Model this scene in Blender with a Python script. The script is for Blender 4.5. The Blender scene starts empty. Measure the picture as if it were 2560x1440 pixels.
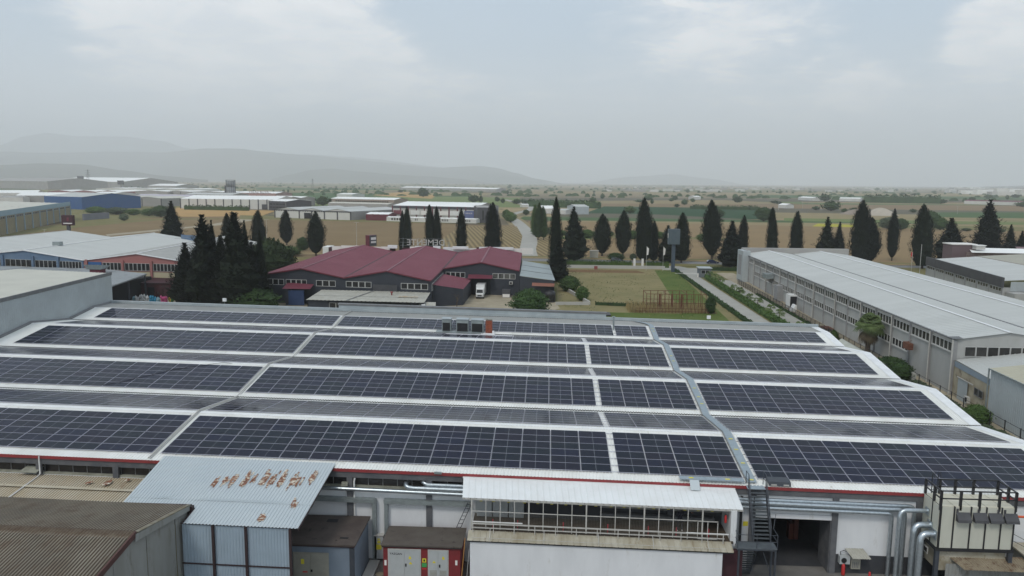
import bpy, bmesh, math, random
from mathutils import Vector, Matrix, noise
random.seed(7)
R=math.radians
sc=bpy.context.scene
col=sc.collection
# ---------------------------------------------------------------- camera
F_PX,PITCH,YAW,ROLL=1944.45,0.1358,-0.0446,0.0089
CAM=Vector((29.76,-56.88,29.11))
def cam_axes():
    cy,sy,cp,sp=math.cos(YAW),math.sin(YAW),math.cos(PITCH),math.sin(PITCH)
    f=Vector((sy*cp,cy*cp,-sp)); r=Vector((cy,-sy,0)); u=r.cross(f)
    cr,sr=math.cos(ROLL),math.sin(ROLL)
    return cr*r+sr*u, -sr*r+cr*u, f
CR,CU,CF=cam_axes()
cd=bpy.data.cameras.new('camera'); cam=bpy.data.objects.new('camera',cd); col.objects.link(cam)
cam.matrix_world=Matrix((( CR.x,CU.x,-CF.x,CAM.x),(CR.y,CU.y,-CF.y,CAM.y),(CR.z,CU.z,-CF.z,CAM.z),(0,0,0,1)))
cd.sensor_width=36; cd.lens=F_PX/2560*36; cd.clip_start=.5; cd.clip_end=60000
sc.camera=cam
# ---------------------------------------------------------------- light
SUN_EL,SUN_AZ=R(50),R(205)          # azimuth measured clockwise from +Y; the sun stands behind the camera, to its left
sun_dir=Vector((math.sin(SUN_AZ)*math.cos(SUN_EL),math.cos(SUN_AZ)*math.cos(SUN_EL),math.sin(SUN_EL)))
sd=bpy.data.lights.new('sun','SUN'); sd.energy=1.5; sd.angle=R(14); sd.color=(1,.95,.87)
so=bpy.data.objects.new('sun',sd); col.objects.link(so); so.location=(0,-100,200)
so.rotation_euler=(-sun_dir).to_track_quat('-Z','Y').to_euler()
w=bpy.data.worlds.new('World'); sc.world=w; w.use_nodes=True
nt=w.node_tree; N=nt.nodes; L=nt.links; N.clear()
def wn(t,**k):
    n=N.new(t)
    for a,b in k.items(): setattr(n,a,b)
    return n
def wm(op,a,b=None,c=None,clamp=False):
    n=N.new('ShaderNodeMath'); n.operation=op; n.use_clamp=clamp
    for i,v in enumerate((a,b,c)):
        if v is None: continue
        if isinstance(v,(int,float)): n.inputs[i].default_value=v
        else: L.new(v,n.inputs[i])
    return n.outputs[0]
def wmix(f,a,b):
    n=N.new('ShaderNodeMix'); n.data_type='RGBA'
    if isinstance(f,(int,float)): n.inputs[0].default_value=f
    else: L.new(f,n.inputs[0])
    for i,v in ((6,a),(7,b)):
        if isinstance(v,tuple): n.inputs[i].default_value=v+(1,)
        else: L.new(v,n.inputs[i])
    return n.outputs[2]
sky=wn('ShaderNodeTexSky',sky_type='NISHITA',sun_disc=False,sun_elevation=SUN_EL,sun_rotation=SUN_AZ,air_density=1.3,dust_density=3.5,ozone_density=1.0)
tc=wn('ShaderNodeTexCoord'); sx=wn('ShaderNodeSeparateXYZ'); L.new(tc.outputs['Generated'],sx.inputs[0])
zc=wm('ADD',wm('MAXIMUM',sx.outputs[2],0.0),0.16)
cx=wn('ShaderNodeCombineXYZ'); L.new(wm('DIVIDE',sx.outputs[0],zc),cx.inputs[0]); L.new(wm('DIVIDE',sx.outputs[1],zc),cx.inputs[1])
def wnoise(scale,detail,rough,off,dist=0.0):
    mp=wn('ShaderNodeVectorMath',operation='ADD'); L.new(cx.outputs[0],mp.inputs[0]); mp.inputs[1].default_value=off
    n=wn('ShaderNodeTexNoise'); n.inputs['Scale'].default_value=scale; n.inputs['Detail'].default_value=detail
    n.inputs['Roughness'].default_value=rough; n.inputs['Distortion'].default_value=dist; L.new(mp.outputs[0],n.inputs['Vector']); return n.outputs[0]
def ramp(v,a,b):
    n=wn('ShaderNodeMapRange'); n.interpolation_type='SMOOTHSTEP'; L.new(v,n.inputs[0]); n.inputs[1].default_value=a; n.inputs[2].default_value=b; return n.outputs[0]
def ray(px,py): return (CR*(px-1280)/F_PX-CU*(py-720)/F_PX+CF).normalized()
def blob(px,py,rad):
    d=ray(px,py); v=wn('ShaderNodeVectorMath',operation='DISTANCE'); L.new(tc.outputs['Generated'],v.inputs[0]); v.inputs[1].default_value=d
    return ramp(v.outputs['Value'],rad/F_PX,0.0)
n1=wnoise(1.5,7,.58,(3.1,1.7,0),.3); n2=wnoise(4.2,9,.62,(9.1,4.7,0),.4); n3=wnoise(.55,4,.5,(1.1,8.7,0))
# the fluffy bank at upper left of centre, the heaps at right, a clear patch between them
bank=0.0
for px,py,rad,a in ((560,30,420,.20),(770,60,200,.26),(900,150,160,.20),(1040,200,200,.17),(1240,240,220,.13),(300,60,420,.08),
                    (1720,60,240,.16),(1960,130,320,.10),(2450,110,170,.22),(2540,40,160,.2),(2170,235,130,.17),(600,220,400,.08),
                    (1180,40,230,-.30),(1330,90,200,-.20),(60,110,150,-.18),(2260,20,180,-.16)):
    bank=wm('ADD',bank,wm('MULTIPLY',blob(px,py,rad),a))
dens=wm('ADD',wm('ADD',wm('MULTIPLY',n1,.55),wm('MULTIPLY',n2,.45)),bank)
m1=ramp(dens,.44,.74)
edge=ramp(dens,.56,.70)
shade=wm('MULTIPLY',edge,ramp(n2,.35,.7))
K=10.4
def kk(r,g,b): return (r*K,g*K,b*K)
low=ramp(sx.outputs[2],.20,.0)
high=ramp(sx.outputs[2],.16,.62)
base=wmix(.80,sky.outputs[0],kk(.58,.74,.92))
c1=wmix(wm('MULTIPLY',m1,.92),base,kk(.90,.94,1.0))
c2=wmix(wm('MULTIPLY',shade,.75),c1,kk(1.22,1.21,1.20))
c3=wmix(wm('MULTIPLY',ramp(n3,.45,.7),.25),c2,kk(.80,.87,.96))
c4=wmix(wm('MULTIPLY',low,.85),c3,kk(.98,1.02,1.07))
c4=wmix(wm('MULTIPLY',high,.70),c4,kk(.62,.70,.79))
bg=wn('ShaderNodeBackground'); bg.inputs[1].default_value=.10; L.new(c4,bg.inputs[0])
wo=wn('ShaderNodeOutputWorld'); L.new(bg.outputs[0],wo.inputs[0])
sc.view_settings.view_transform='Standard'; sc.view_settings.look='None'; sc.view_settings.exposure=0; sc.view_settings.gamma=1
sc.view_settings.use_curve_mapping=False
sc.cycles.use_denoising=True
sc.cycles.max_bounces=12; sc.cycles.diffuse_bounces=3; sc.cycles.glossy_bounces=3; sc.cycles.volume_bounces=8; sc.cycles.transmission_bounces=3; sc.cycles.transparent_max_bounces=8
# ---------------------------------------------------------------- measuring helpers: a point of the photograph on a level plane
def at(px,py,z=0.0):
    d=CR*(px-1280)/F_PX-CU*(py-720)/F_PX+CF; t=(z-CAM.z)/d.z; return CAM+d*t
def height_at(g,py):
    lo,hi=0.,(g-CAM).length*.6
    for _ in range(50):
        m=(lo+hi)/2; d=Vector((g.x,g.y,m))-CAM; y=720-F_PX*d.dot(CU)/d.dot(CF)
        if y>py: lo=m
        else: hi=m
    return lo
# ---------------------------------------------------------------- object helpers
ORG={}
ORDN='first second third fourth fifth sixth seventh eighth ninth tenth eleventh twelfth thirteenth fourteenth fifteenth sixteenth seventeenth eighteenth nineteenth'.split()
TENS={2:'twent',3:'thirt',4:'fort',5:'fift',6:'sixt'}
def ordn(i):
    if i<19: return ORDN[i]
    n=i+1; t,u=divmod(n,10); return TENS[t]+('ieth' if u==0 else 'y-'+ORDN[u-1])
def tag(o,label=None,cat=None,group=None,kind=None):
    if label: o['label']=label
    if cat: o['category']=cat
    if group: o['group']=group
    if kind: o['kind']=kind
    return o
def thing(name,label,cat,loc=(0,0,0),group=None,rz=0.0):
    o=bpy.data.objects.new(name,None); o.empty_display_size=.2; col.objects.link(o); o.location=loc; o.rotation_euler=(0,0,rz)
    ORG[o.name]=(Vector(loc),rz); return tag(o,label,cat,group)
def obj(name,me,parent=None):
    o=bpy.data.objects.new(name,me); col.objects.link(o)
    if parent is not None: o.parent=parent
    return o
def kids(o): return [c for c in bpy.data.objects if c.parent==o]
KIDS={}
def proto_tree(o):
    ch=[]
    for c in list(o.children): ch.append((c,proto_tree(c)))
    return ch
def copy_tree(o,tree,parent=None):
    c=o.copy(); col.objects.link(c); c.parent=parent
    for a,t in tree: copy_tree(a,t,c)
    return c
SH=-0.018
class MB:
    "collects pieces, then links them as one mesh object"
    def __init__(s,sh=False): s.v=[]; s.f=[]; s.m=[]; s.sm=[]; s.sh=sh
    def add(s,vs,fs,m=0,smooth=False):
        n=len(s.v)
        for v in vs:
            x,y,z=v; s.v.append((x,y,z+(SH*x if s.sh else 0)))
        for f in fs: s.f.append(tuple(i+n for i in f)); s.m.append(m); s.sm.append(smooth)
        return s
    def box(s,x0,x1,y0,y1,z0,z1,m=0):
        return s.add([(x0,y0,z0),(x1,y0,z0),(x1,y1,z0),(x0,y1,z0),(x0,y0,z1),(x1,y0,z1),(x1,y1,z1),(x0,y1,z1)],
              [(0,3,2,1),(4,5,6,7),(0,1,5,4),(1,2,6,5),(2,3,7,6),(3,0,4,7)],m)
    def hexa(s,a,m=0):   # 8 corners: bottom ring ccw then top ring
        return s.add(a,[(0,3,2,1),(4,5,6,7),(0,1,5,4),(1,2,6,5),(2,3,7,6),(3,0,4,7)],m)
    def quad(s,a,b,c,d,m=0): return s.add([a,b,c,d],[(0,1,2,3)],m)
    def poly(s,pts,m=0): return s.add(pts,[tuple(range(len(pts)))],m)
    def prism(s,pts,z0,z1,m=0):
        n=len(pts); vs=[(p[0],p[1],z0) for p in pts]+[(p[0],p[1],z1) for p in pts]
        return s.add(vs,[tuple(range(n-1,-1,-1)),tuple(range(n,2*n))]+[(i,(i+1)%n,n+(i+1)%n,n+i) for i in range(n)],m)
    def beam(s,a,b,wd,ht,m=0):  # a straight bar of rectangular section
        a=Vector(a); b=Vector(b); d=(b-a).normalized(); side=d.cross(Vector((0,0,1)))
        if side.length<1e-3: side=Vector((1,0,0))
        side.normalize(); up=side.cross(d).normalized(); p=side*wd/2; q=up*ht/2
        return s.hexa([tuple(a-p-q),tuple(a+p-q),tuple(b+p-q),tuple(b-p-q),tuple(a-p+q),tuple(a+p+q),tuple(b+p+q),tuple(b-p+q)],m)
    def tube(s,pts,r,n=8,m=0,caps=True):
        pts=[Vector(p) for p in pts]; rs=r if isinstance(r,(list,tuple)) else [r]*len(pts)
        ref=None; vs=[]
        for i,p in enumerate(pts):
            d=(pts[min(i+1,len(pts)-1)]-pts[max(i-1,0)]).normalized()
            if ref is None: ref=d.orthogonal().normalized()
            ref=(ref-d*ref.dot(d)).normalized(); o=d.cross(ref)
            for k in range(n):
                a=2*math.pi*k/n; vs.append(tuple(p+(ref*math.cos(a)+o*math.sin(a))*rs[i]))
        fs=[(i*n+k,i*n+(k+1)%n,(i+1)*n+(k+1)%n,(i+1)*n+k) for i in range(len(pts)-1) for k in range(n)]
        s.add(vs,fs,m,True)
        if caps: s.add(vs[:n],[tuple(range(n-1,-1,-1))],m); s.add(vs[-n:],[tuple(range(n))],m)
        return s
    def lathe(s,c,prof,n=14,m=0,jit=0.0):
        vs=[]
        for r,z in prof:
            for k in range(n):
                a=2*math.pi*k/n; q=r*(1+random.uniform(-jit,jit)); vs.append((c[0]+q*math.cos(a),c[1]+q*math.sin(a),c[2]+z))
        fs=[(i*n+k,i*n+(k+1)%n,(i+1)*n+(k+1)%n,(i+1)*n+k) for i in range(len(prof)-1) for k in range(n)]
        s.add(vs,fs,m,True); s.add(vs[:n],[tuple(range(n-1,-1,-1))],m); s.add(vs[-n:],[tuple(range(n))],m); return s
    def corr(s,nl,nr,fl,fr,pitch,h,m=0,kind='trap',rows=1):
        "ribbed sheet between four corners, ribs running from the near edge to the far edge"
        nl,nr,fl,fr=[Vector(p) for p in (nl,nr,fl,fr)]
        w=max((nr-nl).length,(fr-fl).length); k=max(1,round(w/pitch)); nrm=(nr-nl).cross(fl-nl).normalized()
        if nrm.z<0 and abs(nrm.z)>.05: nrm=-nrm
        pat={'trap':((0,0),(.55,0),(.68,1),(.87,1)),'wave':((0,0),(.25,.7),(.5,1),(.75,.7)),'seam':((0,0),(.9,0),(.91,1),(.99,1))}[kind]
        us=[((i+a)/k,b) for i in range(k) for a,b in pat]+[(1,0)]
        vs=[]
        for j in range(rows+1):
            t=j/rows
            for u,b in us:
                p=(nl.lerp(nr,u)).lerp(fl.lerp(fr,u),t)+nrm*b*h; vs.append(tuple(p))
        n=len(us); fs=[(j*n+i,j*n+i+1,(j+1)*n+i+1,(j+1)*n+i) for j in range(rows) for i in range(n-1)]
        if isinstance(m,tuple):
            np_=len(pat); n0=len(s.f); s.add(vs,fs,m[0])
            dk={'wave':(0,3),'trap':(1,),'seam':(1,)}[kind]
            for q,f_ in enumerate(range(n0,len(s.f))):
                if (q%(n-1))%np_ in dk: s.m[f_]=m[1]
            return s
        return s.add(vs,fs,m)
    def build(s,name,mats,parent=None,label=None,cat=None,group=None,kind=None):
        me=bpy.data.meshes.new(name)
        vs=s.v
        if parent is not None and parent.name in ORG:
            o,rz=ORG[parent.name]
            if rz: q=Matrix.Rotation(-rz,3,'Z'); vs=[tuple(q@(Vector(v)-o)) for v in vs]
            elif o.length>0: vs=[(v[0]-o.x,v[1]-o.y,v[2]-o.z) for v in vs]
        me.from_pydata(vs,[],s.f)
        if not isinstance(mats,(list,tuple)): mats=[mats]
        for a in mats: me.materials.append(a)
        me.polygons.foreach_set('material_index',s.m); me.polygons.foreach_set('use_smooth',s.sm)
        me.update()
        ob=obj(name,me,parent)
        if parent is not None and parent.name in ORG: ORG[ob.name]=ORG[parent.name]
        return tag(ob,label,cat,group,kind)
# ---------------------------------------------------------------- materials
def mat(name,c,c2=None,scale=1.0,rough=.7,metal=0.0,bump=0.0,bscale=None,spec=.5,stretch=None,contrast=(.35,.65),c3=None,s3=None,t3=(.6,.66),rnd=0.0,coat=0):
    m=bpy.data.materials.new(name); m.use_nodes=True; t=m.node_tree; b=t.nodes['Principled BSDF']; nn=t.nodes.new; ln=t.links.new
    b.inputs['Base Color'].default_value=tuple(c)+(1,); b.inputs['Roughness'].default_value=rough; b.inputs['Metallic'].default_value=metal
    b.inputs['Specular IOR Level'].default_value=spec
    if coat: b.inputs['Coat Weight'].default_value=coat
    g=nn('ShaderNodeNewGeometry')
    def vec(st):
        mp=nn('ShaderNodeMapping'); ln(g.outputs['Position'],mp.inputs[0])
        if st: mp.inputs['Scale'].default_value=st
        return mp.outputs[0]
    out=None
    if c2:
        n=nn('ShaderNodeTexNoise'); n.inputs['Scale'].default_value=scale; n.inputs['Detail'].default_value=6; n.inputs['Roughness'].default_value=.62; ln(vec(stretch),n.inputs['Vector'])
        r=nn('ShaderNodeMapRange'); ln(n.outputs[0],r.inputs[0]); r.inputs[1].default_value=contrast[0]; r.inputs[2].default_value=contrast[1]
        mx=nn('ShaderNodeMix'); mx.data_type='RGBA'; ln(r.outputs[0],mx.inputs[0]); mx.inputs[6].default_value=tuple(c)+(1,); mx.inputs[7].default_value=tuple(c2)+(1,); out=mx.outputs[2]
    if c3:
        n=nn('ShaderNodeTexNoise'); n.inputs['Scale'].default_value=s3 or scale*3; n.inputs['Detail'].default_value=8; n.inputs['Roughness'].default_value=.7; ln(vec(stretch),n.inputs['Vector'])
        r=nn('ShaderNodeMapRange'); ln(n.outputs[0],r.inputs[0]); r.inputs[1].default_value=t3[0]; r.inputs[2].default_value=t3[1]
        mx=nn('ShaderNodeMix'); mx.data_type='RGBA'; ln(r.outputs[0],mx.inputs[0])
        if out: ln(out,mx.inputs[6])
        else: mx.inputs[6].default_value=tuple(c)+(1,)
        mx.inputs[7].default_value=tuple(c3)+(1,); out=mx.outputs[2]
    if rnd:
        oi=nn('ShaderNodeObjectInfo'); hs=nn('ShaderNodeHueSaturation'); r=nn('ShaderNodeMapRange'); ln(oi.outputs['Random'],r.inputs[0]); r.inputs[3].default_value=1-rnd; r.inputs[4].default_value=1+rnd
        ln(r.outputs[0],hs.inputs['Value'])
        if out: ln(out,hs.inputs['Color'])
        else: hs.inputs['Color'].default_value=tuple(c)+(1,)
        out=hs.outputs[0]
    if out: ln(out,b.inputs['Base Color'])
    if bump:
        n=nn('ShaderNodeTexNoise'); n.inputs['Scale'].default_value=bscale or scale*4; n.inputs['Detail'].default_value=5; ln(vec(stretch),n.inputs['Vector'])
        bp=nn('ShaderNodeBump'); bp.inputs['Strength'].default_value=bump; bp.inputs['Distance'].default_value=.05; ln(n.outputs[0],bp.inputs['Height']); ln(bp.outputs[0],b.inputs['Normal'])
    return m
M={}
M['roofwhite']=mat('white_roof_sheet',(.80,.80,.77),(.68,.68,.64),.35,.45,spec=.4,c3=(.46,.44,.38),s3=1.7,t3=(.60,.74),stretch=(1,.35,1))
M['trimwhite']=mat('white_trim',(.78,.79,.79),(.66,.67,.67),1.2,.45)
M['rearroof']=mat('grey_roof_sheet',(.36,.36,.34),(.30,.30,.285),.5,.6)
M['parapet']=mat('bluegrey_parapet',(.30,.34,.36),(.38,.42,.43),.6,.5)
M['cap']=mat('dark_cap',(.13,.135,.14),(.17,.17,.17),1,.6)
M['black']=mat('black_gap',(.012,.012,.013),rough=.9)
M['red']=mat('red_fascia',(.30,.035,.04),(.22,.04,.04),2,.5)
M['concgrey']=mat('grey_painted_concrete',(.085,.09,.10),(.13,.13,.135),1.4,.85,c3=(.20,.18,.16),s3=3,t3=(.62,.72))
M['wallwhite']=mat('white_wall_paint',(.71,.72,.73),(.64,.65,.66),.7,.85,c3=(.50,.49,.46),s3=1.2,t3=(.58,.75),stretch=(1,1,.35))
M['clerestory']=mat('dark_clerestory_glass',(.018,.018,.02),(.035,.03,.028),.8,.25,spec=.5)
M['sill']=mat('stained_sill',(.33,.33,.27),(.20,.20,.16),1.5,.85)
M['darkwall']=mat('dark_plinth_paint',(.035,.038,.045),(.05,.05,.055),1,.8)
M['galv']=mat('galvanised_duct',(.55,.60,.63),(.42,.47,.50),5,.33,.85)
M['galvdull']=mat('dull_galvanised',(.33,.37,.37),(.26,.29,.29),2,.5,.5)
M['walk']=mat('grey_walkway',(.26,.32,.36),(.31,.36,.39),3,.6,.2)
M['alu']=mat('aluminium',(.62,.62,.66),rough=.4,metal=.6)
M['yellow']=mat('yellow_sign',(.72,.62,.03),(.62,.55,.05),6,.5)
M['steel']=mat('blue_black_steel',(.035,.042,.055),(.05,.055,.065),2,.55)
M['blacksteel']=mat('black_steel',(.018,.018,.02),rough=.5)
M['tread']=mat('tread_grey',(.10,.115,.125),(.07,.08,.09),2,.6)
M['maroonroof']=mat('maroon_roof_sheet',(.150,.032,.050),(.175,.046,.066),.12,.5,spec=.4,c3=(.095,.026,.036),s3=.9,t3=(.55,.7))
M['maroon']=mat('maroon_paint',(.14,.015,.03),(.10,.015,.025),1,.55)
M['maroondark']=mat('dark_maroon',(.055,.012,.018),(.04,.012,.015),1,.7)
M['navywall']=mat('navy_wall',(.022,.027,.038),(.030,.034,.045),.5,.7)
M['bluedoor']=mat('blue_door',(.02,.045,.12),rough=.6)
M['glass']=mat('dark_window_glass',(.012,.013,.015),(.03,.03,.03),.8,.15,spec=.4)
M['glassold']=mat('dusty_window_glass',(.10,.10,.09),(.03,.03,.03),.5,.35,spec=.5,contrast=(.45,.55))
M['frame']=mat('pale_window_frame',(.50,.50,.48),rough=.6)
M['oldroof']=mat('pale_old_roof',(.42,.41,.36),(.34,.33,.28),.6,.8,c3=(.25,.15,.08),s3=1.2,t3=(.66,.74))
M['lightroof']=mat('light_metal_roof',(.48,.49,.47),(.43,.44,.42),.12,.5,spec=.4,c3=(.42,.43,.40),s3=.5,t3=(.55,.8),stretch=(.5,2,1))
M['concpanel']=mat('precast_concrete_panel',(.40,.40,.385),(.34,.34,.325),.4,.85,c3=(.27,.26,.24),s3=.9,t3=(.6,.8),stretch=(1,1,.3))
M['concrib']=mat('precast_concrete_rib',(.30,.30,.30),(.25,.25,.25),1,.85)
M['darkglass']=mat('factory_glass',(.018,.018,.018),(.05,.048,.045),.7,.25,rnd=.5,spec=.3)
M['greyclad']=mat('pale_grey_cladding',(.40,.44,.45),(.36,.39,.40),.4,.55)
M['cream']=mat('cream_wall',(.46,.41,.27),(.40,.36,.25),.4,.85)
M['bluewall']=mat('blue_wall',(.10,.16,.25),(.13,.19,.27),.4,.8)
M['pinkwall']=mat('pink_wall',(.33,.13,.12),(.29,.13,.12),.5,.8)
M['brightblue']=mat('bright_blue',(.02,.09,.24),rough=.6)
M['beigeroof']=mat('beige_roof',(.54,.53,.46),(.48,.47,.41),.2,.7)
M['whitepaint']=mat('white_paint',(.72,.72,.70),(.66,.66,.64),.5,.6)
M['farroof']=mat('far_white_roof',(.86,.86,.83),(.78,.78,.75),.05,.5)
M['farwall']=mat('far_white_wall',(.60,.59,.55),(.54,.53,.50),.1,.8)
M['fargrey']=mat('far_grey_wall',(.34,.33,.31),(.29,.28,.27),.1,.8)
M['farblue']=mat('far_blue_wall',(.02,.08,.24),(.03,.09,.22),.2,.6)
M['charcoal']=mat('charcoal_cladding',(.05,.05,.055),(.07,.07,.075),.5,.6)
M['rusty']=mat('rusty_steel',(.10,.035,.018),(.16,.06,.03),3,.85)
M['bark']=mat('bark',(.07,.05,.035),(.10,.075,.05),3,.95)
M['palmbark']=mat('palm_bark',(.075,.055,.04),(.11,.085,.06),4,.95,bump=.6)
M['cypress']=mat('cypress_foliage',(.007,.011,.007),(.014,.020,.010),.9,.9,spec=.15,rnd=.25)
M['pine']=mat('pine_foliage',(.018,.030,.013),(.035,.052,.018),.5,.9,spec=.15)
M['leaf']=mat('leaf_foliage',(.045,.085,.022),(.075,.125,.035),.6,.85,spec=.2,rnd=.3)
M['leafdark']=mat('dark_leaf_foliage',(.025,.050,.016),(.045,.08,.025),.6,.85,spec=.2,rnd=.25)
M['leaffar']=mat('far_foliage',(.035,.065,.028),(.06,.10,.04),.1,.9,spec=.1,rnd=.35)
M['olive']=mat('olive_foliage',(.10,.13,.075),(.06,.085,.045),.8,.85,spec=.2,rnd=.2)
M['purpleleaf']=mat('purple_foliage',(.055,.028,.030),(.09,.05,.04),.8,.85,rnd=.2)
M['hedge']=mat('hedge_foliage',(.035,.065,.015),(.075,.12,.025),.5,.85,spec=.2)
M['palmleaf']=mat('palm_frond',(.075,.115,.034),(.12,.16,.055),1.2,.7,spec=.3)
M['palmdead']=mat('dead_palm_frond',(.14,.11,.065),(.09,.07,.04),2,.9)
M['drygrass']=mat('dry_grass',(.34,.26,.12),(.24,.20,.09),2,.95)
M['asphalt']=mat('asphalt',(.17,.17,.17),(.21,.205,.20),.3,.9)
M['concroad']=mat('pale_concrete_drive',(.36,.35,.31),(.30,.29,.26),.25,.9,c3=(.25,.24,.2),s3=1.2,t3=(.6,.75))
M['dirt']=mat('pale_dirt',(.36,.31,.22),(.27,.23,.16),.25,.95,bump=.3)
M['yard']=mat('grey_yard_concrete',(.20,.19,.175),(.14,.13,.12),.5,.9)
M['kerb']=mat('kerb_concrete',(.42,.41,.38),rough=.9)
M['corrgrey']=mat('weathered_corrugated_wall',(.27,.275,.26),(.22,.22,.20),.6,.85,c3=(.15,.13,.10),s3=1.1,t3=(.55,.75),stretch=(1,1,.3))
M['brownroof']=mat('brown_asbestos_roof',(.23,.205,.16),(.16,.14,.11),.35,.95,c3=(.12,.08,.05),s3=.8,t3=(.5,.72),bump=.3,stretch=(1,.5,1),bscale=8)
M['rustyroof']=mat('cream_rusty_roof',(.50,.46,.37),(.42,.37,.27),.5,.85,c3=(.20,.10,.05),s3=.9,t3=(.60,.70),stretch=(1,.45,1))
M['blueroof2']=mat('lean_to_rib_shade',(.22,.26,.28),rough=.7)  # darker roof blue that paints thin shadow lines on the rib sides
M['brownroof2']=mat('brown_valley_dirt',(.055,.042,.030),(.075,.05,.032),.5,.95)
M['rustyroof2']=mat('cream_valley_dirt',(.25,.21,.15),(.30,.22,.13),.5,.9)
M['blueroof']=mat('pale_blue_lean_to_roof',(.45,.50,.525),(.49,.535,.55),.3,.5,metal=.1)
M['rustpatch']=mat('rust_patch',(.24,.10,.05),(.15,.06,.035),3,.9,c3=(.60,.55,.45),s3=4,t3=(.50,.56))
M['bluewallsheet']=mat('pale_blue_wall_sheet',(.34,.42,.49),(.30,.37,.43),.5,.55)
M['brownsteel']=mat('dark_brown_steel',(.035,.018,.018),rough=.6)
M['kioskroof']=mat('kiosk_bitumen_roof',(.060,.045,.040),(.085,.068,.058),.9,.95,c3=(.03,.022,.02),s3=1.3,t3=(.6,.66))
M['kioskgrey']=mat('kiosk_grey_wall',(.17,.21,.26),(.15,.19,.235),1,.7)
M['kioskred']=mat('kiosk_red_wall',(.20,.018,.022),(.16,.018,.02),1,.7)
M['doorgrey']=mat('kiosk_door_grey',(.42,.44,.44),(.38,.40,.40),2,.5)
M['doorcream']=mat('kiosk_door_cream',(.30,.29,.24),(.26,.25,.21),2,.6)
M['green']=mat('green_sign',(.05,.30,.08),rough=.5)
M['redsign']=mat('red_sign',(.5,.03,.03),rough=.45)
M['pale']=mat('pale_sign',(.75,.72,.68),rough=.5)
M['canopy']=mat('white_canopy_roof',(.74,.76,.76),(.69,.70,.69),.8,.45)
M['ledge']=mat('dirty_ledge_roof',(.46,.43,.35),(.30,.26,.18),.9,.75,stretch=(1,.3,1),c3=(.22,.16,.09),s3=2.5,t3=(.58,.7))
M['gridfloor']=mat('brown_floor',(.075,.053,.035),(.055,.042,.03),2,.8)
M['whitesteel']=mat('off_white_steel',(.50,.49,.46),(.42,.41,.38),3,.55)
M['collector']=mat('cream_filter_panel',(.55,.55,.47),(.49,.49,.42),.8,.6,c3=(.36,.34,.22),s3=1.4,t3=(.62,.8),stretch=(1,1,.25))
M['collectorroof']=mat('cream_filter_roof',(.60,.58,.48),(.52,.49,.38),.8,.7,c3=(.10,.05,.025),s3=.9,t3=(.63,.72))
M['orange']=mat('orange_pipe',(.60,.10,.03),rough=.5)
M['navycar']=mat('dark_blue_car_paint',(.015,.022,.06),rough=.25,coat=1)
M['greencar']=mat('dark_green_car_paint',(.012,.025,.025),rough=.25,coat=1)
M['whitecar']=mat('white_truck_paint',(.72,.72,.70),rough=.35,coat=.5)
M['tyre']=mat('tyre_rubber',(.012,.012,.012),rough=.8)
M['rim']=mat('wheel_rim',(.35,.35,.36),rough=.35,metal=.7)
M['lamp']=mat('lamp_glass',(.6,.6,.58),rough=.15)
M['skin']=mat('skin',(.40,.22,.15),rough=.6)
M['cloth']=mat('dark_work_clothes',(.022,.022,.032),rough=.9)
M['hair']=mat('dark_hair',(.012,.009,.008),rough=.7)
M['shoe']=mat('pale_shoe',(.55,.53,.5),rough=.6)
for nm,c in (('bagwhite',(.66,.66,.66)),('bagblue',(.03,.28,.48)),('bagpink',(.55,.07,.24)),('bagyellow',(.65,.45,.02)),('baggreen',(.04,.16,.04)),('bagteal',(.25,.42,.50))):
    M[nm]=mat(nm,c,tuple(q*.7 for q in c),6,.45)
HAZE_D=1.4e-4
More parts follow.
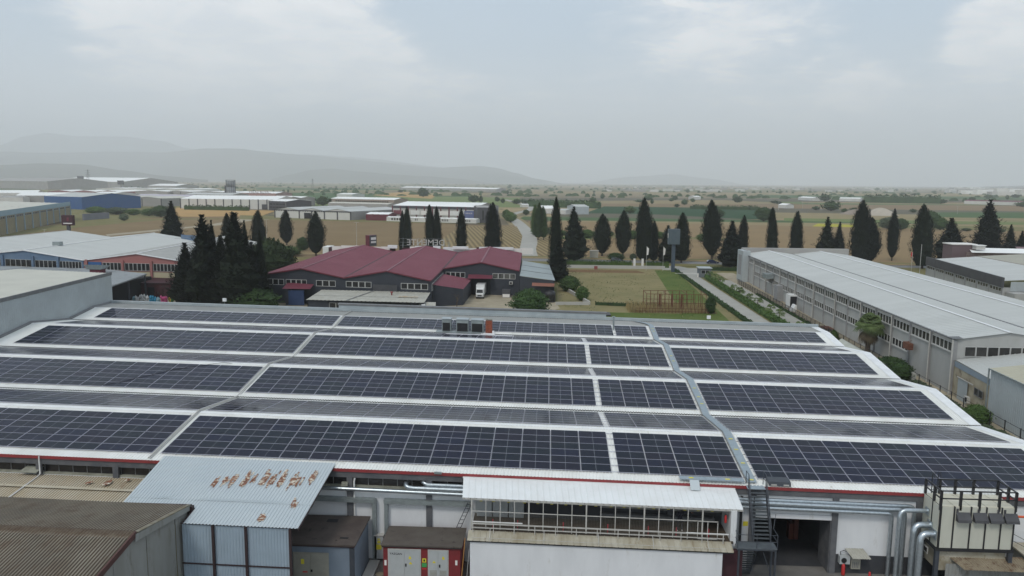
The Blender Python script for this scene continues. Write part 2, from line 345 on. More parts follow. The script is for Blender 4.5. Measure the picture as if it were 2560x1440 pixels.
# ---------------------------------------------------------------- ground, fields, roads
def ground_material():
    m=bpy.data.materials.new('plain_ground'); m.use_nodes=True; t=m.node_tree; b=t.nodes['Principled BSDF']; nn=t.nodes.new; ln=t.links.new
    b.inputs['Roughness'].default_value=.95; b.inputs['Specular IOR Level'].default_value=.15
    g=nn('ShaderNodeNewGeometry'); mp=nn('ShaderNodeMapping'); ln(g.outputs['Position'],mp.inputs[0]); mp.inputs['Rotation'].default_value=(0,0,.12); mp.inputs['Scale'].default_value=(.0017,.0042,1)
    v=nn('ShaderNodeTexVoronoi'); v.distance='CHEBYCHEV'; v.inputs['Scale'].default_value=1.0; v.inputs['Randomness'].default_value=.8; ln(mp.outputs[0],v.inputs['Vector'])
    sep=nn('ShaderNodeSeparateColor'); ln(v.outputs['Color'],sep.inputs[0])
    cr=nn('ShaderNodeValToRGB'); cr.color_ramp.interpolation='CONSTANT'; e=cr.color_ramp.elements
    cols=[(0,(0.225,0.178,0.109)),(.14,(0.167,0.142,0.087)),(.26,(0.109,0.149,0.058)),(.36,(0.304,0.234,0.131)),(.48,(0.189,0.156,0.094)),(.58,(0.094,0.121,0.055)),(.66,(0.254,0.199,0.116)),(.78,(0.145,0.121,0.080)),(.88,(0.203,0.192,0.094))]
    e[0].position=0; e[0].color=cols[0][1]+(1,); e[1].position=cols[1][0]; e[1].color=cols[1][1]+(1,)
    for p,c in cols[2:]: q=e.new(p); q.color=c+(1,)
    ln(sep.outputs[0],cr.inputs[0])
    n=nn('ShaderNodeTexNoise'); n.inputs['Scale'].default_value=.02; n.inputs['Detail'].default_value=8; ln(g.outputs['Position'],n.inputs['Vector'])
    mr=nn('ShaderNodeMapRange'); ln(n.outputs[0],mr.inputs[0]); mr.inputs[1].default_value=.3; mr.inputs[2].default_value=.7; mr.inputs[3].default_value=.8; mr.inputs[4].default_value=1.2
    hs=nn('ShaderNodeHueSaturation'); ln(cr.outputs[0],hs.inputs['Color']); ln(mr.outputs[0],hs.inputs['Value'])
    # hedge lines and scrub between the plots
    ed=nn('ShaderNodeTexVoronoi'); ed.feature='DISTANCE_TO_EDGE'; ed.inputs['Randomness'].default_value=.8; ln(mp.outputs[0],ed.inputs['Vector'])
    sp=nn('ShaderNodeTexNoise'); sp.inputs['Scale'].default_value=.012; sp.inputs['Detail'].default_value=3; ln(g.outputs['Position'],sp.inputs['Vector'])
    a=nn('ShaderNodeMapRange'); ln(ed.outputs['Distance'],a.inputs[0]); a.inputs[1].default_value=.022; a.inputs[2].default_value=.012
    c=nn('ShaderNodeMapRange'); ln(sp.outputs[0],c.inputs[0]); c.inputs[1].default_value=.48; c.inputs[2].default_value=.56
    mu=nn('ShaderNodeMath'); mu.operation='MULTIPLY'; ln(a.outputs[0],mu.inputs[0]); ln(c.outputs[0],mu.inputs[1])
    mx=nn('ShaderNodeMix'); mx.data_type='RGBA'; ln(mu.outputs[0],mx.inputs[0]); ln(hs.outputs[0],mx.inputs[6]); mx.inputs[7].default_value=(.035,.05,.025,1)
    ln(mx.outputs[2],b.inputs['Base Color']); return m
M['ground']=ground_material()
mb=MB(); mb.box(-24000,24000,-2800,26000,-.8,-.30); tag(mb.build('ground',M['ground']),kind='structure')
def field_mat(name,c,c2,furrow=0.0,ang=0.0,scale=.05,c3=None,fp=1.6):
    m=mat(name,c,c2,scale,.95,spec=.12,c3=c3,s3=.35,t3=(.58,.72),contrast=(.3,.7))
    if furrow:
        t=m.node_tree; b=t.nodes['Principled BSDF']; nn=t.nodes.new; ln=t.links.new
        g=nn('ShaderNodeNewGeometry'); mp=nn('ShaderNodeMapping'); mp.inputs['Rotation'].default_value=(0,0,ang); ln(g.outputs['Position'],mp.inputs[0])
        wv=nn('ShaderNodeTexWave'); wv.inputs['Scale'].default_value=1/fp/ .98; wv.inputs['Distortion'].default_value=1.2; wv.inputs['Detail'].default_value=2; wv.inputs['Detail Scale'].default_value=.15; ln(mp.outputs[0],wv.inputs['Vector'])
        wv.inputs['Scale'].default_value=.31/fp*1.0
        src=b.inputs['Base Color'].links[0].from_socket; hs=nn('ShaderNodeHueSaturation'); ln(src,hs.inputs['Color'])
        mr=nn('ShaderNodeMapRange'); ln(wv.outputs['Fac'],mr.inputs[0]); mr.inputs[3].default_value=1-furrow; mr.inputs[4].default_value=1+furrow; ln(mr.outputs[0],hs.inputs['Value']); ln(hs.outputs[0],b.inputs['Base Color'])
    return m
FM=dict(
 soil=field_mat('ploughed_soil',(0.185,0.129,0.065),(0.218,0.157,0.084),.07,.35,.03,c3=(0.157,0.134,0.062)),
 soil2=field_mat('brown_soil',(0.195,0.140,0.081),(0.227,0.166,0.098),.05,.1,.04),
 soilr=field_mat('ochre_soil',(0.253,0.178,0.092),(0.218,0.155,0.083),.05,1.3,.03,c3=(0.196,0.161,0.069)),
 rows=field_mat('young_crop_rows',(0.220,0.165,0.088),(0.198,0.154,0.072),.34,-.16,.06,fp=2.3),
 wheat=field_mat('ripe_wheat',(0.432,0.264,0.108),(0.360,0.240,0.102),0,0,.05,c3=(0.300,0.252,0.108)),
 green=field_mat('green_crop',(0.054,0.102,0.036),(0.072,0.120,0.046),.05,.2,.03),
 dgreen=field_mat('dark_green_crop',(0.018,0.055,0.022),(0.026,0.068,0.026),.05,1.4,.03),
 lgreen=field_mat('light_green_crop',(0.124,0.176,0.058),(0.156,0.182,0.065),.05,.8,.03),
 tan=field_mat('stubble',(0.270,0.215,0.120),(0.230,0.190,0.100),.03,.4,.03),
 dark=field_mat('dark_fallow',(0.105,0.098,0.070),(0.126,0.112,0.077),.05,.3,.03),
 yellow=field_mat('yellow_flowers',(0.420,0.370,0.030),(0.340,0.320,0.050),0,0,.2),
 verge=field_mat('weedy_verge',(0.138,0.144,0.054),(0.204,0.168,0.078),0,0,.12,c3=(0.072,0.102,0.030)),
 grass=field_mat('rough_grass',(.245,.205,.105),(.17,.155,.070),0,0,.10,c3=(.085,.11,.04)),
 lush=field_mat('lush_grass',(0.069,0.106,0.022),(0.112,0.138,0.037),0,0,.16,c3=(0.044,0.069,0.018)))
zf=[-.29]
def field(name,pts,m,world=False,step=.012):
    zf[0]+=step
    ps=[(p[0],p[1],zf[0]) for p in pts] if world else [tuple(at(p[0],p[1],zf[0])) for p in pts]
    b=MB(); b.poly(ps); o=b.build(name,m); tag(o,kind='structure'); return o
far=[('tan',[(1280,478),(2560,486),(2560,492),(1280,484)]),('green',[(640,486),(1180,488),(1180,497),(640,495)]),('green',[(640,470),(1000,472),(1000,476),(640,474)]),
 ('lgreen',[(700,500),(960,490),(1600,498),(1500,520),(700,515)]),('green',[(640,481),(900,482),(960,500),(700,503)]),('tan',[(965,480),(1240,483),(1200,490),(950,488)]),
 ('wheat',[(930,488),(1010,479),(1090,488),(1080,497)]),('dark',[(1300,494),(2560,500),(2560,507),(1300,501)]),('tan',[(1480,502),(1800,500),(2000,509),(1460,513)]),
 ('green',[(1900,487),(2560,494),(2560,500),(1850,494)]),('tan',[(2000,480),(2560,487),(2560,490),(1950,484)]),('soil2',[(1400,508),(2560,514),(2560,530),(1400,518)]),
 ('dgreen',[(1510,516),(1920,521),(1930,549),(1440,541)]),('dark',[(1880,520),(2560,528),(2560,542),(1930,540)]),('tan',[(1930,531),(2560,540),(2560,552),(1930,546)]),
 ('green',[(2330,531),(2560,531),(2560,546),(2340,543)]),('dark',[(1400,532),(1640,536),(1920,551),(1400,546)]),('green',[(1310,541),(1940,551),(2560,561),(2560,566),(1600,556),(1290,549)]),
 ('lgreen',[(1960,545),(2560,556),(2560,562),(1960,552)]),('tan',[(1400,551),(2560,562),(2560,580),(1400,556)]),('yellow',[(2045,559),(2190,564),(2200,572),(2030,566)]),
 ('verge',[(2180,560),(2560,568),(2560,579),(2190,573)]),('soilr',[(1320,553),(1600,556),(2560,578),(2560,700),(1300,660),(1335,600)]),
 ('verge',[(1345,583),(1850,596),(1850,602),(1700,597),(1345,592)]),('lgreen',[(1340,590),(1480,592),(1480,598),(1345,598)]),
 ('rows',[(1345,585),(1395,590),(1385,640),(1322,640)]),
 ('verge',[(180,520),(470,500),(700,545),(640,580),(180,600)]),('wheat',[(441,519),(690,527),(650,541),(425,542)]),
 ('soil',[(-500,640),(0,578),(60,572),(160,557),(215,559),(400,543),(640,540),(690,545),(1000,553),(1200,563),(1290,563),(1310,580),(1300,662),(640,650),(-500,760)]),
 ('rows',[(1150,566),(1250,565),(1292,566),(1306,590),(1298,628),(1060,628)]),
]
for k,pts in far: field('field',pts,FM[k])
field('dirt_track',[(640,540),(700,541),(560,562),(268,590),(264,586),(520,562)],M['dirt'])
field('field_margin',[(0,578),(160,560),(400,546),(640,546),(400,550),(215,566),(0,592)],FM['verge'])
field('field_margin',[(600,538),(1250,552),(1250,560),(980,556),(600,548)],FM['verge'])
# side road winding to the plain
def road(name,cen,wd,m,z):
    L_,R_=[],[]
    P=[Vector(c) for c in cen]
    for i,p in enumerate(P):
        d=(P[min(i+1,len(P)-1)]-P[max(0,i-1)]).normalized(); n=Vector((-d.y,d.x)); w_=wd[i] if isinstance(wd,list) else wd
        L_.append(p+n*w_/2); R_.append(p-n*w_/2)
    b=MB(); b.add([(q.x,q.y,z) for q in L_+R_],[(i,i+1,len(P)+i+1,len(P)+i) for i in range(len(P)-1)]); return tag(b.build(name,m),kind='structure')
def smooth(px,n=6):
    g=[at(*p).xy for p in px]; out=[]
    for i in range(len(g)-1):
        a,b,c,d=g[max(i-1,0)],g[i],g[i+1],g[min(i+2,len(g)-1)]
        for k in range(n):
            t=k/n; out.append(.5*((2*b)+(c-a)*t+(2*a-5*b+4*c-d)*t*t+(3*b-a-3*c+d)*t*t*t))
    out.append(g[-1]); return out
sr=[(1318,640),(1316,622),(1322,600),(1312,575),(1290,553),(1275,542),(1285,534),(1316,527),(1330,519),(1310,512),(1290,506),(1262,499)]
road('road_verge',smooth(sr),[17]*6+[15]*200,FM['tan'],.0)
road('side_road',smooth(sr),[8.5]*200,M['concroad'],.06)
# the main road and its verges
field('road_verge',[(-420,246),(420,214),(420,205),(-420,238)],FM['verge'],True,0); zf[0]=.01
y_at=lambda x:234.5-.058*(x-30)
def strip(name,x0,x1,o0,o1,m,z):
    b=MB(); b.quad((x0,y_at(x0)+o0,z),(x1,y_at(x1)+o0,z),(x1,y_at(x1)+o1,z),(x0,y_at(x0)+o1,z)); return tag(b.build(name,m),kind='structure')
strip('road_verge',-600,600,-16,16,FM['verge'],.01)
strip('main_road',-600,600,-4.6,4.6,M['asphalt'],.05)
for s in (-4.75,4.6): strip('kerb',-600,600,s,s+.15,M['kerb'],.12)
strip('road_bank',-600,600,5.0,10.5,field_mat('dry_bank',(.30,.22,.11),(.22,.17,.085),0,0,.2,c3=(.12,.12,.05)),.14)
# town ground around the factories
b=MB(); b.quad((-400,-120,.0),(420,-120,.0),(420,y_at(420)-14,.0),(-400,y_at(-400)-14,.0)); tag(b.build('estate_ground',FM['verge']),kind='structure')
def wpoly(name,pts,z,m):
    b=MB(); b.poly([(x,y,z) for x,y in pts]); return tag(b.build(name,m),kind='structure')
wpoly('grass_lot',[(32,64),(73,64),(74.5,208),(33,212)],.03,FM['grass'])
wpoly('lush_grass_strip',[(20,84),(68,84),(69,112),(60,117),(22,118)],.045,FM['lush'])
wpoly('lush_grass_strip',[(60,112),(69,110),(73,205),(66,205)],.05,FM['lush'])
wpoly('bare_patch',[(36,196),(62,196),(60,203),(38,204)],.06,field_mat('bare_red_soil',(.17,.10,.05),(.14,.09,.045),0,0,.3))
wpoly('dirt_yard',[(3.5,112),(28,112),(33,122),(31,140),(3.5,144)],.04,M['dirt'])
wpoly('driveway',[(72.6,64),(77.0,64),(77.6,188),(81,206),(75.5,222),(70.5,222),(73.4,205),(73.3,150)],.05,M['concroad'])
wpoly('driveway_apron',[(69,206),(88,205),(88,212),(69,214)],.075,M['concroad'])
wpoly('side_lane',[(80.4,60),(84.2,60),(85.4,180),(82.0,182)],.05,M['concroad'])
wpoly('factory_margin',[(84.2,20),(90,20),(91,200),(85.4,200)],.04,M['dirt'])
wpoly('front_yard',[(-60,-60),(120,-60),(120,.1),(-60,.1)],.25,M['yard'])
wpoly('left_yard',[(-120,62.5),(-10,62.5),(-14,180),(-120,200)],.03,M['dirt'])
wpoly('gravel_strip',[(71.5,-1),(84.3,-1),(84.3,62),(71.5,66)],.06,mat('gravel_and_weeds',(.13,.11,.075),(.085,.085,.05),.5,.95,bump=.4,c3=(.045,.06,.02),s3=.9,t3=(.56,.66)))
# ---------------------------------------------------------------- hills
def hills(name,prof,D,depth,m,seed,rough=.10,nv=18,nu=170):
    xs=[p[0] for p in prof]; vs=[]
    base=[]
    for i in range(nu+1):
        px=xs[0]+(xs[-1]-xs[0])*i/nu
        for a,c in zip(prof,prof[1:]):
            if a[0]<=px<=c[0]: t=(px-a[0])/(c[0]-a[0]); t=t*t*(3-2*t)*.5+t*.5; py=a[1]+(c[1]-a[1])*t; break
        d=ray(px,py); s=D/math.hypot(d.x,d.y); p=CAM+d*s; base.append((Vector((d.x,d.y)).normalized(),max(p.z,0)))
    for j in range(nv+1):
        v=j/nv; sh=math.sin(math.pi*min(v*1.0,1))**.8 if v<1 else 0
        for i,(dr,h) in enumerate(base):
            r=D-depth*.55+depth*v; q=CAM.xy+dr*r
            n=noise.fractal(Vector((q.x*.0006+seed,q.y*.0006,seed)),1.0,2.0,6)
            lift=math.sin(math.pi*min(v/.55,1)/2)**1.2 if v<.55 else math.cos(math.pi*(v-.55)/.45/2)
            hh=h*lift*(1+rough*n*(1 if lift<.985 else .35)) - (2 if lift<.02 else 0)
            vs.append((q.x,q.y,hh))
    n=nu+1; mb=MB(); mb.add(vs,[(j*n+i,j*n+i+1,(j+1)*n+i+1,(j+1)*n+i) for j in range(nv) for i in range(nu)],0,True)
    return tag(mb.build(name,m),kind='structure')
hm=mat('hill_scrub',(.045,.055,.035),(.10,.095,.065),.0007,.95,spec=.1,c3=(.19,.165,.12),s3=.0028,t3=(.62,.72))
hills('hills',[(-700,362),(-300,372),(0,362),(60,340),(120,333),(200,340),(300,341),(400,352),(480,372),(560,385),(700,400)],21000,6000,hm,3.3)
hills('hills',[(600,400),(760,384),(860,392),(940,398),(1080,416),(1200,436),(1300,452),(1500,463)],19500,4000,hm,8.3)
hills('hills',[(-700,400),(-200,390),(0,380),(120,382),(260,380),(400,381),(520,372),(600,372),(660,379),(720,385),(800,392),(870,397),(960,406),(1020,414),(1100,421),(1160,417),(1200,415),(1240,420),(1290,433),(1340,447),(1420,460),(1500,468)],14500,5200,hm,5.1,.12)
hills('hills',[(-500,404),(-100,410),(0,412),(90,407),(200,409),(300,424),(420,440),(520,449)],9000,2600,hm,1.4,.14)
hills('hills',[(680,447),(720,437),(780,424),(830,421),(900,429),(980,436),(1060,440),(1150,447),(1230,458)],10500,2000,hm,6.4,.1)
hills('hills',[(1440,462),(1560,443),(1680,436),(1760,445),(1880,463)],21000,4000,hm,2.2)
hills('hills',[(2230,478),(2380,470),(2480,466),(2560,464),(2800,450),(3200,440)],12500,2500,hm,4.2)
# ---------------------------------------------------------------- the solar-roofed factory hall
T=math.tan(.1274)
Y0=[0,17.316,34.36,51.681]; Z0=[8.0,8.131,8.281,8.45]; X0S=[0,-.11,-.19,-.21]
GAP=.13                                     # panel surface above the sheet
XL,XR=-38.9,71.0
hall=thing('factory_hall','long white-roofed factory hall with four low ridges covered in solar panels','factory',(16,30,0))
def zs(k,y): return Z0[k]+T*(y-Y0[k])-GAP
RID=[y+7.87 for y in Y0[:3]]+[56.65]
VAL=[-1.05]+[y-.95 for y in Y0[1:]]
for k in range(4):
    ye=VAL[k]; yr=RID[k]
    b=MB(True); b.corr((XL,ye,zs(k,ye)),(XR,ye,zs(k,ye)),(XL,yr,zs(k,yr)),(XR,yr,zs(k,yr)),.257,.05); b.build('roof_sheet',M['roofwhite'],hall)
    b=MB(True); zr=zs(k,yr)
    b.hexa([(XL,yr-.28,zr-.03),(XR,yr-.28,zr-.03),(XR,yr,zr),(XL,yr,zr),(XL,yr-.28,zr+.012),(XR,yr-.28,zr+.012),(XR,yr,zr+.05),(XL,yr,zr+.05)])
    b.hexa([(XL,yr,zr),(XR,yr,zr),(XR,yr+.28,zr-.03),(XL,yr+.28,zr-.03),(XL,yr,zr+.05),(XR,yr,zr+.05),(XR,yr+.28,zr+.012),(XL,yr+.28,zr+.012)])
    b.build('ridge_cap',M['trimwhite'],hall)
    if k<3:
        yv=VAL[k+1]; zv=zs(k+1,yv)-.10
        b=MB(True); b.corr((XL,yr,zr),(XR,yr,zr),(XL,yv+.02,zv),(XR,yv+.02,zv),.257,.05); b.build('roof_sheet',M['roofwhite'],hall)
        b=MB(True); b.box(XL,XR,yv-.01,yv+.03,zv-.05,zs(k+1,yv)-.004); b.build('valley_gutter',M['black'],hall)
    else:
        b=MB(True); b.corr((XL,yr,zr),(XR,yr,zr),(XL,61.3,8.86),(XR,61.3,8.86),.257,.05); b.build('roof_sheet',M['rearroof'],hall)
def rz_(y):
    for k in range(4):
        if y<=RID[k]: return zs(k,y)
        if k<3 and y<=VAL[k+1]: return zs(k,RID[k])+(zs(k+1,VAL[k+1])-.1-zs(k,RID[k]))*(y-RID[k])/(VAL[k+1]-RID[k])
    return zs(3,RID[3])+(8.86-zs(3,RID[3]))*(y-RID[3])/(61.3-RID[3])
# right and left verge flashings
ys=sorted(set(VAL+RID+[61.3]))
b=MB(True)
for a,c in zip(ys,ys[1:]):
    za,zc=rz_(a+.001)+.04,rz_(c-.001)+.04
    b.hexa([(XR-.95,a,za-.02),(XR+.12,a,za-.02),(XR+.12,c,zc-.02),(XR-.95,c,zc-.02),(XR-.95,a,za+.01),(XR+.12,a,za+.03),(XR+.12,c,zc+.03),(XR-.95,c,zc+.01)])
    b.hexa([(XR+.08,a,za-.4),(XR+.12,a,za-.4),(XR+.12,c,zc-.4),(XR+.08,c,zc-.4),(XR+.08,a,za-.021),(XR+.12,a,za-.021),(XR+.12,c,zc-.021),(XR+.08,c,zc-.021)])
b.build('verge_flashing',M['trimwhite'],hall)
b=MB(True)
for a,c in zip(ys,ys[1:]):
    za,zc=rz_(a+.001)+.05,rz_(c-.001)+.05
    b.hexa([(XL,a,za-.03),(XL+.30,a,za-.03),(XL+.30,c,zc-.03),(XL,c,zc-.03),(XL,a,za+.22),(XL+.04,a,za+.22),(XL+.04,c,zc+.22),(XL,c,zc+.22)])
b.build('wall_flashing',M['cap'],hall)
# side and back walls
b=MB(True)
for x in (XL+.01,XR):
    yy=[max(-.85,ys[0])]+ys[1:]
    for a,c in zip(yy,yy[1:]):
        b.quad((x,a,-1.6),(x,c,-1.6),(x,c,rz_(c-.001)-.03),(x,a,rz_(a+.001)-.03))
b.box(XL,XR,61.3,61.6,-1.6,8.8); b.build('side_wall',M['wallwhite'],hall)
# parapets at the back
b=MB(True); b.box(XL,XR+.1,61.31,61.75,8.72,9.30); b.box(XL,XR+.1,61.25,61.305,8.80,8.90,1); b.build('rear_parapet',[M['parapet'],M['black']],hall)
b=MB(True); b.box(-2.6,39.0,61.76,62.5,8.7,9.72); b.box(-2.75,39.15,61.7,62.6,9.72,9.98,1); b.box(-2.6,-.2,61.72,61.9,9.30,9.50); b.build('raised_parapet',[M['parapet'],M['cap']],hall)
# eave fascia, concrete beam, columns, windows
b=MB(True); b.box(XL,XR+.1,-1.08,-1.052,7.52,7.76); b.box(XL,XR+.1,-1.052,-.86,7.60,7.72); b.build('fascia',M['red'],hall)
b=MB(True); b.box(XL,XR,-.98,-.72,7.05,7.58); b.build('eave_beam',M['concgrey'],hall)
cols=[15.05+6.06*i for i in range(-9,10)]
for i,x in enumerate(cols):
    if XL<x<XR: b=MB(True); b.box(x-.22,x+.22,-1.0,-.80,-.2 if x<45 else .3,7.045); b.build('column',M['concgrey'],hall)
XW=42.3
b=MB(True); b.box(XL,XW,-.845,-.60,6.22,6.36); b.build('window_sill',M['sill'],hall)
for i in range(len(cols)-1):
    x0,x1=cols[i]+.23,cols[i+1]-.23
    if x0<XL or x1>XW: continue
    b=MB(True); b.box(x0,x1,-.56,-.52,6.361,7.05)
    for j in range(6): xm=x0+(x1-x0)*j/5; b.box(xm-.03,xm+.03,-.60,-.565,6.361,7.045,1)
    b.build('clerestory_window',[M['clerestory'],M['cap']],hall)
b=MB(True); b.quad((XL,-.5,6.3),(XW,-.5,6.3),(XW,-.5,7.1),(XL,-.5,7.1)); b.build('inner_dark',M['black'],hall)
b=MB(True); b.box(XL,XW,-.84,-.65,-.2,6.215); b.box(XW,45.6,-.84,-.65,-.2,7.05); b.box(45.6,51.15,-.84,-.65,5.50,7.05); b.box(51.15,XR,-.84,-.65,2.66,7.05)
b.build('front_wall',M['wallwhite'],hall)
b=MB(True); b.box(51.15,XR,-.86,-.65,.2,2.655); b.build('plinth',M['darkwall'],hall)
b=MB(True); b.box(45.55,51.2,-.93,-.60,5.30,5.66); b.build('gate_lintel',M['wallwhite'],hall)
b=MB(True); b.box(51.12,51.45,-.90,1.2,-.0,5.5); b.build('gate_jamb',M['concgrey'],hall)
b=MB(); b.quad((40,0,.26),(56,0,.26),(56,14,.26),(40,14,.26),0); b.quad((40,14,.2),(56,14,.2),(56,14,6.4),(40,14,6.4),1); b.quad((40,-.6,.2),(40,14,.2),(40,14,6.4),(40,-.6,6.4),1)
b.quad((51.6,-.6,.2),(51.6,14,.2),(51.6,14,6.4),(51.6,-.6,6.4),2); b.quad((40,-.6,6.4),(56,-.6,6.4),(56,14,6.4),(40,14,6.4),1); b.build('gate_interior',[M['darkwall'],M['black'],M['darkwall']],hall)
# hanging flap of sheet and old panels under the eave on the left
b=MB(); b.hexa([(-10.6,-1.3,6.62),(-9.2,-1.3,6.6),(-9.0,-.62,6.9),(-10.3,-.62,6.9),(-10.6,-1.3,6.66),(-9.2,-1.3,6.64),(-9.0,-.62,6.94),(-10.3,-.62,6.94)]); b.build('window_flap',M['sill'],hall)
def on_roof(k,y): return zs(k,y)
# ---------------------------------------------------------------- solar panels
def panel_material():
    m=bpy.data.materials.new('solar_glass'); m.use_nodes=True; t=m.node_tree; b=t.nodes['Principled BSDF']; nn=t.nodes.new; ln=t.links.new
    b.inputs['Roughness'].default_value=.13; b.inputs['Specular IOR Level'].default_value=.10
    tc=nn('ShaderNodeTexCoord'); s=nn('ShaderNodeSeparateXYZ'); ln(tc.outputs['Object'],s.inputs[0])
    def m_(op,a,b=None):
        n=nn('ShaderNodeMath'); n.operation=op
        for i,v in enumerate((a,b)):
            if v is None: continue
            if isinstance(v,(int,float)): n.inputs[i].default_value=v
            else: ln(v,n.inputs[i])
        return n.outputs[0]
    fx=m_('LESS_THAN',m_('FRACT',m_('MULTIPLY',m_('ADD',s.outputs[0],-.02),24/2.24)),.055)
    fy=m_('LESS_THAN',m_('FRACT',m_('MULTIPLY',m_('ADD',s.outputs[1],-.02),6/1.096)),.022)
    mid=m_('LESS_THAN',m_('ABSOLUTE',m_('ADD',s.outputs[0],-1.139)),.012)
    oi=nn('ShaderNodeObjectInfo'); cr=nn('ShaderNodeValToRGB'); e=cr.color_ramp.elements
    e[0].color=(.003,.006,.018,1); e[1].color=(.006,.008,.018,1); q=e.new(.3); q.color=(.003,.009,.018,1); q=e.new(.55); q.color=(.007,.007,.020,1); q=e.new(.8); q.color=(.004,.008,.028,1)
    ln(oi.outputs['Random'],cr.inputs[0])
    g=nn('ShaderNodeNewGeometry'); dn=nn('ShaderNodeTexNoise'); dn.inputs['Scale'].default_value=.35; dn.inputs['Detail'].default_value=5; ln(g.outputs['Position'],dn.inputs['Vector'])
    dm=nn('ShaderNodeMapRange'); ln(dn.outputs[0],dm.inputs[0]); dm.inputs[1].default_value=.4; dm.inputs[2].default_value=.75; dm.inputs[4].default_value=.10
    dmx=nn('ShaderNodeMix'); dmx.data_type='RGBA'; ln(dm.outputs[0],dmx.inputs[0]); ln(cr.outputs[0],dmx.inputs[6]); dmx.inputs[7].default_value=(.035,.033,.03,1)
    rr=nn('ShaderNodeMapRange'); ln(dn.outputs[0],rr.inputs[0]); rr.inputs[1].default_value=.3; rr.inputs[2].default_value=.8; rr.inputs[3].default_value=.09; rr.inputs[4].default_value=.24; ln(rr.outputs[0],b.inputs['Roughness'])
    a=nn('ShaderNodeMix'); a.data_type='RGBA'; ln(m_('MAXIMUM',fx,fy),a.inputs[0]); ln(dmx.outputs[2],a.inputs[6]); a.inputs[7].default_value=(.028,.030,.040,1)
    c=nn('ShaderNodeMix'); c.data_type='RGBA'; ln(mid,c.inputs[0]); ln(a.outputs[2],c.inputs[6]); c.inputs[7].default_value=(.20,.21,.23,1)
    ln(c.outputs[2],b.inputs['Base Color']); return m
M['solar']=panel_material()
M['panelframe']=mat('panel_frame',(.46,.46,.53),rough=.4,metal=.1)
PX,PY,PW,PH=2.329,1.154,2.278,1.134
def panel_mesh():
    f=.013; b=MB()
    b.add([(0,0,0),(PW,0,0),(PW,PH,0),(0,PH,0),(f,f,0),(PW-f,f,0),(PW-f,PH-f,0),(f,PH-f,0)],[(0,1,5,4),(1,2,6,5),(2,3,7,6),(3,0,4,7)],1)
    b.add([(0,0,-.035),(PW,0,-.035),(PW,PH,-.035),(0,PH,-.035),(0,0,0),(PW,0,0),(PW,PH,0),(0,PH,0)],[(0,3,2,1),(0,1,5,4),(1,2,6,5),(2,3,7,6),(3,0,4,7)],1)
    b.add([(f,f,-.003),(PW-f,f,-.003),(PW-f,PH-f,-.003),(f,PH-f,-.003)],[(0,1,2,3)],0)
    me=bpy.data.meshes.new('solar_panel'); me.from_pydata(b.v,[],b.f); me.materials.append(M['solar']); me.materials.append(M['panelframe']); me.polygons.foreach_set('material_index',b.m); me.update(); return me
PM=panel_mesh()
def slope_matrix(o,ey):
    ex=Vector((1,0,SH)).normalized(); ey=(Vector(ey)-ex*Vector(ey).dot(ex)).normalized(); n=ex.cross(ey)
    return Matrix(((ex.x,ey.x,n.x,o[0]),(ex.y,ey.y,n.y,o[1]),(ex.z,ey.z,n.z,o[2]+SH*o[0]),(0,0,0,1)))
def array(x,y,z,ey,nc,nr,label,skip=(),group='solar arrays on the factory roof',link=None):
    e=bpy.data.objects.new('solar_array',None); col.objects.link(e); e.matrix_world=slope_matrix((x,y,z),ey); tag(e,label,'solar array',group)
    for c in range(nc):
        for r in range(nr):
            if (c,r) in skip: continue
            p=obj('solar_panel',PM,e); p.location=(c*PX+.025+random.uniform(-.004,.004),r*PY+.01,random.uniform(-.003,.003))
    # rails under each row joint, clamps standing along the lower edge
    b=MB(); Wd=nc*PX
    x1=Wd+(link if link else .1)
    for r in range(nr+1): o_=.16 if r==0 else (-.16 if r==nr else 0); b.box(-.05,x1,r*PY-.03+o_,r*PY+.03+o_,-.095,-.038)
    for c in range(nc*2+1): b.box(c*PX/2-.02,c*PX/2+.02,-.06,-.008,-.11,.0)
    me=bpy.data.meshes.new('mounting_rail'); me.from_pydata(b.v,[],b.f); me.materials.append(M['alu']); me.update(); obj('mounting_rail',me,e)
    return e
names=['first','second','third','fourth']
blk=[('A',-35.6,15,'array left of the cable tray'),('B',0,15,'wide array right of cable tray'),('C',35.44,4,'narrow array left of the walkway'),('D',45.85,10,'array right of walkway')]
rowname=['nearest slope above the red eave','second dark slope','third dark slope','farthest dark slope']
grow=['nearest slope facing away','middle slope facing away','farthest slope facing away']
for k in range(4):
    bl=blk if k<3 else [blk[0],('B',0,17,'very wide array right of the cable tray'),('C',39.95,2,'tiny two-column array by the vent pipe'),blk[3]]
    for n,x,nc,s in bl:
        lk=.62 if n=='B' else (.2 if n=='C' else None)
        array(x+X0S[k],Y0[k],Z0[k],(0,1,T),nc,6 if k<3 else 4,'dark blue %s on the %s'%(s,rowname[k]),link=lk)
    if k<3:
        yr,yv=RID[k],VAL[k+1]; za=zs(k,yr); zb=zs(k+1,yv)-.1; sl=(zb-za)/(yv-yr); y=yr+.52
        for n,x,nc,s in blk:
            sk=()
            if k==2 and n=='B': sk=tuple((c,r) for c in range(7,11) for r in (4,5))+((6,5),)
            lk=.62 if n=='B' else None
            array(x+X0S[k]-.05,y,za+sl*(y-yr)+GAP,(0,1,sl),nc,6,'grey-looking %s on the %s'%(s,grow[k]),skip=sk,link=lk)
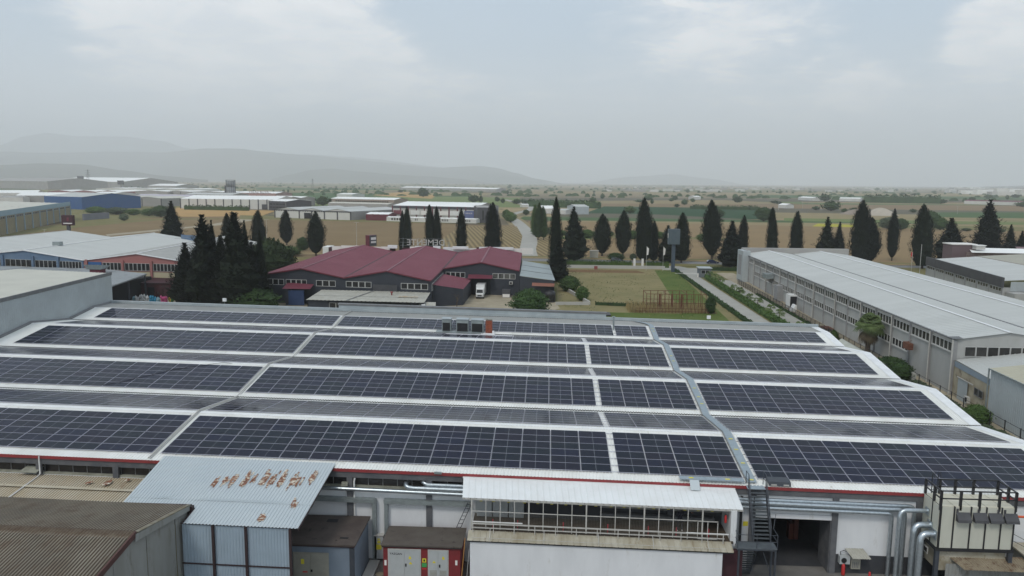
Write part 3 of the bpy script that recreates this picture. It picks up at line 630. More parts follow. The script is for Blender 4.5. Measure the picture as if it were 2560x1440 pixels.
# ---------------------------------------------------------------- walkway, cable tray and cables along the roof
def profile(x,lift,y0=-.9,y1=61.0,step=.9):
    pts=[]; br=sorted([v for v in RID+VAL[1:] if y0<v<y1]+[y0,y1]); 
    for a,c in zip(br,br[1:]):
        n=max(1,round((c-a)/step)); pts+= [a+(c-a)*i/n for i in range(n)]
    pts.append(br[-1]); return [(x,y,rz_(y)+lift) for y in pts]
wk=thing('roof_walkway','grey folded metal walkway with yellow markers climbing over the solar roof','walkway',(45.3,-.9,7))
P=profile(45.28,.16,-.75,60.6)
def wx(y): return -1.9*((y-57)/3.6)**2 if y>57 else 0
for a,c in zip(P,P[1:]):
    b=MB(True); g=.012
    dx0,dx1=wx(a[1]),wx(c[1])
    b.hexa([(a[0]-.33+dx0,a[1]+g,a[2]-.03),(a[0]+.33+dx0,a[1]+g,a[2]-.03),(c[0]+.33+dx1,c[1]-g,c[2]-.03),(c[0]-.33+dx1,c[1]-g,c[2]-.03),(a[0]-.33+dx0,a[1]+g,a[2]+.01),(a[0]+.33+dx0,a[1]+g,a[2]+.01),(c[0]+.33+dx1,c[1]-g,c[2]+.01),(c[0]-.33+dx1,c[1]-g,c[2]+.01)])
    b.build('walkway_plate',M['walk'],wk)
b=MB(True)
b.tube([(p[0]-.40+wx(p[1]),p[1],p[2]-.02) for p in P],.035,6); b.build('side_rail',M['cap'],wk)
for y in (2.2,4.5,6.4,-.4,20.3,22.6,18.6,38,54,55.3,36.2): 
    b=MB(True); z=rz_(y)+.16; b.box(45.13,45.45,y-.09,y+.09,z+.014,z+.03); b.build('yellow_marker',M['yellow'],wk)
wk2=thing('roof_walkway','short grey walkway along the eave left of the black stair','walkway',(41,-.8,7))
for i in range(5):
    b=MB(True); b.box(39.9+i*.96,40.84+i*.96,-.98,-.35,8.02,8.06); b.build('walkway_plate',M['walk'],wk2)
for x in (40.6,43.3): b=MB(True); b.box(x,x+.34,-.78,-.58,8.062,8.075); b.build('yellow_marker',M['yellow'],wk2)
b=MB(True); b.hexa([(40.6,-1.6,7.45),(41.3,-1.6,7.45),(41.3,-.98,7.98),(40.6,-.98,7.98),(40.6,-1.6,7.49),(41.3,-1.6,7.49),(41.3,-.98,8.02),(40.6,-.98,8.02)]); b.build('step_sheet',M['blueroof'],wk2)
b=MB(True); P=profile(-.52,.13,-.9,61.0,2)
for a,c in zip(P,P[1:]): b.beam(a,c,.10,.09)
for a,c in zip(P,P[1:]): b.beam((a[0]+.16,a[1],a[2]-.06),(c[0]+.16,c[1],c[2]-.06),.03,.03,1)
tag(b.build('cable_tray',[M['whitesteel'],M['cap']]),'thin pale cable tray following the left aisle over all the ridges','cable tray')
# cables sagging from the walkway rail into the right-hand arrays
b=MB(True)
for k in range(4):
    y0=Y0[k]
    for r in range(6 if k<3 else 4):
        y=y0+.5+r*PY; z=rz_(y); n=5
        b.tube([(45.5+(.42*i/n),y-.10*math.sin(math.pi*i/n)+random.uniform(-.02,.02),z+.075-.03*math.sin(math.pi*i/n)) for i in range(n+1)],.018,5)
    if k<3:
        for r in range(6):
            y=RID[k]+1+r*PY; z=rz_(y); b.tube([(45.5,y,z+.09),(45.66,y-.09,z+.06),(45.82,y-.02,z+.08)],.018,5)
tag(b.build('cable_loops',M['black']),'black cables looping from the grey walkway to the right-hand panels','cable')
# ---------------------------------------------------------------- things on the roof
ac=thing('rooftop_cooler','row of three grey cooling units with black openings on the roof','cooling unit',(17.4,51,8))
z0=8.35
b=MB(True); b.box(14.3,21.0,50.0,52.2,z0-.12,z0+.02); b.box(14.2,19.9,49.8,50.05,z0-.25,z0-.08,1); b.build('base_frame',[M['galvdull'],M['black']],ac)
for i,x in enumerate((15.2,17.25,19.35)):
    wd=1.25 if i==0 else 1.7
    b=MB(True); b.box(x-.1,x-.1+wd,50.7,52.0,z0+.02,z0+1.75); c_=b.build('cooler_cabinet',M['galvdull'],ac)
    b=MB(True); b.box(x,x-.2+wd,50.67,50.698,z0+.08,z0+1.25); b.build('dark_opening',M['black'],c_)
    b=MB(True); b.box(x-.15,x-.05+wd,50.6,52.1,z0+1.75,z0+1.82); b.build('cover_plate',M['parapet'],c_)
rs=thing('rusty_stack','short rust-red box stack beside the three cooling units','chimney',(21.9,51,8))
b=MB(True); b.box(21.3,22.2,50.6,51.4,z0-.1,z0+1.75); b.build('stack_body',mat('rust_red_steel',(.22,.045,.02),(.13,.03,.015),4,.8,c3=(.30,.09,.04),s3=9,t3=(.5,.6)),rs)
b=MB(True)
for i in range(5): b.box(21.3+i*.2,21.36+i*.2,50.65,51.35,z0+1.751,z0+1.95)
b.build('stack_fins',M['sill'],rs)
b=MB(True); b.box(20.7,22.6,49.5,50.4,z0-.30,z0+.02); b.box(22.25,22.5,50.5,50.9,z0-.1,z0+.3); b.build('white_plinth',M['trimwhite'],rs)
vp=thing('vent_pipe','slim grey vent pipe with flat cap standing in the far aisle','vent pipe',(39.55,54.5,8))
b=MB(); b.tube([(39.55,54.5,7.9),(39.55,54.5,9.85)],.13,10); b.build('pipe',M['galvdull'],vp)
b=MB(); b.lathe((39.55,54.5,9.86),[(.05,0),(.25,.02),(.22,.10),(.02,.14)],12); b.build('cap',M['galvdull'],vp)
for x,y,lb in ((-21.0,62.4,'white floodlight on a stub pole at the rear roof edge, beside the dark trees'),(10.5,63.1,'white floodlight on a stub behind the raised dark parapet'),(54.6,61.5,'white floodlight on a thin pole at the right part of the rear roof edge')):
    z=9.35+SH*x; fl=thing('floodlight',lb,'floodlight',(x,y,z)); 
    b=MB(); b.tube([(x,y,z-1.2),(x,y,z+.25)],.03,6); b.build('pole',M['cap'],fl)
    b=MB(); b.box(x-.28,x+.28,y-.12,y+.1,z+.25,z+.75); b.box(x-.22,x+.22,y+.101,y+.12,z+.3,z+.7,1); b.build('lamp_head',[M['trimwhite'],M['lamp']],fl)
b=MB(True); b.box(21.55,22.1,-1.25,-1.09,7.7,7.85); tag(b.build('eave_lamp',M['galvdull']),'small grey lamp box on the red eave left of the white canopy','lamp')
b=MB(); b.tube([(-14.85,17.52,8.46),(-13.42,18.3,8.55),(-12.73,19.34,8.66),(-11.26,20.6,8.80),(-9.92,22.23,8.98),(-7.52,23.66,9.12),(-5.38,24.85,9.24),(-4.0,25.0,9.02)],.022,5); tag(b.build('loose_cable',M['black']),'loose black cable lying in a curve across the left array of the second slope','cable')
# ================================================================ FRONT YARD
# ---- rusty cream lean-to along the wall, far left
lt=thing('lean_to_roof','cream corrugated roof with rust stains below the left clerestory windows','roof',(-5,-3,5))
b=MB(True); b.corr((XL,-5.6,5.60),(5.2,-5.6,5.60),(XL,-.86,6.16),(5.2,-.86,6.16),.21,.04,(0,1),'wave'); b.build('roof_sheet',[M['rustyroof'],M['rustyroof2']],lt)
b=MB(True); b.corr((XL,-3.0,6.02),(5.2,-3.0,6.02),(XL,-2.7,6.06),(5.2,-2.7,6.06),.21,.03,0,'wave'); b.build('sheet_overlap',M['rustyroof'],lt)
b=MB(True); b.box(XL,5.2,-5.5,-5.3,.5,5.55); b.build('wall',M['corrgrey'],lt)
b=MB(); 
for x,y,z,w_,l_ in ((-3.2,-2.0,6.22,.5,.9),(-1.9,-1.5,6.27,.35,.35),(3.0,-2.3,6.08,.9,.7),(4.1,-1.6,6.13,.25,.8),(-4.6,-2.1,6.22,.5,.35)):
    n=9; b.poly([(x+w_*.5*math.cos(a)*(1+.3*math.sin(a*3+x)),y+l_*.5*math.sin(a)+.25*math.cos(a)*w_,z+.065+.12*(l_*.5*math.sin(a))) for a in [2*math.pi*i/n for i in range(n)]])
b.build('rust_stain',M['rustpatch'],lt,kind='stuff')
dp=MB(); dp.tube([(-9.0,-1.15,7.9),(-9.0,-1.15,6.5),(-9.05,-1.4,6.36),(-9.1,-4.9,5.98)],.05,8); tag(dp.build('downpipe',M['whitepaint']),'thin white downpipe running from the eave across the rusty cream roof','downpipe')
# ---- big brown gabled shed, nearest
sh=thing('brown_shed','large shed with brown corrugated gable roof and weathered side wall','shed',(-8,-16,4))
X1=5.75; yb,zb=-7.65,7.15; yr_,zr_=-14.5,8.31; yf,zf_=-24.0,6.75
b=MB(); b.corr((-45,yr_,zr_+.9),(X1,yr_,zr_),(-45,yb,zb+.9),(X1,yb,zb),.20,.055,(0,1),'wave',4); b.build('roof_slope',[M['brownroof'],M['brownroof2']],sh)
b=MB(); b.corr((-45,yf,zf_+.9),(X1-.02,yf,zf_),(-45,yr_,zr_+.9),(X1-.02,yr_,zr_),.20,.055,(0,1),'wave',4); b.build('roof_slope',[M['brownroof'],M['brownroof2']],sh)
b=MB(); b.corr((-45,yr_-.45,zr_+.87),(X1-.1,yr_-.45,zr_-.03),(-45,yr_+.45,zr_+.93),(X1-.1,yr_+.45,zr_+.03),.20,.06,0,'wave',3)
for i in range(len(b.v)): x,y,z=b.v[i]; b.v[i]=(x,y,z+.10-.15*abs(y-yr_)/.45)
b.build('ridge_cap',mat('brown_ridge',(.085,.055,.035),(.13,.10,.07),2,.95),sh)
b=MB(); b.box(-45,X1+.15,yb+.02,yb+.16,zb-.12,zb+.04); b.build('rear_gutter',M['brownsteel'],sh)
b=MB(); b.beam((X1+.04,yr_+.05,zr_+.05),(X1+.04,yf,zf_+.05),.10,.34); b.build('rake_board',mat('red_brown_trim',(.085,.030,.024),(.06,.025,.02),3,.7),sh)
b=MB(); b.beam((X1+.02,yb,zb+.07),(X1+.02,yr_+.2,zr_+.09),.24,.06); b.beam((X1+.09,yb,zb-.1),(X1+.09,yr_-.1,zr_-.16),.05,.42,1); b.build('rake_board',[mat('weathered_barge',(.22,.21,.17),(.15,.12,.07),2,.9),M['corrgrey']],sh)
# right-hand wall of upright weathered sheets, each one a piece
w0,w1=yf,yb; n=9
def shz(y): return zb+(zr_-zb)*(y-yb)/(yr_-yb) if y>yr_ else zr_+(zf_-zr_)*(y-yr_)/(yf-yr_)
for i in range(n):
    a,c=w0+(w1-w0)*i/n+.02,w0+(w1-w0)*(i+1)/n-.02
    b=MB(); k=max(2,round((c-a)/.11)); o=random.uniform(-.015,.015)
    vs=[]
    for j in range(k*2+1):
        y=a+(c-a)*j/(k*2); dx=.018 if j%2 else 0
        vs+=[(X1-.10+dx+o,y,.25),(X1-.10+dx+o,y,shz(y)-.10)]
    b.add(vs,[(2*j,2*j+2,2*j+3,2*j+1) for j in range(k*2)]); b.build('wall_sheet',M['corrgrey'],sh)
b=MB(); b.box(X1-.28,X1-.13,yf,yb,.25,6.6); b.build('wall_core',mat('ochre_render',(.30,.25,.10),(.22,.19,.09),1,.9),sh)
b=MB(); b.box(-44,X1-.3,yb-.12,yb,.25,7.1); b.build('rear_wall',M['corrgrey'],sh)
b=MB(); b.box(X1-.05,X1+.28,yb-.12,yb+.2,6.55,7.12); b.build('gutter_box',M['brownsteel'],sh)
b=MB(); b.tube([(X1+.14,yb,6.6),(X1+.14,yb,.25)],.10,10); b.build('downpipe',mat('cream_plastic_pipe',(.50,.50,.44),rough=.5),sh)
# ---- pale blue lean-to with rust
ll=thing('blue_lean_to','pale blue ribbed lean-to roof with flaking rust patches','lean-to',(8,-5,4))
zt,zm=7.90,6.74   # shifted by the fall of the hall
def llz(y): return zt+(zm-zt)*((-.9-y)/8.45)
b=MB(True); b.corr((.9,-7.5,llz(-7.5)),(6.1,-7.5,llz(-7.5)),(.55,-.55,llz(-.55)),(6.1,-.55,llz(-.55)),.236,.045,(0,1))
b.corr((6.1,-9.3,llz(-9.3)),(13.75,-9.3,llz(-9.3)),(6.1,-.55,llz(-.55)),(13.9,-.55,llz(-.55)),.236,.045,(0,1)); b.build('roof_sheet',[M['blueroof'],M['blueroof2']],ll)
b=MB(True); b.corr((1,-6.5,llz(-6.5)+.01),(13.75,-6.5,llz(-6.5)+.01),(1,-6.2,llz(-6.2)+.012),(13.75,-6.2,llz(-6.2)+.012),.236,.047); b.build('sheet_overlap',M['blueroof'],ll)
b=MB(True)
rp=[(6.0,3.3,4.6,1),(6.6,3.0,4.3,1),(7.1,2.6,4.4,2),(8.0,2.2,4.3,1.4),(8.5,2.7,3.9,1),(9.3,2.0,4.2,2.2),(9.9,2.1,4.2,1.4),(10.6,1.9,4.4,2.4),(11.4,2.2,4.3,2),(11.9,2.6,3.8,1),(12.7,1.6,3.4,2),(12.5,5.4,6.8,1),(10.9,7.6,8.6,.8)]
for x,a,c,wv in rp:
    nst=int((c-a)/.28)
    for s_ in range(nst):
        for q in range(-1,3):
            if random.random()<(.95 if abs(s_-nst/2)<nst*.38 and q in (0,) else .13*wv+ (.38 if abs(s_-nst/2)<nst*.3 else 0)):
                px_=x+q*.118+random.uniform(-.01,.01); y0_=-(a+s_*.28)+.05; ln_=random.uniform(.45,1.0); wd_=.118
                z1,z2=llz(y0_)+.052,llz(y0_-ln_)+.052
                b.quad((px_,y0_,z1),(px_+wd_,y0_-random.uniform(0,.05),z1),(px_+wd_*random.uniform(.8,1),y0_-ln_,z2),(px_,y0_-ln_+random.uniform(0,.06),z2))
b.build('rust_flake',M['rustpatch'],ll,kind='stuff')
for xa,xb_ in ((5.95,8.0),(8.14,10.2),(10.34,13.15)):
    b=MB(True); b.corr((xa,-9.16,.2),(xb_,-9.16,.2),(xa,-9.14,6.66),(xb_,-9.14,6.66),.20,.03); b.build('wall_sheet',M['bluewallsheet'],ll)
for x in (8.07,10.27,13.22): b=MB(True); b.box(x-.075,x+.075,-9.36,-9.18,.3,6.68); b.build('post',M['brownsteel'],ll)
b=MB(True); b.box(5.9,8.0,-9.24,-9.18,3.9,3.98); b.box(8.15,10.19,-9.24,-9.18,3.9,3.98); b.box(10.35,13.14,-9.24,-9.18,3.9,3.98); b.build('cross_bar',M['brownsteel'],ll)
b=MB(True); b.box(5.9,13.3,-9.2,-9.05,6.66,6.72); b.beam((13.78,-9.3,llz(-9.3)-.06),(13.85,-.9,llz(-.9)-.06),.06,.12,0); b.build('edge_trim',M['brownsteel'],ll)
b=MB(True)
for x in (2.5,6,9,12.5): b.beam((x,-9.0,llz(-9.0)-.1),(x,-.95,llz(-.95)-.12),.08,.14)
b.build('rafter',M['brownsteel'],ll)
for x,lb in ((8.45,'dark fence post in front of the pale blue wall, between its first two posts'),(10.7,'dark fence post in front of the pale blue wall, near its middle post')):
    b=MB(); b.box(x,x+.09,-10.6,-10.52,.25,3.1); tag(b.build('fence_post',M['steel']),lb,'post')
# ---- transformer kiosks
def slabroof(nm,x0,x1,y0,y1,z,par,m):
    b=MB(); b.box(x0,x1,y0,y1,z-.22,z-.1,1); b.box(x0-.06,x1+.06,y0-.06,y1+.06,z-.1,z); return b.build(nm,[m,M['brownsteel']],par)
k1=thing('transformer_kiosk','grey-blue transformer kiosk with dark brown flat roof beside the lean-to','kiosk',(14,-3.4,.25))
slabroof('flat_roof',11.2,16.6,-5.9,-1.2,3.80,k1,M['kioskroof'])
b=MB(); b.box(11.3,16.5,-5.75,-1.3,.25,3.58); b.build('walls',M['kioskgrey'],k1)
b=MB(); b.box(16.2,16.56,-5.79,-5.74,.3,3.5); b.build('corner_post',M['steel'],k1)
b=MB(); b.box(12.15,14.72,-5.80,-5.755,.3,3.1); d=b.build('door_frame',M['doorcream'],k1)
for i,x in enumerate((12.22,13.47)):
    b=MB(); b.box(x,x+1.19,-5.84,-5.803,.32,3.04); q=b.build('door',M['doorcream'],d)
b=MB(); b.box(13.44,13.56,-5.90,-5.845,1.7,1.85); b.build('door_handle',M['black'],d)
b=MB(); b.box(12.75,12.98,-5.852,-5.845,2.25,2.62); b.build('warning_label',M['yellow'],d)
b=MB(); b.box(12.85,13.2,-5.852,-5.845,1.62,1.72); b.build('red_label',M['redsign'],d)
b=MB(); b.box(13.6,14.4,-2.35,-1.85,3.803,3.815,0); b.box(15.3,15.9,-5.0,-4.75,3.803,3.815); b.build('roof_stain',M['black'],k1,kind='stuff')
b=MB(); b.box(12.45,13.1,-5.86,-5.845,.35,1.4); b.box(13.75,14.4,-5.86,-5.845,.35,1.4)
for i in range(8): b.box(12.47,13.08,-5.885,-5.862,.42+i*.12,.47+i*.12); b.box(13.77,14.38,-5.885,-5.862,.42+i*.12,.47+i*.12)
b.build('vent_grille',M['doorcream'],k1)
k2=thing('transformer_kiosk','red transformer kiosk with two pale double doors','kiosk',(21,-3,.25))
slabroof('flat_roof',18.2,23.95,-4.45,-1.45,3.2,k2,mat('kiosk_roof_felt',(.105,.09,.075),(.08,.065,.055),.7,.95,c3=(.045,.035,.03),s3=1.5,t3=(.6,.66)))
b=MB(); b.box(18.28,23.86,-4.32,-1.5,.25,2.98); b.build('walls',M['kioskred'],k2)
for x0,x1 in ((18.62,21.02),(21.52,23.02)):
    b=MB(); b.box(x0,x1,-4.36,-4.325,.3,2.86); fr=b.build('door_frame',M['whitesteel'],k2)
    mid=(x0+x1)/2
    for a,c in ((x0+.07,mid-.01),(mid+.01,x1-.07)): b=MB(); b.box(a,c,-4.395,-4.362,.32,2.79); b.build('door',M['doorgrey'],fr)
    b=MB(); b.box(mid+.07,mid+.16,-4.44,-4.398,1.55,1.76); b.build('door_handle',M['black'],fr)
b=MB()
for x0 in (21.68,22.38):
    for i in range(9): b.box(x0,x0+.5,-4.415,-4.397,.45+i*.10,.50+i*.10)
b.build('vent_grille',M['doorcream'],k2)
def text(s,size,m,parent,loc,rot,name='lettering',ext=.01,label=None,cat=None,align='CENTER',sx_=1.0):
    cu=bpy.data.curves.new(name,'FONT'); cu.body=s; cu.size=size; cu.extrude=ext; cu.align_x=align; cu.resolution_u=2
    tmp=bpy.data.objects.new('tmp',cu); col.objects.link(tmp); dg=bpy.context.evaluated_depsgraph_get(); me=bpy.data.meshes.new_from_object(tmp.evaluated_get(dg)); bpy.data.objects.remove(tmp)
    me.materials.clear(); me.materials.append(m); me.name=name
    o=obj(name,me,parent); o0=Vector(loc)-(ORG[parent.name][0] if parent is not None and parent.name in ORG else Vector((0,0,0)))
    o.location=o0; o.rotation_euler=rot; o.scale=(sx_,1,1); return tag(o,label,cat)
FR=(R(90),0,0)
text('YAZGAN',.22,M['black'],k2,(19.22,-4.405,2.42),FR,ext=.004)
def sign(x0,x1,z0_,z1_,y,m,par,nm='warning_sign'): b=MB(); b.box(x0,x1,y-.012,y,z0_,z1_); return b.build(nm,m,par)
sign(21.12,21.40,1.86,2.16,-4.325,M['yellow'],k2); sign(21.08,21.44,1.50,1.80,-4.325,M['green'],k2,'green_notice'); sign(21.1,21.42,1.32,1.42,-4.325,M['redsign'],k2,'red_notice')
sign(21.2,21.32,1.93,2.09,-4.339,M['black'],k2,'warning_mark')
sign(18.36,18.52,1.55,1.95,-4.325,M['pale'],k2,'small_notice'); sign(23.5,23.66,1.72,2.08,-4.325,M['pale'],k2,'small_notice')
b=MB()
for x,z in ((20.28,1.72),(21.98,1.86)): b.add([(x-.13,-4.402,z),(x+.13,-4.402,z),(x,-4.402,z+.2)],[(0,1,2)])
for x,z in ((20.24,2.1),(22.66,2.15)): b.add([(x-.1,-4.402,z),(x+.1,-4.402,z),(x+.04,-4.402,z+.22),(x-.08,-4.402,z+.22)],[(0,1,2,3)])
b.build('warning_label',M['yellow'],k2)
cb=thing('electric_cabinet','tall light grey electric cabinet with yellow labels between the kiosks','cabinet',(17.3,-1.1,.25))
b=MB(); b.box(16.95,17.62,-1.25,-.87,.45,2.28); b.build('cabinet_body',M['doorgrey'],cb)
b=MB(); b.box(16.9,17.67,-1.3,-.86,2.281,2.36); b.build('cabinet_lid',M['whitesteel'],cb)
for z0_,z1_,w_ in ((1.98,2.08,.10),(1.70,1.90,.12),(1.2,1.6,.2)): sign(17.28-w_,17.28+w_,z0_,z1_,-1.252,M['yellow'],cb,'yellow_label')
b=MB(); b.box(16.6,17.4,-5.2,-1.4,.25,.42); tag(b.build('concrete_step',M['kerb']),'dirty concrete strip beside the grey-blue kiosk','step')
b=MB(); b.lathe((17.75,-3.2,.25),[(.3,.0),(.32,.01),(.28,.03),(.05,.04)],14); tag(b.build('manhole_cover',M['dirt']),'round pale manhole cover on the ground by the red kiosk','manhole')
b=MB(); b.tube([(23.95,-4.9,.3),(24.28,-4.95,4.1)],.03,6); tag(b.build('cable_conduit',mat('orange_conduit',(.45,.22,.06),rough=.6)),'thin orange conduit leaning up to the ledge by the red kiosk','conduit')
b=MB(); b.tube([(24.35,-4.98,.3),(24.55,-4.9,3.2)],.02,6); tag(b.build('cable_conduit',M['whitesteel']),'thin pale conduit leaning on the white wall corner','conduit')
ld=thing('ladder','short dark ladder leaning beside the left end of the gallery','ladder',(23.9,-1.6,3.2))
for dx in (0,.32): b=MB(); b.beam((23.2+dx,-1.4,3.1),(24.1+dx,-1.4,5.2),.05,.05); b.build('ladder_rail',M['steel'],ld)
for i in range(7):
    t_=i/7+.07; b=MB(); b.beam((23.2+.9*t_,-1.4,3.1+2.1*t_),(23.52+.9*t_,-1.4,3.1+2.1*t_),.03,.03); b.build('rung',M['steel'],ld)
# ---- ducts along the front wall
def duct(label,pts,r,seam=.5,m='galv'):
    o=thing('air_duct',label,'duct',pts[0],'ventilation ducts on the front wall')
    b=MB(); b.tube(pts,r,14); b.build('duct_pipe',M[m],o)
    b=MB(); acc=0
    P_=[Vector(p) for p in pts]
    for a,c in zip(P_,P_[1:]):
        L_=(c-a).length; d=(c-a)/L_; s=seam-acc
        while s<L_: q=a+d*s; b.tube([q-d*.015,q+d*.015],r*1.06,14); s+=seam
        acc=(L_-(s-seam))%seam
    b.build('duct_seam',M[m],o,kind='stuff'); return o
def el(a,c,k,n=5): # quarter bend between points a and c round corner k
    a,c,k=Vector(a),Vector(c),Vector(k); return [tuple(a.lerp(k,t).lerp(k.lerp(c,t),t)) for t in [i/n for i in range(n+1)]]
S=lambda x,y,z:(x,y,z+SH*x)
duct('lowest long silver duct, running the whole front wall',[S(12.5,-1.3,6.28),S(23.6,-1.3,6.22),S(45,-1.3,6.22)]+el(S(55.0,-1.3,6.2),S(55.35,-1.3,5.8),S(55.35,-1.3,6.2))+[(55.35,-1.3,.3)],.15)
duct('middle silver duct, bending out of the clerestory left of the gallery',el(S(19.35,-.6,6.75),S(19.6,-1.3,6.6),S(19.3,-1.3,6.75))+[S(20.0,-1.3,6.55),S(46,-1.25,6.57)]+el(S(55.9,-1.25,6.5),S(56.3,-1.25,6.0),S(56.3,-1.25,6.5))+[(56.3,-1.25,.3)],.165)
duct('upper silver duct, next to the gallery canopy',el(S(20.6,-.6,6.9),S(21.0,-1.0,6.75),S(20.6,-1.0,6.9))+[S(46,-1.0,6.72)]+el(S(56.6,-1.0,6.7),S(57.1,-1.0,6.2),S(57.1,-1.0,6.7))+[(57.1,-1.0,.3)],.15)
b=MB(True); b.box(45.9,46.3,-1.22,-.99,6.2,6.32); 
def boxduct(label,pts,wd,ht):
    b=MB(True)
    for a,c in zip(pts,pts[1:]): b.beam(a,c,wd,ht)
    return tag(b.build('cable_duct',M['galvdull']),label,'cable duct')
boxduct('grey-green rectangular duct that turns down between the kiosks',[(9,-1.1,5.35),(17.0,-1.1,5.35)],.40,.30); boxduct('upright grey-green duct beside the electric cabinet',[(16.95,-1.08,5.45),(16.95,-1.08,.6)],.30,.34)
boxduct('grey-green rectangular duct above the red kiosk',[(17.7,-1.1,5.37),(24.3,-1.1,5.40)],.40,.30); boxduct('upright grey-green duct behind the red kiosk',[(17.85,-1.08,5.5),(17.85,-1.08,.5)],.26,.30)
b=MB(True); b.box(14.5,14.95,-1.25,-1.01,6.45,6.72); tag(b.build('cream_box',M['sill']),'small cream box on the column above the long silver duct','box')
b=MB(True); b.tube([(15.45,-.95,7.0),(15.4,-.98,6.75),(15.4,-.98,6.2),(15.4,-.98,.4)],.07,8); tag(b.build('downpipe',M['whitepaint']),'white downpipe beside the column left of the gallery','downpipe')
b=MB(True); b.tube([(.0,0,0),(.0,0,.01)],.01,5)
# ---- gallery building
gy=thing('gallery_building','white block with a caged open gallery under a white canopy roof','building',(33.5,-3,.25))
b=MB(True); b.corr((23.95,-3.65,6.99),(43.95,-3.65,6.99),(23.75,-1.12,7.48),(43.95,-1.12,7.48),.455,.035,0,'seam'); b.box(23.7,43.95,-1.125,-1.09,7.42,7.56); b.build('canopy_roof',M['canopy'],gy)
b=MB(True); b.box(23.95,43.95,-3.66,-3.60,6.86,6.985); b.box(24.3,43.3,-3.62,-1.2,6.80,6.86,1); b.build('canopy_edge',[M['whitesteel'],M['whitesteel']],gy)
b=MB(True)
for i in range(44): x=24.05+i*.455; b.box(x,x+.04,-3.70,-3.66,6.93,6.99)
b.build('canopy_clip',M['cap'],gy,kind='stuff')
b=MB(True); b.corr((24.42,-5.02,4.40),(43.1,-5.02,4.40),(24.42,-3.92,4.68),(43.1,-3.92,4.68),.44,.04,0,'seam'); b.build('ledge_roof',M['ledge'],gy)
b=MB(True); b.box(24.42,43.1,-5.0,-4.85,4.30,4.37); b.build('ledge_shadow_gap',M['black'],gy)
b=MB(True); b.box(24.62,42.35,-4.88,-4.70,-.0,4.30); b.box(24.62,24.8,-4.7,-.86,0,4.3); b.box(42.17,42.35,-4.7,-.86,0,4.3); b.build('lower_wall',M['wallwhite'],gy)
b=MB(True); b.box(24.6,43.3,-3.9,-.86,4.50,4.66); b.build('gallery_floor',M['gridfloor'],gy)
b=MB(True); b.box(43.1,43.5,-3.75,-.86,4.3,6.9); b.build('end_wall',M['wallwhite'],gy)
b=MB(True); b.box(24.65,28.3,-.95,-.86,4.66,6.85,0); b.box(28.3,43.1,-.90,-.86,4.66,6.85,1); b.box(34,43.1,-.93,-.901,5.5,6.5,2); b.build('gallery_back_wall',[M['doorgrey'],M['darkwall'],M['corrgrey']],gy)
for i in range(3):
    b=MB(True); x=24.8+i*1.2; b.box(x,x+1.12,-1.5,-.96,4.67,6.7); b.build('locker',M['doorgrey'],gy)
posts=[24.62+1.03*i for i in range(17)]
for i,x in enumerate(posts):
    t_=.10 if i%4==0 else .055
    b=MB(True); b.box(x-t_/2,x+t_/2,-3.76,-3.70,4.45 if i%4==3 else 4.72,6.85); b.build('cage_post',M['whitesteel'],gy)
b=MB(True); b.box(24.6,41.1,-3.755,-3.705,6.02,6.07); b.box(24.6,41.1,-3.755,-3.705,5.12,5.16); b.box(24.6,41.1,-3.755,-3.705,4.78,4.84); b.build('cage_rail',M['whitesteel'],gy)
b=MB(True)
n=0
for i in range(150): x=24.66+i*.11; b.box(x,x+.008,-3.73,-3.722,4.84,6.02)
for i in range(11): z=4.9+i*.1; b.box(24.62,41.1,-3.738,-3.731,z,z+.007)
b.build('cage_mesh',mat('thin_wire',(.16,.15,.13),rough=.6),gy,kind='stuff')
dr=MB(True); dr.box(40.75,40.8,-3.8,-3.76,4.72,6.1); dr.box(42.15,42.2,-3.8,-3.76,4.72,6.1); dr.box(40.75,42.2,-3.8,-3.76,6.03,6.08); dr.box(41.45,41.5,-3.8,-3.76,4.72,6.03); dr.box(40.75,42.2,-3.8,-3.76,4.72,4.85); dr.build('cage_door',M['whitesteel'],gy)
hr=thing('handrail','pale double handrail standing on the dirty ledge in front of the gallery','railing',(33,-4.5,4.5))
b=MB(True); 
for z in (5.28,4.98): b.beam((24.7,-4.15,z),(42.6,-4.15,z),.05,.05)
b.beam((24.7,-4.95,4.62),(42.6,-4.95,4.62),.02,.02); b.build('rail_bar',M['whitesteel'],hr)
b=MB(True); b.beam((24.7,-4.1,5.42),(28.3,-4.1,5.42),.07,.06); b.beam((39.9,-4.1,5.30),(42.9,-4.1,5.30),.07,.06); b.build('rail_bar',M['whitepaint'],hr)
for i in range(13): b=MB(True); x=24.75+i*1.48; b.box(x-.025,x+.025,-4.18,-4.13,4.60,5.28); b.build('rail_post',M['whitesteel'],hr)
for i in range(5): b=MB(True); x=26+i*3.85; b.beam((x,-4.98,4.42),(x,-4.2,4.98),.035,.035); b.build('stay',M['whitesteel'],hr)
for i in range(17):
    x=25.0+i*1.06+random.uniform(-.12,.12); w_=.17
    b=MB(True); b.box(x,x+.20,-2.6,-2.585,6.30,6.50); o=b.build('number_tag',M['yellow']); tag(o,ordn(i)+' yellow square tag from the left hanging under the white canopy','tag','row of yellow tags under the white canopy')
    b=MB(True); b.box(x+.07,x+.12,-2.603,-2.601,6.35,6.45); b.build('tag_mark',M['cap'],o); 
    b=MB(True); b.box(x+.095,x+.105,-2.595,-2.59,6.50,6.80); b.build('hanger',M['cap'],o)
for i,x in enumerate((26.1,27.9,31.2,34.4,37.3,39.3,41.6)):
    b=MB(True); b.box(x,x+.07,-3.45,-3.4,4.70,5.35); tag(b.build('marker_strip',mat('red_strip%d'%i,(.42,.02,.04),rough=.5)),ordn(i)+' slim red strip from the left behind the gallery cage','strip','red strips behind the gallery cage')
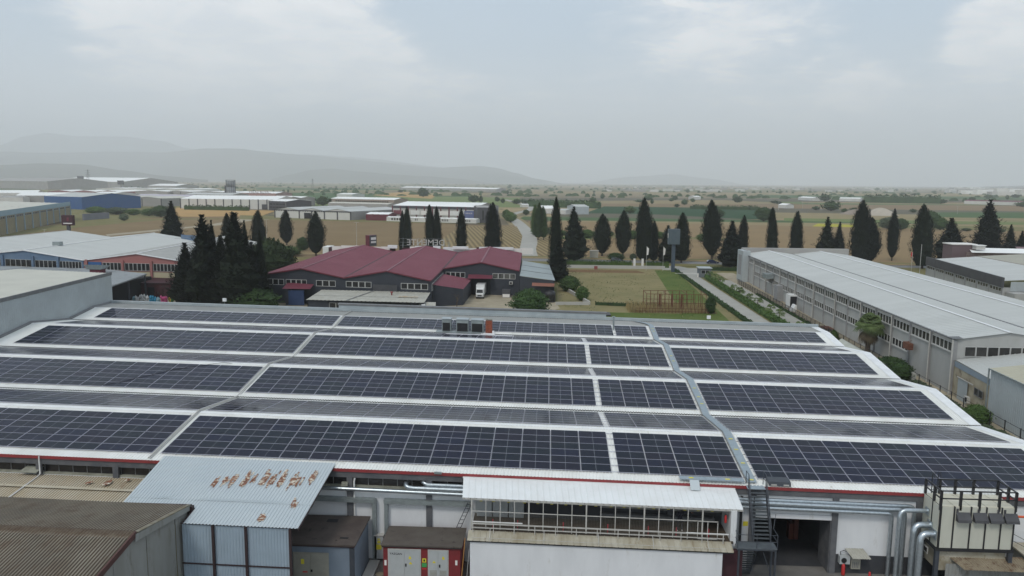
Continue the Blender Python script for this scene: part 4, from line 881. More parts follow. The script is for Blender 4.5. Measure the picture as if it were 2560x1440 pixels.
def extinguisher(x,y,z,label,s=1.0):
    o=thing('fire_extinguisher',label,'fire extinguisher',(x,y,z)); b=MB(); b.lathe((x,y,z),[(.02,0),(.085*s,.01),(.09*s,.05),(.09*s,.48*s),(.06*s,.56*s),(.025,.60*s)],12); b.build('cylinder_body',M['redsign'],o)
    b=MB(); b.box(x-.03,x+.03,y-.03,y+.03,z+.60*s,z+.68*s); b.tube([(x,y-.03,z+.66*s),(x+.1,y-.08,z+.6*s),(x+.11,y-.1,z+.3*s)],.015,6); b.build('valve',M['black'],o)
extinguisher(42.85,-3.2,5.0,'red fire extinguisher hanging at the right end of the gallery')
b=MB(True); b.box(34.0,42.5,-1.35,-1.0,5.05,5.22); tag(b.build('workbench',M['cap']),'long dark bench against the back wall of the gallery','bench')
b=MB(True); b.box(28.5,34.0,-1.3,-.95,4.66,5.9); b.box(28.5,34,-1.32,-.94,6.1,6.15); b.box(28.5,34,-1.32,-.94,6.35,6.4); tag(b.build('rack',M['darkwall']),'dark steel rack in the middle of the gallery','rack')
# ---- person in the gallery
def skin_body(name,joints,edges,root,m,parent,sub=2):
    me=bpy.data.meshes.new(name); me.from_pydata([j[0] for j in joints],edges,[]); me.update()
    o=obj(name,me,parent); o.modifiers.new('skin','SKIN'); o.modifiers.new('sub','SUBSURF').levels=sub; o.modifiers['sub'].render_levels=sub
    for i,j in enumerate(joints): me.skin_vertices[0].data[i].radius=(j[1],j[1]*(j[2] if len(j)>2 else 1))
    me.skin_vertices[0].data[root].use_root=True
    dg=bpy.context.evaluated_depsgraph_get(); m2=bpy.data.meshes.new_from_object(o.evaluated_get(dg)); o.modifiers.clear(); o.data=m2; m2.name=name; m2.materials.clear(); m2.materials.append(m)
    for p in m2.polygons: p.use_smooth=True
    return o
px_,py_,pz_=39.75,-2.45,4.66+SH*39.75
pe=thing('person','person in dark work clothes leaning forward with one arm stretched out in the gallery','person',(px_,py_,pz_))
J=[((0,0,.92),.145,.8),((.03,.04,1.12),.135,.75),((.10,.10,1.34),.155,.7),((.13,.13,1.45),.065),((.17,.15,1.52),.055),     # pelvis, waist, chest, neck
   ((-.10,0,.88),.10),((-.13,.06,.48),.068),((-.15,-.02,.10),.045),((-.15,.12,.035),.04),
   ((.10,0,.88),.10),((.16,.10,.48),.068),((.17,.02,.10),.045),((.17,.16,.035),.04),
   ((-.09,.10,1.37),.062),((-.22,.02,1.12),.046),((-.12,.16,.95),.036),
   ((.28,.13,1.38),.062),((.52,.10,1.42),.046),((.76,.06,1.40),.034)]
E_=[(0,1),(1,2),(2,3),(3,4),(0,5),(5,6),(6,7),(7,8),(0,9),(9,10),(10,11),(11,12),(2,13),(13,14),(14,15),(2,16),(16,17),(17,18)]
skin_body('work_clothes',J,E_,0,M['cloth'],pe)
def head(par,c,s=1.0,yaw=0.0):
    b=MB(); b.lathe((c[0],c[1],c[2]),[(.01,-.12*s),(.045*s,-.11*s),(.062*s,-.05*s),(.075*s,.0),(.078*s,.05*s),(.06*s,.10*s),(.02*s,.125*s)],14); 
    b.box(c[0]-.012,c[0]+.012,c[1]+.07*s,c[1]+.10*s,c[2]-.03*s,c[2]+.01*s)
    for sx__ in (-1,1): b.box(c[0]+sx__*.072*s-.008,c[0]+sx__*.072*s+.008,c[1]-.015,c[1]+.015,c[2]-.025,c[2]+.02)
    h=bpy.data.meshes.new('head'); h.from_pydata(b.v,[],b.f); h.materials.append(M['skin']); 
    for p in h.polygons: p.use_smooth=True
    o=obj('head',h,par)
    b=MB(); b.lathe((c[0],c[1]-.008,c[2]),[(.080*s,.02*s),(.086*s,.06*s),(.070*s,.115*s),(.02*s,.14*s)],14); b.lathe((c[0],c[1]-.02,c[2]),[(.03,-.08*s),(.073*s,-.03*s),(.080*s,.03*s)],12)
    h2=bpy.data.meshes.new('hair'); h2.from_pydata(b.v,[],b.f); h2.materials.append(M['hair']); obj('hair',h2,o)
    return o
head(pe,(.19,.17,1.63))
def hand(par,c,d,m):
    d=Vector(d).normalized(); sd_=Vector((-d.y,d.x,0)).normalized(); c=Vector(c)
    J=[(tuple(c),.028),(tuple(c+d*.07),.033,.5)]; E=[(0,1)]
    for i in range(4):
        a=c+d*(.085)+sd_*(.027-.018*i); L_=(.065,.075,.07,.055)[i]; k=len(J); J+=[(tuple(a),.010),(tuple(a+d*L_*.55+Vector((0,0,-.008))),.009),(tuple(a+d*L_+Vector((0,0,-.03))),.008)]; E+=[(1,k),(k,k+1),(k+1,k+2)]
    k=len(J); J+=[(tuple(c+d*.03+sd_*.04),.011),(tuple(c+d*.06+sd_*.062+Vector((0,0,-.01))),.009)]; E+=[(0,k),(k,k+1)]
    return skin_body('hand',J,E,0,m,par,1)
hand(pe,(.79,.055,1.395),(1,-.1,0),M['skin']); hand(pe,(-.11,.18,.93),(.3,.9,-.3),M['skin'])
for sx__ in (-.15,.17):
    b=MB(); b.lathe((sx__,.06,0),[(.05,0),(.055,.03),(.045,.07),(.03,.09)],10); me=bpy.data.meshes.new('shoe'); me.from_pydata([(v[0],(v[1]-.06)*2.2+.06,v[2]) for v in b.v],[],b.f); me.materials.append(M['shoe']); obj('shoe',me,pe)
# ---- black steel stair
st=thing('steel_stair','blue-black steel fire stair from the yard up to the roof edge','stairs',(45,-3,.25))
ZL=3.70; yl0,yl1=-3.35,-4.45; zt_=6.95
b=MB(); b.box(44.75,46.05,-1.62,-.90,zt_-.04,zt_); b.build('top_plate',M['walk'],st)
b=MB(); b.box(43.45,46.25,yl1,yl0,ZL-.05,ZL); b.build('landing_plate',M['tread'],st)
b=MB(); b.box(43.45,46.25,yl1,yl1+.05,ZL-.16,ZL-.052); b.box(46.2,46.25,yl1,yl0,ZL-.16,ZL-.052); b.build('landing_edge',M['steel'],st)
nst=13
for i in range(nst):
    t_=(i+1)/(nst+1); y=-1.6+(yl0+1.6)*t_; z=zt_+(ZL-zt_)*t_
    b=MB(); b.box(44.86,46.0,y-.12,y+.10,z-.03,z); b.build('tread',M['tread'],st)
for x in (44.80,46.06):
    b=MB(); b.beam((x,-1.55,zt_-.05),(x,yl0,ZL-.0),.05,.24); b.build('stringer',M['steel'],st)
    b=MB()
    for h in (.55,1.05): b.beam((x,-1.5,zt_+h),(x,yl0-.05,ZL+h),.04,.04)
    for i in range(4): t_=i/3; y=-1.5+(yl0+1.45)*t_; z=zt_+(ZL-zt_)*t_; b.box(x-.022,x+.022,y-.022,y+.022,z,z+1.05)
    b.beam((x,-1.5,zt_+1.05),(x,-.75,zt_+1.05),.04,.04); b.box(x-.022,x+.022,-.77,-.73,zt_,zt_+1.05); b.beam((x,-1.5,zt_+.55),(x,-.75,zt_+.55),.03,.03)
    b.build('handrail',M['steel'],st)
b=MB()
for h in (.5,1.0):
    b.beam((43.47,yl1+.02,ZL+h),(46.23,yl1+.02,ZL+h),.035,.035); b.beam((46.23,yl1+.02,ZL+h),(46.23,yl0,ZL+h),.035,.035); b.beam((43.47,yl1+.02,ZL+h),(43.47,yl0,ZL+h),.035,.035)
for x in (43.47,44.8,46.23): b.box(x-.022,x+.022,yl1,yl1+.044,ZL,ZL+1.0)
b.beam((46.23,yl0,ZL+1.0),(46.6,yl0+.9,ZL+1.7),.035,.035)
b.build('landing_rail',M['steel'],st)
for i in range(13):
    t_=(i+.5)/13; y=yl0+.1+(1.9)*t_; z=ZL-.25-(ZL-.5)*t_
    b=MB(); b.box(44.15,45.2,y-.11,y+.11,z-.03,z); b.build('tread',M['tread'],st)
for x in (44.1,45.25): b=MB(); b.beam((x,yl0,ZL-.1),(x,yl0+2.0,.3),.05,.2); b.build('stringer',M['steel'],st)
for x,y in ((43.6,yl1+.1),(46.15,yl1+.1),(46.15,yl0-.05)): b=MB(); b.box(x-.06,x+.06,y-.06,y+.06,.25,ZL-.05); b.build('leg',M['steel'],st)
b=MB(); b.beam((46.15,yl1+.1,1.0),(45.3,yl1+.1,3.4),.05,.05); b.beam((45.3,-1.45,4.3),(45.3,-1.45,6.9),.05,.05); b.build('brace',M['steel'],st)
b=MB(); b.tube([(44.5,-1.0,6.1),(44.5,-1.0,.4)],.10,10); b.box(44.25,44.75,-1.12,-.9,5.2,5.4); tag(b.build('black_pipe',M['blacksteel']),'fat black pipe on the wall between gallery and stair','pipe')
b=MB(); b.box(44.72,45.08,-.88,-.865,3.75,4.1); tag(b.build('warning_sign',M['yellow']),'yellow notice on the white wall behind the stair','sign')
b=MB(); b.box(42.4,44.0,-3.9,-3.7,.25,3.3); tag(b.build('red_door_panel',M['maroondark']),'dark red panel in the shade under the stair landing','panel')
bx=thing('cable_box','flat black box lying on the white eave right of the stair','box',(47,-.6,7))
b=MB(True); b.hexa([(46.45,-1.0,7.82),(48.05,-1.0,7.82),(48.05,-.1,7.98),(46.45,-.1,7.98),(46.45,-.9,8.10),(48.05,-.9,8.10),(48.05,-.15,8.20),(46.45,-.15,8.20)]); b.build('box_body',M['steel'],bx)
b=MB(True); b.box(46.6,47.0,-1.02,-.99,7.84,7.95); b.box(47.5,47.9,-1.02,-.99,7.84,7.95); b.build('box_lug',M['whitesteel'],bx)
# ---- dust collector
dc=thing('dust_collector','tall cream filter unit on black legs with four black hoods','filter unit',(60.6,-1.9,.25))
cx0,cx1,cy0,cy1,cz0,cz1=57.62,62.85,-3.5,-1.15,3.72,6.8
px=[cx0+.09,cx0+1.0,cx0+2.15,cx0+3.2,cx0+4.25,cx1-.09]
for a,c in zip(px,px[1:]): b=MB(); b.box(a+.035,c-.035,cy0,cy0+.05,cz0,cz1-.04); b.build('front_panel',M['collector'],dc)
for a,c in ((cy0+.09,cy0+1.0),(cy0+1.0,cy1)): b=MB(); b.box(cx0,cx0+.05,a+.03,c-.03,cz0,cz1-.04); b.build('side_panel',M['collector'],dc)
b=MB(); b.box(cx1-.05,cx1,cy0+.1,cy1,cz0,cz1-.04); b.build('side_panel',M['collector'],dc)
for a,c in zip(px,px[1:]): b=MB(); b.box(a+.02,c-.02,cy0+.02,cy1,cz1-.038,cz1); b.build('roof_panel',M['collectorroof'],dc)
b=MB()
b.box(cx0+.06,cx1-.06,cy0+.055,cy1-.02,cz0-.02,cz1-.06)
for x in px: b.box(x-.05,x+.05,cy0-.04,cy0+.05,cz0,cz1-.0)
b.box(cx0-.04,cx0+.05,cy0+.96,cy0+1.05,cz0,cz1); b.box(cx0-.08,cx1+.05,cy0-.06,cy1+.05,cz0-.24,cz0-.021); b.build('frame',M['blacksteel'],dc)
for x,y in ((cx0,cy0),(cx1-.2,cy0),(cx0,cy1-.2),(cx1-.2,cy1-.2)):
    b=MB(); b.box(x-.07,x+.20,y-.07,y+.20,.25,cz0-.241); b.build('leg',M['steel'],dc)
b=MB()
for (x,y) in [(cx0,cy0),(cx0+1.35,cy0),(cx0+2.65,cy0),(cx0+4.0,cy0),(cx1-.1,cy0),(cx0,cy1-.1),(cx0+1.0,cy1-.1),(cx0+2.1,cy1-.1),(cx0+3.4,cy1-.1),(cx1-.1,cy1-.1),(cx0,cy0+.95),(cx1-.1,cy0+.95)]:
    b.box(x-.02,x+.14,y,y+.14,cz1-.3 if y==cy0 else cz1,cz1+1.1)
for h in (.5,1.06):
    b.box(cx0,cx1,cy0+.02,cy0+.09,cz1+h,cz1+h+.08); b.box(cx0+.9,cx1,cy1-.1,cy1-.03,cz1+h,cz1+h+.08); b.box(cx0,cx0+.08,cy0,cy1,cz1+h,cz1+h+.08); b.box(cx1-.08,cx1,cy0,cy1,cz1+h,cz1+h+.08)
b.build('guard_rail',M['blacksteel'],dc)
b=MB()
for x in (cx0+.55,cx0+.95): b.tube([(x,cy1+.1,3),(x,cy1+.1,cz1+1.5),(x,cy1-.15,cz1+1.7),(x,cy1-.35,cz1+1.3)],.03,6)
for i in range(14): b.beam((cx0+.55,cy1+.1,3.2+i*.32),(cx0+.95,cy1+.1,3.2+i*.32),.025,.025)
b.build('ladder',M['blacksteel'],dc)
for i,a in enumerate(px[1:5]):
    x=a+.12; b=MB(); b.hexa([(x,cy0-.46,5.80),(x+.92,cy0-.46,5.80),(x+.92,cy0-.027,5.80),(x,cy0-.027,5.80),(x,cy0-.42,5.98),(x+.92,cy0-.42,5.98),(x+.92,cy0-.027,6.40),(x,cy0-.027,6.40)]); b.box(x+.3*(i%3),x+.3*(i%3)+.14,cy0-.06,cy0-.027,6.41,6.66); b.build('exhaust_hood',M['charcoal'],dc)
b=MB(); b.box(cx0+.3,cx1-.3,cy0+.3,cy1-.1,1.9,cz0-.24,0); b.build('hopper',M['ledge'],dc)
b=MB(); b.box(57.3,57.35,-2.9,-2.3,2.95,3.42,0); b.box(57.28,57.299,-2.82,-2.38,3.03,3.34,1); b.build('side_hatch',[M['whitesteel'],M['black']],dc)
for zz,yy,lb,fx in ((5.75,-1.9,'slim silver duct elbow entering the filter unit highest',55.6),(4.9,-2.4,'middle silver duct elbow entering the filter unit',56.45),(4.55,-3.1,'lowest and nearest silver duct elbow entering the filter unit',56.6)):
    r=.16 if zz>5 else .23
    duct(lb,[(57.62,yy,zz),(57.5,yy,zz)]+el((fx+.55,yy,zz),(fx,yy-.1,zz-.65),(fx,yy,zz))+[(fx,yy-.1,.3)],r,.45)
    b=MB(); b.box(57.53,57.615,yy-r-.1,yy+r+.1,zz-r-.1,zz+r+.1); tag(b.build('duct_flange',M['galv']),lb.replace('duct elbow entering','square flange of the duct entering'),'flange')
b=MB(); b.tube([(62.9,-2.6,5.8),(70,-2.6,5.7)],.09,8); tag(b.build('orange_pipe',M['orange']),'orange pipe leaving the filter unit to the right','pipe')
b=MB()
for z in (3.9,4.4): b.beam((62.9,-3.2,z+.4),(66.5,-3.6,z-1.4),.03,.03)
tag(b.build('guy_bar',M['blacksteel']),'thin dark sloping bars right of the filter unit','bar')
us=thing('low_shed','low shed with rusty brown corrugated roofs under the filter unit','shed',(61,-3.2,.25))
b=MB(); b.corr((59.2,-4.4,2.55),(63.9,-4.4,2.5),(58.6,-2.95,2.95),(63.9,-2.95,2.9),.2,.035); b.build('roof_sheet',mat('rusty_brown_roof',(.27,.225,.155),(.19,.15,.10),1,.85,c3=(.12,.07,.04),s3=2,t3=(.5,.65)),us)
b=MB(); b.corr((58.3,-3.6,.25),(64.2,-3.6,.25),(58.3,-3.59,2.6),(64.2,-3.59,2.6),.25,.03); b.build('wall_sheet',M['corrgrey'],us)
b=MB(); b.box(64.1,70,-5.2,-1.0,.25,3.0,0); b.box(64.0,70.2,-5.3,-1.0,3.0,3.12,1); b.build('side_block',[M['corrgrey'],M['ledge']],us)
# ---- small things at the right wall
a_=thing('air_conditioner','small old air conditioner hung on the dark plinth right of the gate','air conditioner',(52.2,-1.1,1.4))
b=MB(); b.box(51.85,52.6,-1.28,-.87,1.15,1.75); b.build('casing',M['doorgrey'],a_)
b=MB(); b.lathe((0,0,0),[(.01,0),(.2,.0),(.2,.02),(.01,.02)],14); me=bpy.data.meshes.new('fan_grille'); me.from_pydata([(v[0],-v[2]-.002,v[1]) for v in b.v],[],b.f); me.materials.append(M['black']); o=obj('fan_grille',me,a_); o.location=(-.05,-.185,.05)
b=MB(); b.tube([(52.0,-1.0,1.75),(51.95,-1.0,2.0),(52.2,-1.0,2.1),(52.4,-1.0,2.0)],.025,6); b.build('hose',M['black'],a_)
c_=thing('meter_box','cream meter box under a little corrugated awning','cabinet',(53,-1.1,1.3))
b=MB(); b.box(52.72,53.4,-1.2,-.87,.75,1.75); b.build('casing',M['doorcream'],c_)
b=MB(); b.corr((52.6,-1.75,1.82),(53.95,-1.75,1.82),(52.3,-.87,2.22),(53.65,-.87,2.22),.2,.03); b.build('awning',M['oldroof'],c_)
b=MB()
for i in range(4): b.box(52.8+i*.13,52.86+i*.13,-1.215,-1.202,.85,1.3)
b.build('vent_slot',M['cap'],c_)
extinguisher(52.15,-1.25,.3,'red fire extinguisher on the ground under the air conditioner',1.5)
extinguisher(53.95,-1.6,.2,'red fire extinguisher half hidden at the picture bottom, right of the meter box',1.0)
for x,z,c in ((49.9,1.0,'orange'),(50.3,1.9,'orange')):
    b=MB(); b.box(x,x+.35,4.5,5.2,.27,z+.6); tag(b.build('machine_part',mat('dim_orange%d'%int(z),(.10,.02,.01),rough=.6)),'%s dull orange machine just visible inside the dark gate'%('lower' if z==1.0 else 'taller'),'machine')
# ================================================================ NEIGHBOURING BUILDINGS
def gable(par,nl,nr,fl,fr,ze,rise,roofm,wallm,name='roof_slope',over=.3,pitch=.9,h=.05,near=True,far=True,wz=0.0,kind='trap',capm=None):
    "one low gable between four ground corners (near left/right, far left/right), ridge running near to far"
    nl,nr,fl,fr=[Vector((p[0],p[1],0)) for p in (nl,nr,fl,fr)]
    nm,fm=(nl+nr)/2,(fl+fr)/2; Z=lambda v,z:(v.x,v.y,z)
    d=(fm-nm).normalized()*over
    for a,c in (((nl,fl),0),((nr,fr),1)):
        p,q=a
        b=MB()
        if c==0: b.corr(Z(q+d,ze),Z(fm+d,ze+rise),Z(p-d,ze),Z(nm-d,ze+rise),1,.0) if False else b.corr(Z(p-d,ze),Z(q+d,ze),Z(nm-d,ze+rise),Z(fm+d,ze+rise),pitch,h,0,kind)
        else: b.corr(Z(q+d,ze),Z(p-d,ze),Z(fm+d,ze+rise),Z(nm-d,ze+rise),pitch,h,0,kind)
        b.build(name,roofm,par)
    b=MB(); b.beam(Z(nm-d,ze+rise+h+.02),Z(fm+d,ze+rise+h+.02),.5,.05); b.build('ridge_cap',capm or roofm,par)
    if near: b=MB(); b.poly([Z(nl,wz),Z(nr,wz),Z(nr,ze-.03),Z(nm,ze+rise-.03),Z(nl,ze-.03)]); b.build('end_wall',wallm,par)
    if far: b=MB(); b.poly([Z(fr,wz),Z(fl,wz),Z(fl,ze-.03),Z(fm,ze+rise-.03),Z(fr,ze-.03)]); b.build('end_wall',wallm,par)
def wallq(par,a,c,z0,z1,m,name='wall'):
    b=MB(); b.quad((a[0],a[1],z0),(c[0],c[1],z0),(c[0],c[1],z1),(a[0],a[1],z1)); return b.build(name,m,par)
def windows(par,a,c,z0,z1,n,gm,fm,off=.05,frame=.07,name='window',sub=True,panes=1,side=1,mul=0.05):
    "n windows side by side along a wall line a->c, each a frame with its own pane"
    A,B=Vector(a[:2]+(0,) if isinstance(a,tuple) else a),Vector(c[:2]+(0,) if isinstance(c,tuple) else c); d=(B-A); L_=d.length; d/=L_; nn_=Vector((d.y,-d.x,0))*side
    for i in range(n):
        s0,s1=L_*i/n+mul/2,L_*(i+1)/n-mul/2; p,q=A+d*s0,A+d*s1
        b=MB()
        def bar(u0,u1,w0_,w1_):
            o=nn_*off; e=nn_*.005; P0,P1=p.lerp(q,u0),p.lerp(q,u1)
            b.hexa([tuple(P0+e+Vector((0,0,w0_))),tuple(P1+e+Vector((0,0,w0_))),tuple(P1+o+Vector((0,0,w0_))),tuple(P0+o+Vector((0,0,w0_))),tuple(P0+e+Vector((0,0,w1_))),tuple(P1+e+Vector((0,0,w1_))),tuple(P1+o+Vector((0,0,w1_))),tuple(P0+o+Vector((0,0,w1_)))])
        W_=(q-p).length; f=frame/W_
        bar(0,1,z0,z0+frame); bar(0,1,z1-frame,z1); bar(0,f,z0+frame,z1-frame); bar(1-f,1,z0+frame,z1-frame)
        for k in range(1,panes): bar(k/panes-f/2,k/panes+f/2,z0+frame,z1-frame)
        fr=b.build(name,fm,par)
        b=MB(); o=nn_*.02; b.quad(tuple(p+o+Vector((0,0,z0))),tuple(q+o+Vector((0,0,z0))),tuple(q+o+Vector((0,0,z1))),tuple(p+o+Vector((0,0,z1))))
        b.build('pane',gm,fr)
def pilaster(par,a,c,n,z0,z1,wd,m,side=1,off=.15,ends=True,name='pilaster'):
    A,B=Vector((a[0],a[1],0)),Vector((c[0],c[1],0)); d=(B-A).normalized(); nn_=Vector((d.y,-d.x,0))*side
    for i in range(n+1):
        p=A.lerp(B,i/n); b=MB(); s_=d*wd/2; o=nn_*off
        b.hexa([tuple(p-s_+Vector((0,0,z0))),tuple(p+s_+Vector((0,0,z0))),tuple(p+s_+o+Vector((0,0,z0))),tuple(p-s_+o+Vector((0,0,z0))),tuple(p-s_+Vector((0,0,z1))),tuple(p+s_+Vector((0,0,z1))),tuple(p+s_+o+Vector((0,0,z1))),tuple(p-s_+o+Vector((0,0,z1)))]); b.build(name,m,par)
# ---- tall clad building on the party line, far left
tb=thing('clad_warehouse','tall grey clad building with beige roof standing against the left end of the solar roof','warehouse',(-60,20,0))
def tz(y): return 13.67+(y-37)*.0185
b=MB(); b.corr((-39.0,-20,2),(-39.0,62.2,2),(-39.0,-20,tz(-20)),(-39.0,62.2,tz(62.2)),.42,.035); b.build('side_cladding',M['greyclad'],tb)
b=MB(); b.corr((-39.0,62.2,0),(-80,62.2,0),(-39.0,62.2,tz(62)),(-80,62.2,14.0),.42,.035); b.build('rear_cladding',M['greyclad'],tb)
b=MB(); b.beam((-39.05,-20,tz(-20)+.02),(-39.05,62.3,tz(62.3)+.02),.20,.5); b.build('eave_flashing',M['cap'],tb)
b=MB(); b.corr((-54,62.2,tz(62)+.55),(-39.1,62.2,tz(62)+.1),(-54,-20,tz(-20)+.55),(-39.1,-20,tz(-20)+.1),.6,.03); b.build('roof_slope',M['beigeroof'],tb)
b=MB(); b.corr((-80,62.2,12.3),(-54,62.2,tz(62)+.55),(-80,-20,11.2),(-54,-20,tz(-20)+.55),.6,.03); b.build('roof_slope',M['beigeroof'],tb)
# ---- flat canopy roof and dark shed behind it
fc=thing('flat_canopy','wide low grey flat canopy roof with dark space below, behind the clad building','canopy',(-85,118,0))
b=MB(); b.prism([(-125,104),(-64,105.5),(-67.8,127.5),(-84.6,136.6),(-125,140)],5.8,6.08); b.build('flat_roof',mat('grey_flat_roof',(.27,.29,.30),(.22,.235,.24),.1,.8,c3=(.14,.145,.145),s3=.35,t3=(.56,.62)),fc)
b=MB(); b.beam((-100,110,6.1),(-92,137,6.1),.5,.03); b.beam((-112,112,6.1),(-104,138,6.1),.35,.03); b.beam((-84,120,6.1),(-78,132,6.1),.3,.03); b.build('roof_seam',M['cap'],fc)
for x,y in ((-64.6,106),(-66.2,116),(-68,126.8),(-80,106),(-95,106)): b=MB(); b.box(x-.15,x+.15,y,y+.3,0,5.8); b.build('post',M['steel'],fc)
b=MB(); b.box(-120,-70,108,134,.1,4.6); b.build('canopy_shade_block',M['black'],fc)  # solid black block, paints in the shade under the canopy
vb=thing('roof_ventilator','grey sheet ventilator box on a red base on the flat canopy','ventilator',(-80.2,127,6.1))
b=MB(); b.hexa([(-81.8,126,7.1),(-78.4,126,7.1),(-78.4,129,7.1),(-81.8,129,7.1),(-82.4,125.6,8.3),(-78.6,125.6,8.3),(-78.0,129.4,7.8),(-82,129.4,7.8)]); b.build('hood',M['galvdull'],vb)
b=MB(); b.box(-81.4,-78.8,126.4,128.8,6.08,7.09); b.build('base',M['maroon'],vb)
rs_=thing('dark_red_shed','low dark maroon shed beside the dark trees','shed',(-66,131,0))
b=MB(); b.box(-72.5,-57,128.5,136.5,0,3.6); b.build('walls',M['maroondark'],rs_); b=MB(); b.corr((-72.8,128.2,3.65),(-56.8,128.2,3.65),(-72.8,136.9,3.9),(-56.8,136.9,3.9),.6,.05); b.build('roof_sheet',M['maroondark'],rs_)
b=MB(); b.box(-68.2,-66.6,128.42,128.49,.1,2.6); b.build('doorway',M['black'],rs_)
# ---- blue, pink and white gabled factory
bp=thing('gabled_factory','three-gable factory with blue and pink painted fronts and white roofs','factory',(-105,170,0))
gable(bp,(-163,156),(-127,146.3),(-163,222),(-128,218),8.0,2.0,M['lightroof'],M['bluewall'])
gable(bp,(-127,146.3),(-90.4,138.8),(-128,218),(-91.6,209),8.0,2.0,M['lightroof'],M['bluewall'],capm=M['trimwhite'])
gable(bp,(-90.3,138.8),(-60.5,136.0),(-91.5,205),(-66,200),8.0,2.0,M['rearroof'],M['pinkwall'],capm=M['trimwhite'])
b=MB(); b.quad((-60.5,136,0),(-66,200,0),(-66,200,8),(-60.5,136,8)); b.build('side_wall',M['cream'],bp)
b=MB(); b.quad((-91.6,209,0),(-128,218,0),(-128,218,8),(-91.6,209,8)); b.build('rear_wall',M['bluewall'],bp)
b=MB(); b.hexa([(-97,207,8),(-88,203,8),(-88,203.4,8),(-97,207.4,8),(-97,207,9.9),(-88,203,9.9),(-88,203.4,9.9),(-97,207.4,9.9)]); b.build('rear_parapet',M['bluewall'],bp)
def lerp2(a,c,t): return (a[0]+(c[0]-a[0])*t,a[1]+(c[1]-a[1])*t)
A_,B_=(-127,146.3),(-90.4,138.8)
b=MB(); b.beam((A_[0],A_[1]-.2,8),(-108.7,142.3,10.02),.3,.25); b.beam((-108.7,142.3,10.02),(B_[0],B_[1]-.2,8),.3,.25); b.beam((-90.3,138.6,8),(-75.4,137.2,10.02),.3,.25); b.beam((-75.4,137.2,10.02),(-60.5,135.8,8),.3,.25); b.build('gable_trim',M['trimwhite'],bp)
segs=[(.02,.155),(.175,.29),(.33,.56),(.59,.775),(.80,.985)]
for a,c in segs:
    n_=4 if c-a<.16 else 5
    if a>.75: n_=7
    windows(bp,lerp2(A_,B_,a),lerp2(A_,B_,c),5.6,7.5,n_,M['glass'],M['frame'],.1,.05)
for t_ in (.165,.31,.575,.79): p=lerp2(A_,B_,t_); b=MB(); b.box(p[0]-.3,p[0]+.3,p[1]-.45,p[1],0,8.6); b.build('pilaster',M['bluewall'],bp)
C_,D_=(-90.3,138.8),(-60.5,136.0)
wallq(bp,(lerp2(C_,D_,.02)[0],lerp2(C_,D_,.02)[1]-.12),(lerp2(C_,D_,.98)[0],lerp2(C_,D_,.98)[1]-.12),.1,5.3,M['cream'],'cream_wall_panel')
for t_ in (.03,.37,.635,.96): p=lerp2(C_,D_,t_); b=MB(); b.box(p[0]-.3,p[0]+.3,p[1]-.5,p[1]-.121,0,8.2); b.build('pilaster',M['pinkwall'],bp)
wallq(bp,(lerp2(C_,D_,.045)[0],lerp2(C_,D_,.045)[1]-.2),(lerp2(C_,D_,.17)[0],lerp2(C_,D_,.17)[1]-.2),5.5,7.6,M['brightblue'],'blue_panel')
for a,c,n_ in ((.18,.355,5),(.385,.62,6),(.65,.945,9)): windows(bp,lerp2(C_,D_,a),lerp2(C_,D_,c),5.6,7.5,n_,M['glass'],M['frame'],.2,.05)
b=MB(); b.beam((-86,180,10.7),(-80,196,10.7),.3,.05); b.build('roof_seam',M['cap'],bp)
b=MB(); b.box(-110.3,-108.2,157,158.6,10.0,11.1); b.build('roof_cowl',M['galvdull'],bp)
# low ruined walls behind the white roofs
rw=thing('rubble_wall','low grey block wall remains beyond the white roofs with pinkish blocks','wall',(-120,235,0))
b=MB(); b.box(-124,-92,232,233,0,3.5); b.box(-124,-118,226,232,0,2.8); b.build('block_wall',M['concgrey' if False else 'oldroof'],rw)
# dark sign on pole and small lamp far left
def polesign(label,x,y,h,wd,ht,dp,m,pm,pr,side=None,sm=None):
    o=thing('pole_sign',label,'sign',(x,y,0)); b=MB(); b.box(x-pr,x+pr,y-pr,y+pr,0,h-ht); b.build('pole',pm,o)
    b=MB(); b.box(x-wd/2,x+wd/2,y-dp/2,y+dp/2,h-ht,h); q=b.build('sign_box',m,o)
    return o,q
o,q=polesign('dark maroon square sign on a thick dark pole at the far left field edge',-150,228,15.2,4.4,3.8,1.2,M['maroondark'],M['charcoal'],.5)
b=MB(); b.box(-151.6,-148.2,227.38,227.4,12.0,12.35); b.build('sign_lettering',M['pale'],q)
b=MB(); b.box(-150.2,-149.4,227.38,227.4,13.0,14.4); b.build('sign_emblem',M['maroon'],q)
# ---- maroon factory
mf=thing('maroon_factory','factory with three maroon gable roofs and dark navy walls','factory',(-8,150,0))
ZE=6.5; RS=1.9
P0,P1,P2=(-38.5,124.3),(-17.5,121.6),(3.3,118.6); Q0,Q1,Q2,Q3=(-39.6,192),(-19.7,192),(1.3,191.5),(21.8,191.5)
I2,I3=(2.9,143.6),(22.8,141.0)
gable(mf,P0,P1,Q0,Q1,ZE,RS,M['maroonroof'],M['navywall'],pitch=.3,h=.03)
gable(mf,P1,P2,Q1,Q2,ZE,RS,M['maroonroof'],M['navywall'],pitch=.3,h=.03)
gable(mf,I2,I3,Q2,Q3,ZE,RS,M['maroonroof'],M['navywall'],pitch=.3,h=.03)
wallq(mf,P2,I2,0,ZE-.03,M['navywall'],'side_wall'); wallq(mf,I3,Q3,0,ZE-.03,M['navywall'],'side_wall'); wallq(mf,Q0,P0,0,ZE-.03,M['navywall'],'side_wall')
b=MB()
def rake(a,c):
    m_=lerp2(a,c,.5); b.beam((a[0],a[1]-.32,ZE),(m_[0],m_[1]-.32,ZE+RS),.12,.28); b.beam((m_[0],m_[1]-.32,ZE+RS),(c[0],c[1]-.32,ZE),.12,.28)
